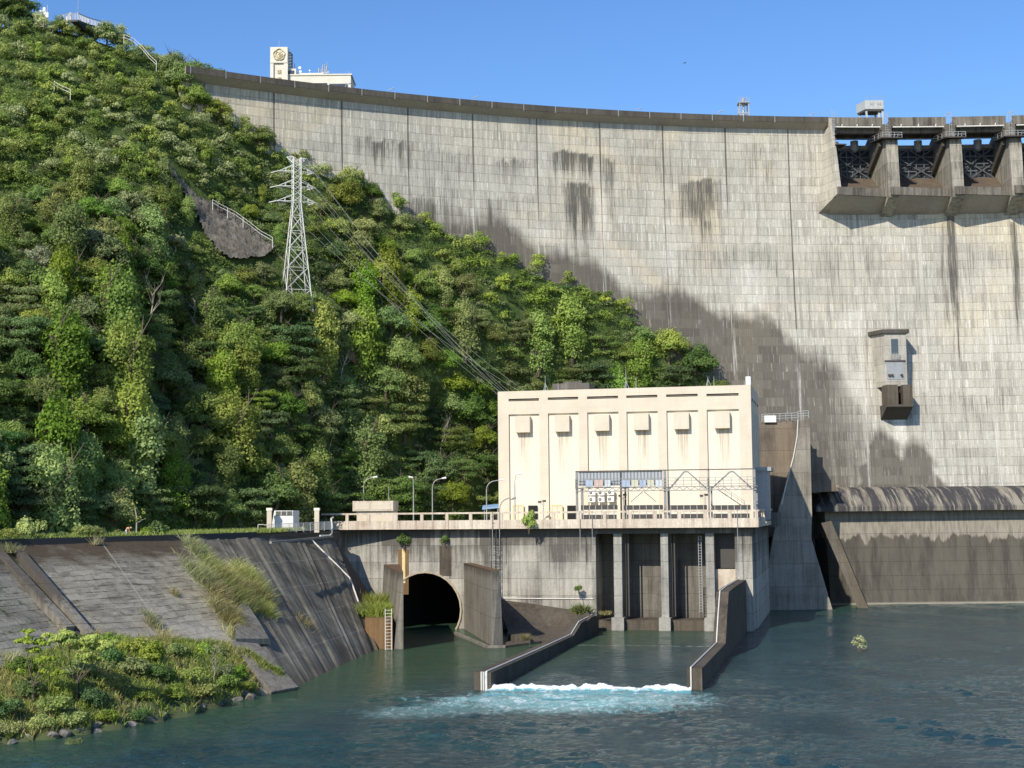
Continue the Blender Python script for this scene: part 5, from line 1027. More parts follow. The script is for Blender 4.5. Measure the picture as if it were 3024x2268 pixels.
def trunk_mesh(g, h_, r, rad, mat, limbs=5, bare=False):
    m = MB(); p = np.zeros(3); pts = [p-EZ*.8]; 
    for k in range(4): pts.append(np.array([g.normal()*.12*h_/4, g.normal()*.12*h_/4, h_*.62*(k+1)/4]))
    for k in range(4): m.tube(pts[k], pts[k+1], r*(1-.16*k), r*(1-.16*(k+1)), 6, cap=False)
    for k in range(limbs):
        s_ = pts[2+k % 3]; th = g.uniform(0, 6.28); q = s_+np.array([math.cos(th)*rad*.45, math.sin(th)*rad*.45, h_*g.uniform(.16, .32)]); m.tube(s_, q, r*.42, r*.2, 5, cap=False)
        for _ in range(3 if bare else 2): q2 = q+np.array([g.normal()*rad*.25, g.normal()*rad*.25, h_*g.uniform(.08, .2)]); m.tube(q, q2, r*.2, r*.06, 4, cap=False); (m.tube(q2, q2+np.array([g.normal()*.5, g.normal()*.5, g.uniform(.2, .8)]), r*.07, r*.03, 3, cap=False) if bare else None)
    me = bpy.data.meshes.new('trunk'); me.from_pydata([tuple(v) for v in m.v], [], m.f); me.materials.append(mat); me.polygons.foreach_set('use_smooth', [True]*len(me.polygons)); return me
PROTO = []      # (kind, crown mesh, trunk mesh, radius, height)
def proto(kind, mat, rad, h_, n, size, nl, seed, trunkmat='bark', **k):
    g = np.random.default_rng(seed); P, N_, sz, ti = crown_arrays(g, rad, h_*.86, h_*.04, nl, n, size, **k); V, F_, t_ = leaves(P, N_, sz, ti, g, droop=k.get('droop', 0))
    PROTO.append((kind, mesh_from('crown', V, F_, t_, [mat]), trunk_mesh(g, h_, .16+.02*h_, rad, M[trunkmat]), rad, h_))
proto('dense dark green', LM[0], 4.2, 8.5, 7130, 0.39, 22, 1)
proto('rounded mid green', LM[1], 4.0, 8.0, 6510, 0.36, 20, 2)
proto('loose olive', LM[2], 3.8, 8.0, 5270, 0.34, 18, 3, flat=.8)
proto('pale silvery leaved', LM[3], 3.3, 6.0, 3720, 0.41, 16, 4, trunkmat='palebark')
proto('blue green shaded', LM[4], 4.4, 9.0, 7130, 0.36, 20, 5, shape='layer', flat=.5)
proto('bright yellow green', LM[5], 3.4, 7.0, 4960, 0.33, 16, 6)
proto('vine draped', LM[1], 2.7, 9.5, 6510, 0.33, 20, 7, shape='column', flat=1.3, droop=.8, lob=(.4, .62))
proto('feathery layered', LM[0], 4.6, 8.0, 5580, 0.33, 26, 8, shape='layer', flat=.38)
proto('small bushy', LM[2], 2.8, 4.5, 3410, 0.31, 14, 9)
NAMES = ['broadleaf_tree', 'broadleaf_tree', 'broadleaf_tree', 'pale_leaved_tree', 'broadleaf_tree', 'broadleaf_tree', 'vine_covered_tree', 'layered_tree', 'bushy_tree']
def place_tree(k, loc, sc_, label, group, rz=None, cat='tree', szz=None):
    kind, cm, tm, rad, h_ = PROTO[k]; t = thing(NAMES[k], label, cat, loc, group); t.rotation_euler = (0, 0, random.uniform(0, 6.28) if rz is None else rz); t.scale = (sc_, sc_, sc_*(szz or random.uniform(.85, 1.15)))
    for nm, me_ in (('trunk', tm), ('crown', cm)):
        o = coll(bpy.data.objects.new(nm, me_)); o.parent = t
    return t
def region(u, v, k):
    kind = PROTO[k][0]
    if v > 1330: a = 'at the foot of the hill left of the power house' if u > 700 else 'at the foot of the hill above the riverside road'
    elif u > 1180 and v > 950: a = 'on the slope just behind the power house roof'
    elif u > 900 and v > 560 and u > 1000: a = 'on the slope between the pylon wires and the dam'
    elif v < 260: a = 'on the hilltop skyline left of the dam crest' if u > 180 else 'at the top left corner of the hill'
    elif v < 620: a = 'on the upper hillside left of the dam face' if u > 420 else 'on the upper left hillside below the viewing deck'
    elif v < 1000: a = 'around the rock cut and the pylon' if u > 480 else 'on the middle of the hillside at the far left'
    else: a = 'on the lower hillside below the pylon' if u > 500 else 'on the lower left hillside above the road trees'
    return f'{kind} tree {a}'
# spots over the hillside, evenly spread over the part of it that can be seen
g = np.random.default_rng(21)
rock_px = [(478, 478), (525, 488), (575, 552), (640, 618), (705, 655), (815, 742), (795, 768), (700, 778), (640, 748), (590, 695), (530, 600)]
def inpoly(u, v, poly):
    c = False; j = len(poly)-1
    for i in range(len(poly)):
        (xi, yi), (xj, yj) = poly[i], poly[j]
        if (yi > v) != (yj > v) and u < (xj-xi)*(v-yi)/(yj-yi)+xi: c = not c
        j = i
    return c
def near_rock(u, v, m_=5): return inpoly(u, v, rock_px) or min(math.hypot(u-a, v-b) for a, b in rock_px) < m_ or inpoly(u, v-28, rock_px)
def spots(n, sp_fn, seed):
    g = np.random.default_rng(seed); out = []; cell = {}
    vis = np.where((SUf > -90) & (SUf < 2235) & (SVf > -10) & (SVf < 1620) & ~((SUf > 1470) & (SVf > 1300)))[0]
    # weight by apparent area of each patch
    du = np.gradient(SU, axis=1); dv = np.gradient(SV, axis=0); wgt = np.abs(du*dv).ravel()[vis]; wgt /= wgt.sum()
    for i in g.choice(vis, n, p=wgt):
        u, v = SUf[i], SVf[i]; d = sp_fn(u, v)
        if near_rock(u, v): continue
        if any((u-a)**2+(v-b)**2 < d*d for a, b, _ in cell.get((int(u//80), int(v//80)), [])): continue
        for a in (-1, 0, 1):
            for b in (-1, 0, 1): cell.setdefault((int(u//80)+a, int(v//80)+b), []).append((u, v, i))
        out.append((*SHf[i], u, v))
    return np.array(out)
PYL = on_hill(868, 935)
picked = spots(30000, lambda u, v: 66 if v > 1000 else 56 if v > 560 else 46, 21)
picked = picked[~((np.abs(picked[:, 3]-868) < 55) & (picked[:, 4] > 780) & (picked[:, 4] < 985))]
size_px = 4368/picked[:, 1]*np.where(picked[:, 4] > 1000, 4.2, np.where(picked[:, 4] > 560, 3.5, 2.9))
o_ = np.argsort(-size_px); trees = picked[o_[:285]]; rest = [tuple(r) for r in picked[o_[285:]]]
def kind_for(u, v, r):
    if v > 1250: return [0, 4, 7, 1, 2, 0, 6, 4][int(r*8)]
    if v > 900: return [0, 1, 6, 4, 7, 0, 1, 2][int(r*8)]
    if v > 560: return [1, 2, 0, 3, 6, 8, 2, 1][int(r*8)] if u < 900 else [2, 8, 0, 2, 5, 8, 1, 2][int(r*8)]
    return [3, 2, 8, 3, 1, 2, 5, 0][int(r*8)]
print('trees', len(trees), 'rest', len(rest))
for x, y, z, u, v in trees:
    k = kind_for(u, v, g.random()*.999); rt = PROTO[k][3]; want = (3.8 if v > 1000 else 3.1 if v > 620 else 2.6)*g.uniform(.75, 1.25)
    s_ = want/rt
    # lower trees where they would cover the pylon or the rock cut
    if 560 < u < 980 and 700 < v < 1040: s_ *= .72
    if 470 < u < 900 and 480 < v < 830: s_ *= .6
    lb = region(u, v, k); place_tree(k, (x, y, z-.3), s_, lb, lb.replace('tree', 'trees', 1))
# individual accents one can point to
def accent(u, v, k, s_, label, dz=-.3, dy=0):
    p = on_hill(u, v); return place_tree(k, (p[0], p[1]+dy, p[2]+dz), s_, label, None)
accent(1045, 560, 5, 1.0, 'bright green tree standing highest against the dam face above the wires')
accent(548, 285, 1, 1.0, 'bushy green tree hiding the left end of the dam')
accent(520, 240, 0, .8, 'dark green tree at the left end of the crest parapet')
accent(585, 320, 1, .7, 'small green tree at the lower left corner of the dam face')
accent(1110, 1330, 5, 1.25, 'large bright green tree left of the power house above the hut lamps')
accent(655, 330, 2, .85, 'thin airy tree standing out against the left end of the dam face')
accent(770, 440, 0, .7, 'dark green tree on the ridge line left of the pylon top')
accent(842, 905, 1, .8, 'green tree hiding the left foot of the pylon', -3.0, -4.0)
accent(900, 905, 0, .8, 'dark tree hiding the right foot of the pylon', -3.0, -4.0)
accent(180, 100, 2, .62, 'olive tree on the skyline left of the viewing deck')
accent(245, 112, 8, .8, 'bushy olive tree directly under the viewing deck')
accent(318, 118, 0, .6, 'dark tree on the skyline just right of the viewing deck')
accent(360, 140, 2, .62, 'olive tree on the skyline left of the stair railing')
for i, (u, v, _y, h_, lb) in enumerate([(437, 980, 240, 7, 'bare pale dead tree leaning on the left hillside below the rock cut'), (585, 1010, 242, 6, 'bare white branched tree in the dark gully at mid hillside'), (540, 1190, 235, 6, 'crooked pale bare branch above the foot of the gully'), (1000, 1150, 262, 6, 'tangle of bare grey branches on the lower slope under the wires'), (1125, 905, 285, 5, 'thin bare white trunk on the slope left of the power house roof'), (865, 900, 250, 7, 'leafless dead palm like tree under the pylon feet'), (1290, 1370, 285, 7, 'slanting bare trunk beside the power house left corner')]):
    p = on_hill(u, v); t = thing('bare_tree', lb, 'dead tree', p+EZ*0); me_ = trunk_mesh(np.random.default_rng(40+i), h_*1.5, .17, 3, M['palebark'], 6, True); o = coll(bpy.data.objects.new('branches', me_)); o.parent = t; t.rotation_euler = (R(random.uniform(-8, 8)), R(random.uniform(-14, 14)), random.uniform(0, 6))
# the undergrowth and the small far trees as one mass
def mass(spots, n_each, seed, rad, hgt, name, label, mats, wts, size, ang=True, kw=None):
    g = np.random.default_rng(seed); VV = []; TT = []; MI = []; 
    for (x, y, z, *s_) in spots:
        sc_ = s_[0] if s_ else 1; r_ = rad*g.uniform(.7, 1.3)*sc_; n = int(n_each*sc_**1.3); P, N_, sz, ti = crown_arrays(g, r_, hgt*sc_*g.uniform(.7, 1.3), 0, 7, n, size, **(kw or {})); P = P+np.array([x, y, z]); V, F_, t_ = leaves(P, N_, sz, ti, g)
        VV.append(V); TT.append(np.clip(t_*g.uniform(.6, 1.3), 0, 1)); MI.append(np.full(n, g.choice(len(mats), p=wts)))
    V = np.concatenate(VV); me = mesh_from(name, V, np.arange(len(V)).reshape(-1, 4), np.concatenate(TT), mats, mi=np.concatenate(MI)); o = coll(bpy.data.objects.new(name, me)); return tag(o, label, kind='stuff', cat='undergrowth')
under = spots(60000, lambda u, v: 27, 77); under = [(x, y, z-.4) for x, y, z, u, v in under if not (abs(u-868) < 30 and 850 < v < 960)]
far = [(x, y, z, 1.45) for x, y, z, u, v in rest]; print('under', len(under), 'far', len(far))
mass(under, 210, 31, 1.9, 2.2, 'undergrowth', 'dense mixed green undergrowth covering the steep hillside between the trees', [LM[0], LM[1], LM[2], LM[4], LM[3]], [.25, .30, .27, .06, .12], .35)
lowr = [f_ for f_ in far if px(f_[:3])[1][0] > 620]; upr = [f_ for f_ in far if px(f_[:3])[1][0] <= 620]
for lst, nm, mt_, wt_, sd_ in ((lowr, 'distant_trees', [LM[0], LM[1], LM[2], LM[5]], [.35, .3, .25, .1], 33), (upr, 'distant_shrubland', [LM[0], LM[1], LM[2], LM[3], LM[5]], [.1, .22, .26, .32, .1], 34)):
    if lst: mass(lst, 580, sd_, 1.75, 3.4, nm, 'smaller far trees filling the slope towards the dam' if sd_ == 33 else 'pale mixed shrubs and small trees on the upper hillside', mt_, wt_, .33)
# ------------------------------------------------------------------ bare rock cut, railings on the hill
def rock_mat():
    h = NT('sprayed_rock', .95, .1); p = h.pos(); n = h.noise(p, .35, 6, .7); s2 = h.noise(h.map(p, (1.4, 1.4, .3)), 1, 5, .7)
    c = h.mix(h.mr(n, .35, .65), (.27, .245, .20), (.13, .115, .095)); c = h.mix(h.math('MULTIPLY', h.mr(s2, .5, .7), .7), c, (.05, .045, .04)); h.bump(h.noise(p, .9, 6, .75), 1, .6); return h.color(c)
def patch(poly, name, mat, lift, amp, label, cat, n=34):
    us = [p[0] for p in poly]; vs = [p[1] for p in poly]; g = np.random.default_rng(9); ug = np.linspace(min(us), max(us), n); vg = np.linspace(min(vs), max(vs), n); m = MB(); idx = {}
    for i, v in enumerate(vg):
        for j, u in enumerate(ug):
            if inpoly(u+.01, v+.01, poly): idx[i, j] = len(m.v); m.v.append(on_hill(u, v)+np.array([0, -lift, lift*.6])+g.normal(size=3)*amp)
    for (i, j) in idx:
        if all(k in idx for k in ((i, j+1), (i+1, j+1), (i+1, j))): m.f.append((idx[i, j], idx[i, j+1], idx[i+1, j+1], idx[i+1, j]))
    return obj(name, m, mat, None, rec=False, smooth=True, label=label, cat=cat)
patch([(476, 478), (505, 488), (548, 548), (590, 590), (640, 612), (710, 648), (826, 738), (796, 772), (700, 786), (640, 755), (604, 700), (585, 655), (545, 590), (508, 535)], 'rock_cut', rock_mat(), 1.3, .12, 'bare grey brown sprayed rock cut slanting down beside the pylon', 'rock face', 46)
patch([(1555, 1055), (1600, 1040), (1625, 1060), (1590, 1078)], 'rock_patch', rock_mat(), 1.5, .1, 'small pale bare rock patch on the slope above the power house roof', 'rock face', 12)
patch([(1020, 1050), (1050, 1060), (1080, 1100), (1050, 1095)], 'soil_patch', M['rust'], 1.6, .1, 'small reddish bare soil patch on the slope below the wires', 'soil', 12)
def hill_rail(pts, label, lift=.6, posts=1.6, ht=1.2, off=(0, -2.2, 1.0)):
    P = [on_hill(u, v)+np.array(off) for u, v in pts]; t = thing('path_railing', label, 'railing', P[0]); m = MB(); m2 = MB()
    for a, b in zip(P[:-1], P[1:]):
        for hh in (ht*.5, ht): m.bar(a+EZ*hh, b+EZ*hh, .085)
        L = np.linalg.norm(b-a); n = max(1, int(L/posts))
        for k in range(n+1): q = a+(b-a)*k/n; m2.bar(q-EZ*.8, q+EZ*ht, .085)
    obj('handrail', m, M['pipe'], t); obj('railing_post', m2, M['pipe'], t)
hill_rail([(632, 632), (655, 645), (700, 665), (745, 700), (775, 720), (808, 742)], 'pale pipe railing along the upper edge of the bare rock cut')
hill_rail([(384, 140), (398, 165), (430, 190), (452, 215), (468, 232)], 'pale stair railing descending the skyline ridge left of the dam crest', off=(0, -2.5, 1.6))
hill_rail([(172, 292), (182, 300), (218, 314)], 'short pale railing among bushes on the upper left hillside', off=(0, -2.5, 1.3))
# viewing deck on the skyline
q = WY(225, 78, 284); t = thing('viewing_deck', 'small railed viewing deck jutting from the hilltop skyline', 'viewing deck', q-EZ*2)
A = [WY(u, v+3, Y) for u, v, Y in ((206, 56, 284), (230, 55, 282), (262, 68, 290), (300, 78, 297))]
m = MB(); m.prism([A[0], A[1], A[2], A[3], A[0]+np.array([2, 12, 0])], (0, 0, -.35)); obj('floor', m, M['wing'], t)
m = MB(); m.prism([A[0]+np.array([.3, .5, -.36]), A[1]+np.array([0, .5, -.36]), A[2]+np.array([0, .5, -.36]), A[0]+np.array([2, 8, -.36])], (.6, 1.5, -1.0)); obj('support', m, M['dark'], t)
m = MB(); R4 = [WY(172, 66, 287), A[0], A[1], A[2], A[3]]
for a, b in zip(R4[:-1], R4[1:]):
    m.bar(a+EZ*1.3, b+EZ*1.3, .12); n = int(np.linalg.norm(b-a)/.45)
    for k in range(n+1): p = a+(b-a)*k/n; m.bar(p, p+EZ*1.3, .05 if k % 4 else .12)
obj('railing', m, M['steel'], t)
m = MB(); m.tube(A[1]+EZ*1.2, A[1]+EZ*4.0, .05); obj('mast', m, M['steel'], t)
m = MB()
for u, v in ((208, 50), (197, 62)): p = WY(u, v, 284.5); m.box(p[0]-.18, p[0]+.18, p[1], p[1]+.3, p[2]-.6, p[2]+.9)
obj('end_post', m, M['cream'], t)
# hilltop equipment station
q = WY(117, 55, 288); t = thing('hilltop_station', 'small pink walled equipment station with tank and antennas on the hilltop', 'equipment station', q-EZ*1)
p = WY(103, 45, 288); p2 = WY(129, 57, 288); m = MB(); m.box(p[0], p2[0], 288, 291, p2[2]-1.5, p[2]); obj('wall', m, plain('pinkish_wall', (.50, .40, .34), .8, var=.3), t)
p = WY(122, 40, 288.5); m = MB(); m.tube(p+EZ*-.6, p+EZ*.6, .35, .35, 10); obj('tank', m, M['white'], t)
for u, v0, v1 in ((131, 60, 25), (140, 58, 14)):
    a, b = WY(u, v0, 288), WY(u, v1, 288); m = MB(); m.tube(a, b, .09, .05); obj('antenna_mast', m, M['steel'], t)
for u, v in ((131, 30), (140, 45), (133, 42)):
    a = WY(u, v, 287.8); m = MB(); m.box(a[0]-.25, a[0]+.25, a[1]-.2, a[1]+.1, a[2]-.5, a[2]+.5); obj('panel_antenna', m, M['white'], t)
M['pylon'] = plain('pale_pylon_steel', (.62, .63, .58), .5, .15, var=.2)
# ------------------------------------------------------------------ PYLON
pb = on_hill(868, 900); base = np.array([pb[0], pb[1]-1.0, 0]); Yp = base[1]
def pz(v): return WY(868, v, Yp)[2]
zt, za1, za2, za3, zw_, zb2 = pz(466), pz(508), pz(552), pz(596), pz(598), pz(880)-3
X0 = WY(876, 466, Yp)[0]
t = thing('lattice_pylon', 'tall pale lattice power pylon standing on the wooded hillside', 'pylon', [X0, Yp, zb2])
def hw(z): return .72 if z > za3 else .72+(za3-z)/(za3-zb2)*2.0
lv = list(np.linspace(zt, za3, 9))+[za3-(za3-zb2)*f for f in (.13, .27, .42, .6, .8, 1.0)]
rot = R(20)
def pc(ix, iy, z, k=1.0):
    w_ = hw(z)*k; x, y = ix*w_, iy*w_; return np.array([X0+x*math.cos(rot)-y*math.sin(rot), Yp+x*math.sin(rot)+y*math.cos(rot), z])
for ix, iy in ((-1, -1), (1, -1), (1, 1), (-1, 1)):
    m = MB()
    for a, b in zip(lv[:-1], lv[1:]): m.bar(pc(ix, iy, a), pc(ix, iy, b), .16)
    obj('leg', m, M['pylon'], t)
cor = [(-1, -1), (1, -1), (1, 1), (-1, 1)]; m = MB()
for a, b in zip(lv[:-1], lv[1:]):
    for i in range(4):
        c, d = cor[i], cor[(i+1) % 4]; w_ = .07 if a > za3-.1 else .09; m.bar(pc(*c, a), pc(*d, b), w_); m.bar(pc(*d, a), pc(*c, b), w_)
        if a <= za3+.01: m.bar(pc(*c, a), pc(*d, a), w_)
obj('lattice_bracing', m, M['pylon'], t)
tips = []
for z, L, dz in ((zt, 1.9, 0), (za1, 3.4, 1.3), (za2, 3.6, 1.3), (za3, 3.8, 1.3)):
    for sgn in (-1, 1):
        tip = np.array([X0+sgn*L*math.cos(rot), Yp+sgn*L*math.sin(rot), z+(0 if dz else 0)]); m = MB()
        for iy in (-1, 1):
            m.bar(pc(sgn, iy, z if dz else z-1.3), tip, .11); m.bar(pc(sgn, iy, z+dz), tip, .1)
            mid = (pc(sgn, iy, z if dz else z-1.3)+tip)/2; m.bar(mid, (pc(sgn, iy, z+dz)+tip)/2, .07)
        obj('cross_arm', m, M['pylon'], t)
        if dz:
            m = MB(); q = tip; d = np.array([.5, .7, -.45]); m.tube(q, q+d*1.6, .1, .1, 8); m.tube(q, q-np.array([1, .1, .25])*1.5, .1, .1, 8); obj('insulator_string', m, M['pipe'], t); tips.append((q+d*1.6, sgn))
        else: tips.append((tip, sgn))
roof_pts = [(1492, 1148), (1480, 1149), (1486, 1149), (1500, 1148), (1470, 1150), (1512, 1147), (1545, 1146), (1560, 1146)]
for i, ((q, sgn), (u, v)) in enumerate(zip(tips, roof_pts)):
    s_, z_ = PS(u, v, PD+7); e = PL(s_, PD+7, zR+.05); m = MB(); n = 18; L = np.linalg.norm(e-q); sag = L*.035
    pts = [q+(e-q)*k/n-EZ*sag*4*(k/n)*(1-k/n) for k in range(n+1)]; m.path(pts, .02, 4); o = obj('power_line', m, M['wire'], None, label='thin overhead wire running from the pylon down to the power house roof', cat='power line', group='overhead wires from the pylon')
# ------------------------------------------------------------------ things on and behind the crest
yb = 338.0; ab = thing('crest_office', 'white office building with an emblem tower behind the dam crest', 'office building', [-47, yb, 100])
def cbx(u0, u1, v0, v1, y0, y1): a, b = WY(u0, v0, y0), WY(u1, v1, y0); return (a[0], b[0], y0, y1, b[2], a[2])
M['office'] = plain('white_office_render', (.70, .67, .57), .7, var=.2, scale=.4)
m = MB(); m.box(*cbx(798, 849, 139, 330, yb, yb+8)); obj('tower', m, M['office'], ab)
tw = ab.children[-1]
x0, x1, _, _, z0, z1 = cbx(799, 807, 187, 330, yb-.5, yb); m = MB(); m.box(x0-.1, x1+.0, yb-.45, yb-.002, z0, z1); x0b, x1b, *_ = cbx(838, 848, 187, 330, yb-.5, yb); m.box(x0b, x1b+.1, yb-.45, yb-.002, z0, z1)
xa, xb, _, _, zc0, zc1 = cbx(798, 849, 139, 185, yb-.45, yb); m.box(xa, xb, yb-.45, yb-.002, zc0, zc1); obj('tower_frame', m, M['office'], tw)
em = WY(824, 161, yb-.5); m = MB(); n = 50
def blossom(r, k=5, d=.16): return [em+np.array([(r*(1+d*abs(math.cos(k*a/2+.0))-d))*math.sin(a), -.1, (r*(1+d*abs(math.cos(k*a/2))-d))*math.cos(a)]) for a in np.linspace(0, 2*math.pi, n)]
m.path([em+np.array([(1.12+.24*abs(math.cos(2.5*a))**.7)*math.sin(a), -.1, (1.12+.24*abs(math.cos(2.5*a))**.7)*math.cos(a)]) for a in np.linspace(0, 2*math.pi, 61)], .12, 6); obj('emblem', m, M['gold'], tw)
m = MB()
for r, a0, a1 in ((.82, .35, 5.9), (.5, -.4, 4.6)):
    m.path([em+np.array([r*math.sin(a), -.1, r*math.cos(a)-.05]) for a in np.linspace(a0, a1, 24)], .08, 5)
m.bar(em+np.array([0, -.1, -.85]), em+np.array([0, -.1, .45]), .13); m.path([em+np.array([.25*math.sin(a), -.1, .25*math.cos(a)]) for a in np.linspace(0, 6.28, 14)], .06, 5); obj('emblem_mark', m, M['gold'], tw)
def glyph(ch, u, v, size):
    cu = bpy.data.curves.new('character', 'FONT'); cu.body = ch; cu.size = size; cu.extrude = .06; cu.align_x = 'CENTER'; cu.align_y = 'CENTER'; to = bpy.data.objects.new('character', cu); sc.collection.objects.link(to)
    dg = bpy.context.evaluated_depsgraph_get(); me = bpy.data.meshes.new_from_object(to.evaluated_get(dg)); bpy.data.objects.remove(to); o = coll(bpy.data.objects.new('character', me)); me.materials.clear(); me.materials.append(M['gold']); o.parent = tw
    p = WY(u, v, yb-.08)-ORG[ab.name]; o.location = tuple(p); o.rotation_euler = (math.pi/2, 0, 0); return o
glyph('翡', 825, 213, 1.15); glyph('翠', 825, 235, 1.15)
m = MB(); m.box(*cbx(845, 1036, 222, 330, yb+.5, yb+9)); obj('office_block', m, M['office'], ab); ob = ab.children[-1] if False else [c for c in ab.children if c.name.startswith('office_block')][0]
x0, x1, _, _, z0, z1 = cbx(843, 1039, 221, 224, yb+.3, yb+9.3); m = MB(); m.box(x0, x1, yb+.3, yb+9.3, z1-.15, z1+.15); obj('roof_edge', m, M['office'], ob)
for u0, u1, v0 in ((855, 909, 243), (917, 965, 245), (973, 1026, 247)):
    x0, x1, _, _, z0, z1 = cbx(u0, u1, v0, v0+17, yb+.35, yb+1); m = MB(); m.box(x0, x1, yb+.44, yb+1, z0-2, z1); wn = obj('window', m, M['glass'], ob)
    m = MB()
    for k in range(5): x = x0+(x1-x0)*k/4; m.box(x-.05, x+.05, yb+.38, yb+.43, z0-2, z1)
    m.box(x0, x1, yb+.37, yb+.43, z1-.55, z1-.47); obj('window_frame', m, M['darksteel'], wn)
m = MB(); m.box(*cbx(849, 874, 203, 224, yb+.8, yb+5)); sh = obj('stair_house', m, M['office'], ab); x0, x1, _, _, z0, z1 = cbx(851, 869, 208, 221, yb+.7, yb+1); m = MB(); m.box(x0, x1, yb+.72, yb+1, z0, z1); obj('window', m, M['glass'], sh)
m = MB(); m.box(*cbx(880, 955, 216, 224, yb+2, yb+7)); obj('rooftop_plant', m, M['office'], ab)
m = MB(); x0, x1, _, _, z0, z1 = cbx(850, 861, 155, 207, yb+1, yb+3)
for x in (x0, x1):
    for y in (yb+1, yb+2.6): m.bar((x, y, z0), (x, y, z1), .1)
for k in range(7): z = z0+(z1-z0)*k/6; m.bar((x0, yb+1, z), (x1, yb+1, z), .1); m.bar((x0, yb+1, z), (x1, yb+2.6, min(z1, z+.6)), .12)
obj('outside_ladder', m, M['darksteel'], ab)
for u, v0, v1, w_ in ((824, 139, 118, .03), (870, 205, 185, .04), (1031, 222, 208, .04), (871, 205, 190, .03)):
    a, b = WY(u, v0, yb+3), WY(u, v1, yb+3); m = MB(); m.tube(a, b, w_*1.6, w_); obj('roof_mast', m, M['steel'], ab)
for u, v0, v1, w_ in ((942, 218, 201, .35), (949, 218, 203, .25), (953, 214, 191, .28), (959, 216, 190, .22), (965, 207, 196, .4), (966, 195, 183, .12)):
    a, b = WY(u, v0, yb+3), WY(u, v1, yb+3); m = MB(); m.tube(a, b, w_*.5, w_*.5, 8); obj('panel_antenna', m, M['steel'], ab)
a = WY(965, 214, yb+3); m = MB(); m.bar(a-np.array([1.2, 0, 0]), a+np.array([.6, 0, 0]), .2); m.bar(a+np.array([-.6, 0, .6]), a+np.array([.5, 0, .2]), .15); m.bar(a-EZ*1, a+EZ*.8, .15); obj('antenna_rack', m, M['steel'], ab)
for u, v, r_ in ((885, 200, .35), (887, 211, .3), (914, 208, .18)):
    a = WY(u, v, yb+2.5); m = MB(); m.tube(a, a+np.array([0, .25, 0]), r_, r_*.4, 10); m.tube(a+np.array([0, .2, 0]), a+np.array([0.1, .3, -1.0]), .05); obj('dish', m, M['white'], ab)
def cz(u, v, r): d = DS(u, v, r); return DF(d[0], r, d[1])
# lattice lift tower and gantry crane on the crest
t = thing('lattice_tower', 'small open steel tower with a platform on the dam crest', 'tower', cz(2197, 352, 309)); a = cz(2185, 352, 309); b = cz(2211, 352, 309); zt = cz(2197, 304, 309)[2]; zb_0 = 108.1; w_ = b[0]-a[0]
for x in (a[0], b[0]):
    for y in (a[1], a[1]+w_): m = MB(); m.bar((x, y, zb_0), (x, y, zt), .2); obj('leg', m, M['steel'], t)
m = MB()
for z in (zt, (zt+zb_0)/2+.3, zb_0+.8):
    for y in (a[1], a[1]+w_): m.bar((a[0], y, z), (b[0], y, z), .22)
    for x in (a[0], b[0]): m.bar((x, a[1], z), (x, a[1]+w_, z), .22)
m.bar((a[0], a[1], zb_0+.8), (b[0], a[1], (zt+zb_0)/2), .1); m.bar((b[0], a[1], (zt+zb_0)/2), (a[0], a[1], zt), .1); obj('bracing', m, M['steel'], t)
m = MB(); m.box(a[0]-.3, b[0]+.3, a[1]-.3, a[1]+w_+.3, zt, zt+.2)
for x in np.linspace(a[0]-.2, b[0]+.2, 5): m.bar((x, a[1]-.2, zt+.2), (x, a[1]-.2, zt+1.2), .05)
m.bar((a[0]-.2, a[1]-.2, zt+1.2), (b[0]+.2, a[1]-.2, zt+1.2), .06); m.bar((a[0]-.2, a[1]-.2, zt+.7), (b[0]+.2, a[1]-.2, zt+.7), .05); obj('platform', m, M['steel'], t)
c = np.array([(a[0]+b[0])/2, a[1]+w_/2, 0]); m = MB(); m.tube(c+EZ*(zt+.2), c+EZ*(zt+1.3), .42, .42, 10); m.tube(c+EZ*(zb_0), c+EZ*(zt), .3, .3, 8); obj('hoist_drum', m, M['steel'], t)
t = thing('gantry_crane', 'grey boxed gantry crane on legs above the spillway', 'gantry crane', cz(2578, 354, 309)); M['crane'] = plain('pale_crane_sheet', (.50, .52, .50), .5, .1, var=.35)
p0, p1, pt, pm = cz(2556, 322, 307), cz(2610, 322, 307), cz(2578, 296, 307), cz(2549, 322, 309)
dx = p1-p0; m = MB(); m.prism([p0, p1, p1+EZ*(pt[2]-p1[2]), p0+EZ*(pt[2]-p0[2])], (-1.2, 4.0, 0)); cb = obj('housing', m, M['crane'], t, bevel=.05)
for f in (.28, .68):
    c = p0+dx*f+np.array([0, -.06, .75]); m = MB(); m.bar(c-EZ*-.0, c+EZ*.9, .07); m.bar(c+np.array([.55, 0, 0]), c+np.array([.55, 0, .9]), .07); m.bar(c+EZ*.45, c+np.array([.55, 0, .45]), .07); obj('letter_shape', m, M['grayp'], cb)
m = MB(); m.prism([p0+EZ*-.5, p1+EZ*-.5, p1, p0], (-1.0, 3.6, 0)); obj('underframe', m, M['darksteel'], t)
for f, yy in ((.04, 0), (.93, 0), (.04, 3.2), (.93, 3.2), (.78, .4)):
    c = p0+dx*f+np.array([-yy*.25, yy+.2, -.5]); m = MB(); m.bar(c, np.array([c[0]+(.25 if f < .5 else -.1), c[1], 108.1]), .42); obj('leg', m, M['crane'], t)
for f in (.35, .45, .55):
    c = p0+dx*f+np.array([0, 1, -.5]); m = MB(); m.tube(c, np.array([c[0], c[1], 108]), .04); obj('hoist_cable', m, M['darksteel'], t)
m = MB()
for k in range(8): q = p0+dx*k/7+EZ*(pt[2]-p0[2]); m.bar(q, q+EZ*.9, .04)
m.bar(p0+EZ*(pt[2]-p0[2]+.9), p1+EZ*(pt[2]-p1[2]+.9), .05); obj('roof_rail', m, M['steel'], t)
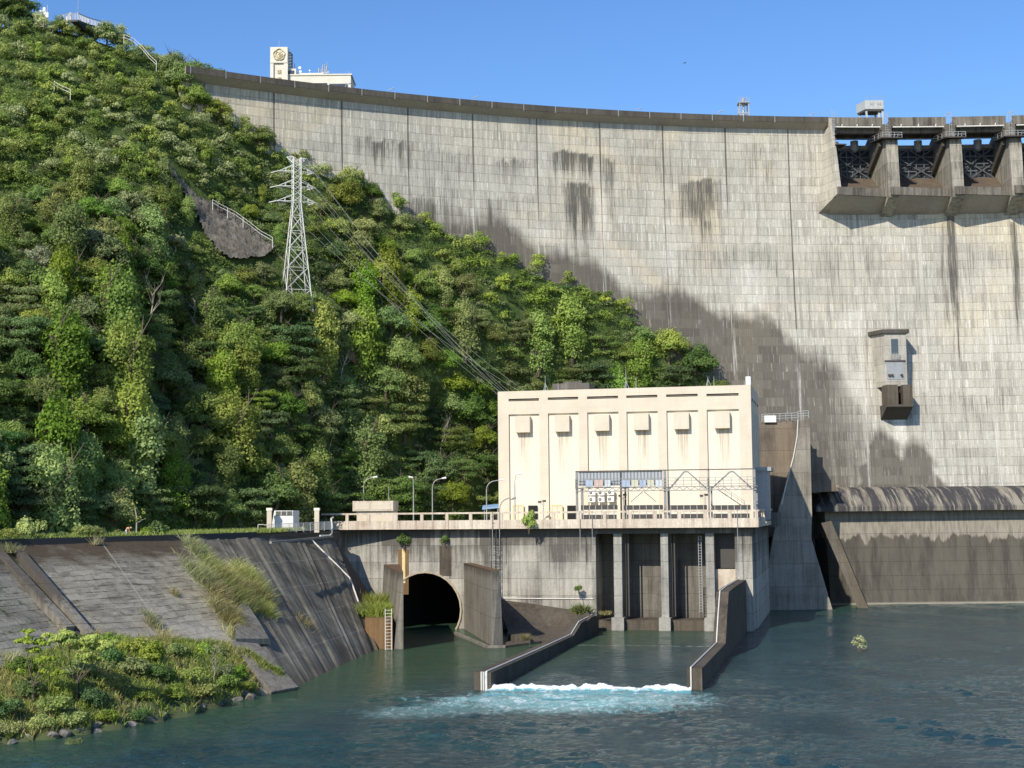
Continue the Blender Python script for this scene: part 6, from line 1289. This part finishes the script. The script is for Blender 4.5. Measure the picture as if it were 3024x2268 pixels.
# crest street lamps: low heads that just clear the parapet
for i, (u, lb) in enumerate([(1020, 'nearest the office building'), (1148, 'second to the right of the office'), (1396, 'third from the office'), (1880, 'on the middle of the crest'), (2118, 'just left of the lattice tower'), (2390, 'left of the first spillway bay'), (2790, 'right of the gantry crane'), (2976, 'at the far right end of the crest')]):
    p = cz(u, 340, 306); v_ = px(DF(math.atan2(p[0]-DC[0], p[1]-DC[1])*DR, 305, 109.2))[1][0]; q = cz(u, v_-4, 306); q = np.array([q[0], q[1], 108.1]); t = thing('crest_lamp', f'tiny low street lamp on the dam crest, {lb}', 'street lamp', q, 'small lamps along the dam crest')
    m = MB(); m.tube(q, q+EZ*2.0, .07); m.tube(q+EZ*2.0, q+np.array([.6, 0, 2.3]), .06); obj('pole', m, M['steel'], t); m = MB(); m.tube(q+np.array([.6, 0, 2.3]), q+np.array([1.15, 0, 2.45]), .1, .14); obj('lamp_head', m, M['grayp'], t)
# trees beyond the crest at the left
for u, v, k, s_, lb in [(560, 238, 0, 1.15, 'dark rounded tree behind the left end of the dam crest'), (600, 245, 4, 1.1, 'broad dark tree beyond the crest, right of the rounded one'), (640, 262, 0, .85, 'low dark tree beyond the crest left of the office tower'), (690, 282, 8, .9, 'small tree top peeping over the crest nearest the office tower'), (745, 292, 8, .7, 'tiny tree top just showing over the crest beside the office tower'), (440, 205, 4, 1.0, 'dark tree on the far ridge right of the skyline stair railing'), (495, 225, 0, 1.0, 'dark tree on the far ridge nearest the dam end'), (390, 180, 4, .9, 'dark tree behind the top of the skyline stair railing'),
        (15, 40, 4, 1.2, 'large dark tree at the very top left corner'), (52, 52, 4, 1.0, 'dark tree beside the very top left tree'), (85, 58, 4, .7, 'dark tree just left of the hilltop station'), (118, 50, 0, .5, 'small round tree behind the hilltop station'), (195, 72, 0, .45, 'small dark bush behind the viewing deck')]:
    Yt = 330 if u > 520 else 312; p = WY(u, v+30, Yt); p[2] -= 2.5; place_tree(k, p, s_, lb, None)
# ------------------------------------------------------------------ LEFT BANK: berm, boulders, plants
def wl(u, v): return WZ(u, v, 0)
W_ = [np.array([-66, 100, 0]), wl(-200, 2245), wl(0, 2200), wl(130, 2188), wl(330, 2160), wl(560, 2118), wl(700, 2070), wl(800, 2043), wl(850, 2035)]
T_ = [np.array([-80, 118, 6.5]), onL2(-200, 1960), onL2(0, 1965), onL2(110, 1940), onL2(230, 1880), onL2(420, 1885), onL2(560, 1895), onL2(690, 1905), onL2(800, 1990)]
gb = np.random.default_rng(4); nb, mbk = 90, 26
Wa = np.array([np.interp(np.linspace(0, 8, nb), range(9), [p[k] for p in W_]) for k in range(3)]).T; Ta = np.array([np.interp(np.linspace(0, 8, nb), range(9), [p[k] for p in T_]) for k in range(3)]).T
tt = np.linspace(0, 1, mbk); BK = Wa[None]*(1-tt[:, None, None])+Ta[None]*tt[:, None, None]; BK[..., 2] = -.5+(Ta[None, :, 2]+.5)*(tt[:, None]**.75)
sxx = np.linspace(0, 60, nb)[None]; BK[..., 2] += .35*np.sin(sxx*.8+tt[:, None]*7)*np.sin(math.pi*tt)[:, None]+gb.normal(size=(mbk, nb))*.12+.5*np.sin(math.pi*tt)[:, None]
BK[:, :, 0] += .7*np.sin(sxx*1.7)*(1-tt)[:, None]; BK[0, :, 2] = -.6
BK[-1, :, 2] = Ta[:, 2]-.1
m = MB(); m.grid(BK); obj('river_bank', m, M['verge'], None, rec=False, smooth=True, kind='structure')
def bank(a, t): i = min(a*(nb-1), nb-1.001); k = int(i); f = i-k; j = min(t*(mbk-1), mbk-1.001); l = int(j); h_ = j-l; return (BK[l, k]*(1-f)+BK[l, k+1]*f)*(1-h_)+(BK[l+1, k]*(1-f)+BK[l+1, k+1]*f)*h_
bu, bv = px(BK.reshape(-1, 3)); bu = bu.reshape(BK.shape[:2]); bv = bv.reshape(BK.shape[:2])
def on_bank(u, v): i = np.argmin((bu-u)**2+(bv-v)**2); return BK.reshape(-1, 3)[i].copy()
# grass
GM = leaf_mat('bank_grass', (.06, .10, .02), (.26, .34, .07), .02, .3, yel=(.42, .40, .16)); DRY = leaf_mat('dry_grass', (.15, .14, .05), (.50, .45, .22), .02, .3)
REED = leaf_mat('reed_green', (.13, .16, .04), (.46, .48, .17), .02, .3, yel=(.50, .46, .22))
def blades(P, g, L, w_, lean=.5, up=1.0):
    n = len(P); D = unit(np.c_[g.normal(size=(n, 2))*lean, np.full(n, up)]); side = unit(np.cross(D, unit(g.normal(size=(n, 3))))); l = L*g.uniform(.5, 1.3, n)[:, None]; ww = w_*g.uniform(.6, 1.3, n)[:, None]
    bend = np.c_[D[:, :2], -np.abs(D[:, 2:3])*.3]*l*.25; V = np.stack([P-side*ww, P+side*ww, P+D*l*.6+side*ww*.6, P+D*l*.6-side*ww*.6, P+D*l*.6-side*ww*.6, P+D*l*.6+side*ww*.6, P+D*l+bend+side*ww*.08, P+D*l+bend-side*ww*.08], 1); return V.reshape(-1, 3), np.arange(8*n).reshape(-1, 4), np.repeat(g.random(n), 8)
def blade_obj(name, P, g, L, w_, mats, org, label=None, cat=None, parent=None, kind=None, lean=.5, mi=None, group=None):
    V, F_, t_ = blades(P, g, L, w_, lean); me = mesh_from(name, V-org, F_, t_, mats, mi=mi); o = coll(bpy.data.objects.new(name, me)); o.location = (0, 0, 0) if parent else tuple(org); ORG[o.name] = org
    if parent: o.parent = parent
    return tag(o, label, cat, group, kind)
g = np.random.default_rng(17); n = 42000; a_ = g.random(n); t_ = g.random(n)**.85; P = np.array([bank(x, y) for x, y in zip(a_, t_)]); clump = np.sin(P[:, 0]*1.3+1)*np.sin(P[:, 1]*.9)+g.normal(size=n)*.5; keep = (clump > -.9) & (t_ > .05)
P = P[keep]; mi = (np.sin(P[:, 0]*.5+P[:, 1]*.35)+g.normal(size=len(P))*.6 > .75).astype(int); mi = np.repeat(mi, 2)
blade_obj('bank_grass', P, g, .75, .045, [GM, DRY], np.array([-45, 150, 1.0]), 'bright green and straw coloured grass covering the river bank', 'grass', kind='stuff', mi=mi)
# verge grass along the crest wall
n = 16000; f = g.random(n); q = g.random(n); Pc = np.array([np.interp(f*4, range(5), [p[k] for p in P_]) for k in range(3)]).T; Ph = np.array([np.interp(f*11, range(12), [p[k] for p in ft]) for k in range(3)]).T; P = Pc*(1-q[:, None]**1.5*.9)+Ph*(q[:, None]**1.5*.9); P[:, 2] = 17.55
P = P[(P[:, 1] > 150) & (P[:, 1] < 246)]
blade_obj('verge_grass', P, g, .75, .06, [GM], np.array([-60, 190, 17.5]), 'sunny strip of grass along the riverside road above the crest wall', 'grass', kind='stuff')
# shrubs
SHR = []
def shrub_proto(seed, mat, rad, h_, n, size, nl=10, **k):
    g = np.random.default_rng(seed); P, N_, sz, ti = crown_arrays(g, rad, h_, 0, nl, n, size, **k); V, F_, t_ = leaves(P, N_, sz, ti, g); me = mesh_from('foliage', V, F_, t_, [mat]); mt = MB()
    for _ in range(6): th = g.uniform(0, 6.28); mt.tube(np.array([0, 0, -.3]), np.array([math.cos(th)*rad*.4, math.sin(th)*rad*.4, h_*.6]), .05, .02, 4, cap=False)
    ms = bpy.data.meshes.new('stem'); ms.from_pydata([tuple(v) for v in mt.v], [], mt.f); ms.materials.append(M['bark']); SHR.append((me, ms))
shrub_proto(51, LM[5], 1.6, 1.9, 1500, .22); shrub_proto(52, LM[0], 1.5, 1.7, 1700, .22, 12); shrub_proto(53, LM[2], 1.5, 1.6, 1500, .2, 12); shrub_proto(54, LM[4], 1.4, 1.5, 1500, .22); shrub_proto(55, LM[1], 1.3, 1.6, 1300, .24); shrub_proto(56, leaf_mat('pale_water_bush_leaf', (.16, .19, .08), (.50, .52, .28), .02), 1.5, 2.0, 620, .2, 14, lob=(.2, .34))
def shrub(k, loc, s_, label, cat='shrub', sz=1.0, group=None):
    t = thing('shrub', label, cat, loc, group); t.scale = (s_, s_, s_*sz); t.rotation_euler = (0, 0, random.uniform(0, 6))
    for nm, me_ in (('stem', SHR[k][1]), ('foliage', SHR[k][0])): o = coll(bpy.data.objects.new(nm, me_)); o.parent = t
    return t
def at_terr(u, v, z=17.55):
    best = None
    for f in np.linspace(0, 3.99, 400):
        k = int(f); q = C[k]*(1-f+k)+C[k+1]*(f-k); uu_ = px(q)[0][0]
        if best is None or abs(uu_-u) < best[0]: best = (abs(uu_-u), q)
    q = best[1]; d = np.array([q[0], q[1], 0]); d /= np.linalg.norm(d); p = q+d*(1.6+max(0, 1596-v)*.10); p[2] = z; return p
for u, v, k, s_, lb in [(15, 1600, 2, 1.1, 'yellow green shrub at the left edge of the road verge'), (100, 1592, 0, 1.45, 'large rounded golden green shrub beside the thin white post'), (255, 1585, 2, 1.25, 'rounded shrub with reddish leaves near the middle of the road verge'), (290, 1588, 0, .8, 'small golden shrub joined to the reddish leaved one'), (345, 1582, 1, .6, 'low green shrub just left of the bending worker'), (465, 1577, 4, 1.3, 'bright green feathery shrub right of the young tree'), (430, 1578, 4, .8, 'small green shrub close by the young bare stemmed tree'), (180, 1590, 4, .6, 'low leafy plant between the two golden shrubs')]:
    shrub(k, at_terr(u, v), s_, lb)
bank_sh = [(40, 2120, 3, 1.2), (90, 2060, 1, 1.2), (150, 2100, 2, 1.3), (60, 1990, 1, 1.1), (200, 2060, 0, 1.1), (240, 2010, 1, 1.2), (270, 2090, 3, 1.3), (330, 1960, 3, 1.2), (345, 2040, 2, 1.3), (395, 2000, 1, 1.3), (420, 2080, 2, 1.0), (440, 1950, 4, 1.4), (480, 2010, 3, 1.2), (380, 1930, 2, 1.2), (330, 1905, 1, .9), (520, 1940, 1, 1.1), (560, 2010, 2, 1.3), (600, 2060, 2, 1.3), (640, 1990, 2, 1.1), (670, 2040, 1, 1.1), (530, 2070, 0, 1.0), (700, 2000, 4, 1.0), (720, 2045, 2, .9), (300, 1990, 0, 1.0), (20, 2170, 2, 1.0), (120, 2160, 0, .9), (220, 2140, 2, 1.1), (310, 2125, 1, .9), (-60, 2100, 1, 1.4), (-110, 2160, 2, 1.3), (430, 2115, 3, .8), (600, 1930, 4, 1.0), (650, 1940, 0, .8)]
nmk = ['bright yellow green', 'deep green', 'brownish olive', 'dark blue green', 'fresh green']
def sec(u, v):
    a = 'near the left picture edge' if u < 130 else 'below the spreading tree' if u < 300 else 'in the middle of the river bank' if u < 480 else 'beside the bare white shrub' if u < 620 else 'at the right end of the river bank'
    b = 'low by the water' if v > 2070 else 'high under the slope' if v < 1960 else 'halfway up the bank'
    return f'{b}, {a}'
seen = {}
for u, v, k, s_ in bank_sh:
    lb = f'{nmk[k]} shrub {sec(u, v)}'; shrub(k, on_bank(u, v)-EZ*.2, s_, lb, group='shrubs on the river bank')
# boulders along the waterline
M['boulder'] = concrete('boulder_rock', (.24, .225, .195), (.05, .045, .04), lift=90, streak=.3, patch=0, pale=.4, lines=0)
def boulder(seed, r):
    import bmesh
    g = np.random.default_rng(seed); bm = bmesh.new(); bmesh.ops.create_icosphere(bm, subdivisions=3, radius=1); pl = unit(g.normal(size=(9, 3))); dd_ = g.uniform(.42, .85, 9)
    for v in bm.verts:
        p = np.array(v.co)
        for a, d in zip(pl, dd_):
            q = p@a
            if q > d: p = p-a*(q-d)
        p = p*(1+.05*math.sin(p[0]*9+seed)*math.sin(p[1]*8)); v.co = (p[0]*r*1.35, p[1]*r, p[2]*r*.75)
    me = bpy.data.meshes.new('boulder'); bm.to_mesh(me); bm.free(); me.materials.append(M['boulder']); return me
BM = [boulder(i, 1.0) for i in range(5)]
bl = [(150, 2182, .8), (175, 2178, .6), (205, 2172, .9), (232, 2168, .55), (255, 2160, 1.1), (282, 2158, .8), (300, 2160, .6), (370, 2146, .7), (395, 2138, .8), (420, 2118, .9), (440, 2135, .7), (465, 2125, .9), (490, 2122, .8), (505, 2115, .6), (540, 2108, .7), (560, 2112, .6), (590, 2096, .5), (620, 2088, .6), (655, 2082, .5), (690, 2070, .8), (715, 2058, .9), (745, 2066, .7), (770, 2050, .9), (795, 2040, 1.1), (815, 2030, .9), (832, 2040, .7), (850, 2036, .5), (40, 2196, .6), (100, 2186, .5)]
for i, (u, v, r_) in enumerate(bl):
    p = WZ(u, v, .0)+np.array([random.uniform(-.5, .3), random.uniform(-.2, .8), random.uniform(.05, .4)]); r_ *= random.uniform(.75, 1.2); o = coll(bpy.data.objects.new('boulder', BM[i % 5])); o.location = tuple(p); o.scale = (r_, r_, r_); o.rotation_euler = (random.uniform(-.4, .4), random.uniform(-.4, .4), random.uniform(0, 6))
    wh = 'at the left of the waterline' if u < 240 else 'under the middle of the bank' if u < 450 else 'right of the bank middle' if u < 640 else 'where the bank meets the ribbed slope'
    tag(o, f'{"large" if r_ > .85 else "medium" if r_ > .65 else "small"} pale grey boulder at the water edge {wh}', 'boulder', 'boulders along the river bank')
# trees on the bank
def bank_tree(u, v, label, h_, limbs, crowns, seed, mat):
    b = on_bank(u, v)-EZ*.3; t = thing('bank_tree', label, 'tree', b); g = np.random.default_rng(seed); m = MB(); P4 = []
    Yb_ = b[1]; tops = [WY(cu, cv, Yb_+dy) for cu, cv, r_, dy in crowns]; zm = sum(q[2] for q in tops)/len(tops); xm = sum(q[0] for q in tops)/len(tops); j = np.array([b[0]*.7+xm*.3, b[1], b[2]+(zm-b[2])*.42]); m.tube(b, j, .11, .08, 6)
    for k, tp in enumerate(tops): mid = (j*.5+tp*.5)+np.array([g.normal()*.2, 0, -.3]); m.tube(j, mid, .05, .04, 5, cap=False); m.tube(mid, tp, .04, .02, 5, cap=False)
    obj('trunk', m, M['bark'], t)
    VV, TT = [], []
    for (cu, cv, r_, dy), tp in zip(crowns, tops):
        r_ *= 1.15; n = int(520*r_**2); P, N_, sz, ti = crown_arrays(g, r_, r_*.9, -r_*.3, 6, n, .3, flat=.5); V, F_, t_ = leaves(P+tp, N_, sz, ti, g); VV.append(V); TT.append(t_)
    V = np.concatenate(VV); me = mesh_from('crown', V-ORG[t.name], np.arange(len(V)).reshape(-1, 4), np.concatenate(TT), [mat]); o = coll(bpy.data.objects.new('crown', me)); o.parent = t; return t
bank_tree(95, 2080, 'leaning tree with small leaf tufts at the left end of the bank', 6, 4, [(75, 1895, .9, 0), (95, 1925, .8, .3), (120, 1905, .9, .5), (135, 1950, .9, 0), (85, 1868, .6, 0), (125, 1985, .7, 0), (60, 1985, .5, 0), (170, 1990, .7, .6)], 61, LM[5])
bank_tree(225, 2080, 'spreading flat topped bright green tree on the river bank', 7, 5, [(170, 1890, 1.2, 0), (205, 1900, 1.3, .5), (240, 1915, 1.2, 1), (270, 1900, 1.3, 0), (300, 1920, 1.1, .5), (325, 1905, 1.0, 0), (255, 1945, 1.0, -.5), (140, 1885, .8, 0), (200, 1875, .9, .5), (280, 1950, .9, 0)], 62, LM[5])
b = on_bank(632, 2020); t = thing('bare_shrub', 'bare white branched shrub standing on the river bank', 'dead shrub', b); o = coll(bpy.data.objects.new('branches', trunk_mesh(np.random.default_rng(70), 4.6, .07, 2.6, M['palebark'], 7, True))); o.parent = t
# reed clumps and other plants, each its own
def clump(name, P0, n, spread, L, w_, mat, label, cat, lean=.5, seed=0, slope=False):
    g = np.random.default_rng(seed); d_ = g.normal(size=(n, 2))*spread; nn_ = np.cross(Fw[3]-C[3], C[4]-C[3]); nn_ = nn_/nn_[2]; P = P0+np.c_[d_, -(d_@nn_[:2])-.1 if slope else np.zeros(n)]; return blade_obj(name, P, g, L, w_, [mat], P0, label, cat, lean=lean)
rc = [(585, 1610, .9, 2.3, REED, 'tall green reed clump hanging over the crest wall'), (600, 1690, 1.2, 2.6, REED, 'green reed clump on the upper slope below the crest wall'), (660, 1690, 1.2, 3.0, REED, 'tall feathery reed clump left of the ribbed slope top'), (700, 1760, 1.3, 3.6, REED, 'largest feathery reed clump in the middle of the slope'), (760, 1740, 1.0, 3.2, REED, 'feathery reeds leaning right over the ribbed slope'), (670, 1800, 1.0, 2.8, DRY, 'straw coloured reed clump below the large green reeds'), (710, 1860, .5, 1.8, DRY, 'thin dry reeds at the foot of the reed bank'), (630, 1660, .9, 2.2, REED, 'bushy reeds just under the cap wall at the panel corner'), (735, 1690, 1.1, 2.8, REED, 'feathery reeds at the upper right of the reed bank'), (690, 1720, 1.2, 3.0, DRY, 'straw topped reeds in the heart of the reed bank'), (775, 1790, .7, 2.6, REED, 'reeds drooping lowest over the ribbed slope'), (645, 1735, .9, 2.3, DRY, 'pale dry reed fringe along the left of the reed bank'), (690, 1830, .5, 2.2, DRY, 'narrow dry reed tail between slope and wedge')]
for i, (u, v, sp_, L, mt, lb) in enumerate(rc): clump('reed_clump', onslope(u, v+20) if u > 560 else onL2(u, v+20), 2300, sp_*.85, L*.62, .03, mt, lb, 'reeds', .75, 80+i, slope=True)
for i, (u, v, n, sp_, L, mt, lb) in enumerate([(515, 1745, 160, .25, 1.0, DRY, 'small dry grass tuft high on the panelled slope'), (450, 1825, 420, .5, 1.0, REED, 'round olive weed clump in the middle of the panelled slope'), (440, 1835, 120, .3, .6, DRY, 'brown dead leaves hanging under the olive weed clump'), (505, 1895, 600, .8, 1.5, DRY, 'tall straw grass at the foot of the panelled slope'), (285, 1885, 260, .4, 1.4, DRY, 'straw grass beside the lower end of the drain channel'), (20, 1945, 500, .7, 1.3, REED, 'round grass tussock at the left picture edge'), (895, 1850, 500, .5, 1.9, DRY, 'dry yellow grass tuft in the middle of the ribbed slope'), (880, 1900, 300, .4, 1.0, DRY, 'small straw tuft below the tall one on the ribbed slope'), (945, 1945, 350, .6, .9, DRY, 'low brown grass near the foot of the ribbed slope'), (855, 1905, 90, .2, .7, DRY, 'tiny pale tuft at the left of the ribbed slope foot'), (15, 1625, 700, .8, 1.3, REED, 'overhanging green grass clump at the left end of the crest wall'), (285, 1600, 160, .3, 1.3, DRY, 'dry grass strand spilling over the dark crest wall'), (700, 1880, 420, .8, 1.2, REED, 'low green grass at the foot of the reed bank'), (760, 1890, 300, .7, .9, DRY, 'yellow grass on the ledge left of the ribbed slope foot')]):
    p = onslope(u, v+8) if u > 560 else onL2(u, v+8); clump('grass_tuft', p, n, sp_, L, .03, mt, lb, 'grass tuft', .55, 120+i, slope=not (u < 40 or 'crest wall' in lb))
p = np.array([b0[0]+1.5, b0[1]+3, zt2]); clump('grass_tuft', p+np.array([.5, 0, 0]), 1600, 1.0, 2.2, .04, GM, 'lush green grass on top of the brown stained retaining wall', 'grass tuft', .45, 150); clump('grass_tuft', p+np.array([-.6, 9, 0]), 1600, 1.0, 3.0, .045, GM, 'taller shaded grass behind the brown retaining wall', 'grass tuft', .35, 151); clump('grass_tuft', p+np.array([-2.3, 2, .3]), 900, .8, 1.8, .04, GM, 'grass spilling from the ribbed slope edge onto the brown wall', 'grass tuft', .5, 152)
# bushes growing out of the walls
def wallbush(u, v, d, k, s_, label, sz=1.2):
    s0, z0 = PS(u, v, d); p = PL(s0, d, z0); return shrub(k, p, s_, label, 'bush', sz)
wallbush(1192, 1620, FD-.5, 1, .95, 'dark leafy bush growing from the wall left of the tunnel arch', 1.7); wallbush(1315, 1610, FD-.5, 3, .7, 'smaller dark bush growing from the wall above the tunnel arch', 1.5)
wallbush(1562, 1566, -1.6, 4, 1.05, 'large leafy bush hanging over the parapet in front of the power house', 2.0)
s0, z0 = PS(1715, 1812, FD-2); clump('broadleaf_tuft', PL(s0, FD-2, z0-.3), 420, .45, 2.0, .11, GM, 'broad leaved green and yellow plant on the apron corner', 'plant', .6, 160)
sap = shrub(3, PL(s0-.4, FD-1.6, z0+3.6), .6, 'small dark topped sapling rising behind the broad leaved plant', 'sapling', 1.2); m = MB(); m.tube(PL(s0-.2, FD-1.6, z0-.3), PL(s0-.4, FD-1.6, z0+4.2), .06, .04); so = obj('sapling_stem', m, M['palebark'], None); so.parent = sap; so.matrix_parent_inverse = Matrix.Identity(4); 
me_ = so.data; sc_inv = Matrix.Diagonal((1/sap.scale[0], 1/sap.scale[1], 1/sap.scale[2], 1)) @ Matrix.Rotation(-sap.rotation_euler[2], 4, 'Z') @ Matrix.Translation(so.location-sap.location); me_.transform(sc_inv); so.location = (0, 0, 0); so.name = 'main_stem'
clump('grass_tuft', WZ(1552, 1892, 1.2), 220, .25, 1.2, .035, DRY, 'small dry plant on the apron beside the square block', 'grass tuft', .5, 161)
s0, z0 = PS(1790, 1806, FD); clump('grass_tuft', PL(s0, FD-.6, z0-.5), 260, .5, .8, .04, DRY, 'withered brown weeds at the first dark bay sill', 'grass tuft', .6, 162)
bw = WZ(2540, 1924, 0); shrub(5, bw-EZ*.3, 1.1, 'pale yellow green bush standing in the open water', 'bush', 1.15); bw = WZ(220, 2196, 0); shrub(2, bw-EZ*.3, .55, 'small half submerged bush in the water off the river bank', 'bush')
# young tree on the verge, white posts
p = at_terr(400, 1577); t = thing('young_tree', 'thin pale stemmed young tree with a few big leaves on the road verge', 'tree', p); m = MB(); q1 = WY(404, 1530, p[1]); q2 = WY(396, 1487, p[1]); m.tube(p, q1, .11, .09); m.tube(q1, q2, .09, .03); m.tube(WY(403, 1545, p[1]), WY(430, 1530, p[1]+.5), .05, .02, 5); obj('trunk', m, M['palebark'], t)
g = np.random.default_rng(3); P = np.concatenate([q1+g.normal(size=(22, 3))*.35, q2+g.normal(size=(10, 3))*.3, WY(422, 1512, p[1])+g.normal(size=(16, 3))*.25]); V, F_, t_ = leaves(P, unit(g.normal(size=(len(P), 3))+np.array([0, 0, 1])), np.full(len(P), .42), g.random(len(P)), g); me = mesh_from('leaf_tuft', V-ORG[t.name], F_, t_, [LM[5]]); o = coll(bpy.data.objects.new('leaf_tuft', me)); o.parent = t
for u, v0, v1, lb in ((75, 1586, 1534, 'thin white post beside the large golden shrub'), (25, 1590, 1572, 'short pale stake at the left end of the road verge')):
    a = at_terr(u, v0); b = WY(u, v1, a[1]); m = MB(); m.tube(a-EZ*.2, b, .09, .08); m.tube(b, b+EZ*.06, .11, .05); obj('marker_post', m, M['white'], None, label=lb, cat='post')
# ------------------------------------------------------------------ PERSON bending over on the verge
def skin(name, joints, edges, mat, parent, root=0, sub=1):
    me = bpy.data.meshes.new(name); me.from_pydata([tuple(j[0]) for j in joints], edges, []); o = coll(bpy.data.objects.new(name, me)); me.materials.append(mat)
    sm = o.modifiers.new('skin', 'SKIN'); sm.use_smooth_shade = True
    for i, j in enumerate(joints): me.skin_vertices[0].data[i].radius = (j[1], j[1]*(j[2] if len(j) > 2 else 1)); me.skin_vertices[0].data[i].use_root = (i == root)
    ss_ = o.modifiers.new('sub', 'SUBSURF'); ss_.levels = sub; ss_.render_levels = sub; o.parent = parent; return o
M['skin'] = plain('sunlit_skin', (.48, .29, .19), .6, var=.1, loc=True); M['shirt'] = plain('orange_shirt', (.72, .30, .18), .8, var=.15, loc=True); M['trous'] = plain('pale_trousers', (.55, .55, .55), .8, var=.2, loc=True); M['hat'] = plain('straw_hat', (.62, .50, .30), .8, var=.2, loc=True)
pp = at_terr(371, 1576); pr = thing('person', 'worker in an orange shirt and pale trousers bending over in the roadside grass', 'person', pp); S3 = 1.12
def J(x, y, z, r, k=1): return (np.array([x, y, z])*S3, r*S3, k)
bj = [J(0, 0, .92, .13), J(.14, 0, 1.06, .14), J(.33, 0, 1.12, .15, 1.15), J(.44, 0, 1.10, .065), J(.54, 0, 1.07, .10), J(.60, 0, 1.04, .085),
      J(.34, .19, 1.07, .06), J(.42, .22, .80, .045), J(.52, .18, .56, .035), J(.56, .17, .48, .035), J(.34, -.19, 1.07, .06), J(.40, -.22, .80, .045), J(.50, -.18, .55, .035), J(.54, -.17, .47, .035),
      J(.02, .11, .82, .10), J(.06, .12, .47, .065), J(-.04, .12, .08, .045), J(.12, .12, .03, .04), J(.02, -.11, .82, .10), J(.10, -.12, .47, .065), J(.02, -.12, .08, .045), J(.18, -.12, .03, .04)]
be = [(0, 1), (1, 2), (2, 3), (3, 4), (4, 5), (2, 6), (6, 7), (7, 8), (8, 9), (2, 10), (10, 11), (11, 12), (12, 13), (0, 14), (14, 15), (15, 16), (16, 17), (0, 18), (18, 19), (19, 20), (20, 21)]
for hx, hy in ((.56, .17), (.54, -.17)):
    base_i = 9 if hy > 0 else 13
    for k, (dx, dy, dz) in enumerate([(.05, .03, -.06), (.06, .01, -.08), (.06, -.01, -.08), (.05, -.03, -.06), (.0, -.05 if hy > 0 else .05, -.04)]):
        bj.append(J(hx+dx, hy+dy, .48+dz, .011)); be.append((base_i, len(bj)-1))
body = skin('body', bj, be, M['skin'], pr)
skin('shirt', [J(.02, 0, .96, .15), J(.16, 0, 1.08, .165), J(.34, 0, 1.13, .17, 1.15), J(.40, 0, 1.12, .11), J(.34, .20, 1.08, .085), J(.39, .22, .90, .07), J(.34, -.20, 1.08, .085), J(.38, -.22, .90, .07)], [(0, 1), (1, 2), (2, 3), (2, 4), (4, 5), (2, 6), (6, 7)], M['shirt'], pr)
skin('trousers', [J(0, 0, .92, .15), J(.02, .11, .80, .115), J(.06, .12, .47, .085), J(-.03, .12, .14, .065), J(.02, -.11, .80, .115), J(.10, -.12, .47, .085), J(.03, -.12, .14, .065)], [(0, 1), (1, 2), (2, 3), (0, 4), (4, 5), (5, 6)], M['trous'], pr)
m = MB(); c = pp+np.array([.57, 0, 1.12])*S3; dh = np.array([.35, 0, .93]); m.tube(c, c+dh*.03, .22, .20, 16); m.tube(c+dh*.03, c+dh*.12, .12, .09, 14); obj('hat', m, M['hat'], pr)
pr.rotation_euler = (0, 0, R(8))
# bird
p = WY(2022, 186, 250); t = thing('bird', 'tiny dark bird gliding in the clear sky', 'bird', p); sk = [(np.array([-.28, 0, 0]), .02), (np.array([-.05, 0, 0]), .075), (np.array([.14, 0, .02]), .06), (np.array([.24, 0, .05]), .045), (np.array([.31, 0, .04]), .012), (np.array([.03, .28, .12]), .035, .4), (np.array([-.05, .62, .06]), .012), (np.array([.03, -.28, .12]), .035, .4), (np.array([-.05, -.62, .06]), .012)]
skin('body', sk, [(0, 1), (1, 2), (2, 3), (3, 4), (1, 5), (5, 6), (1, 7), (7, 8)], M['darksteel'], t, 1); t.rotation_euler = (0, 0, R(35))
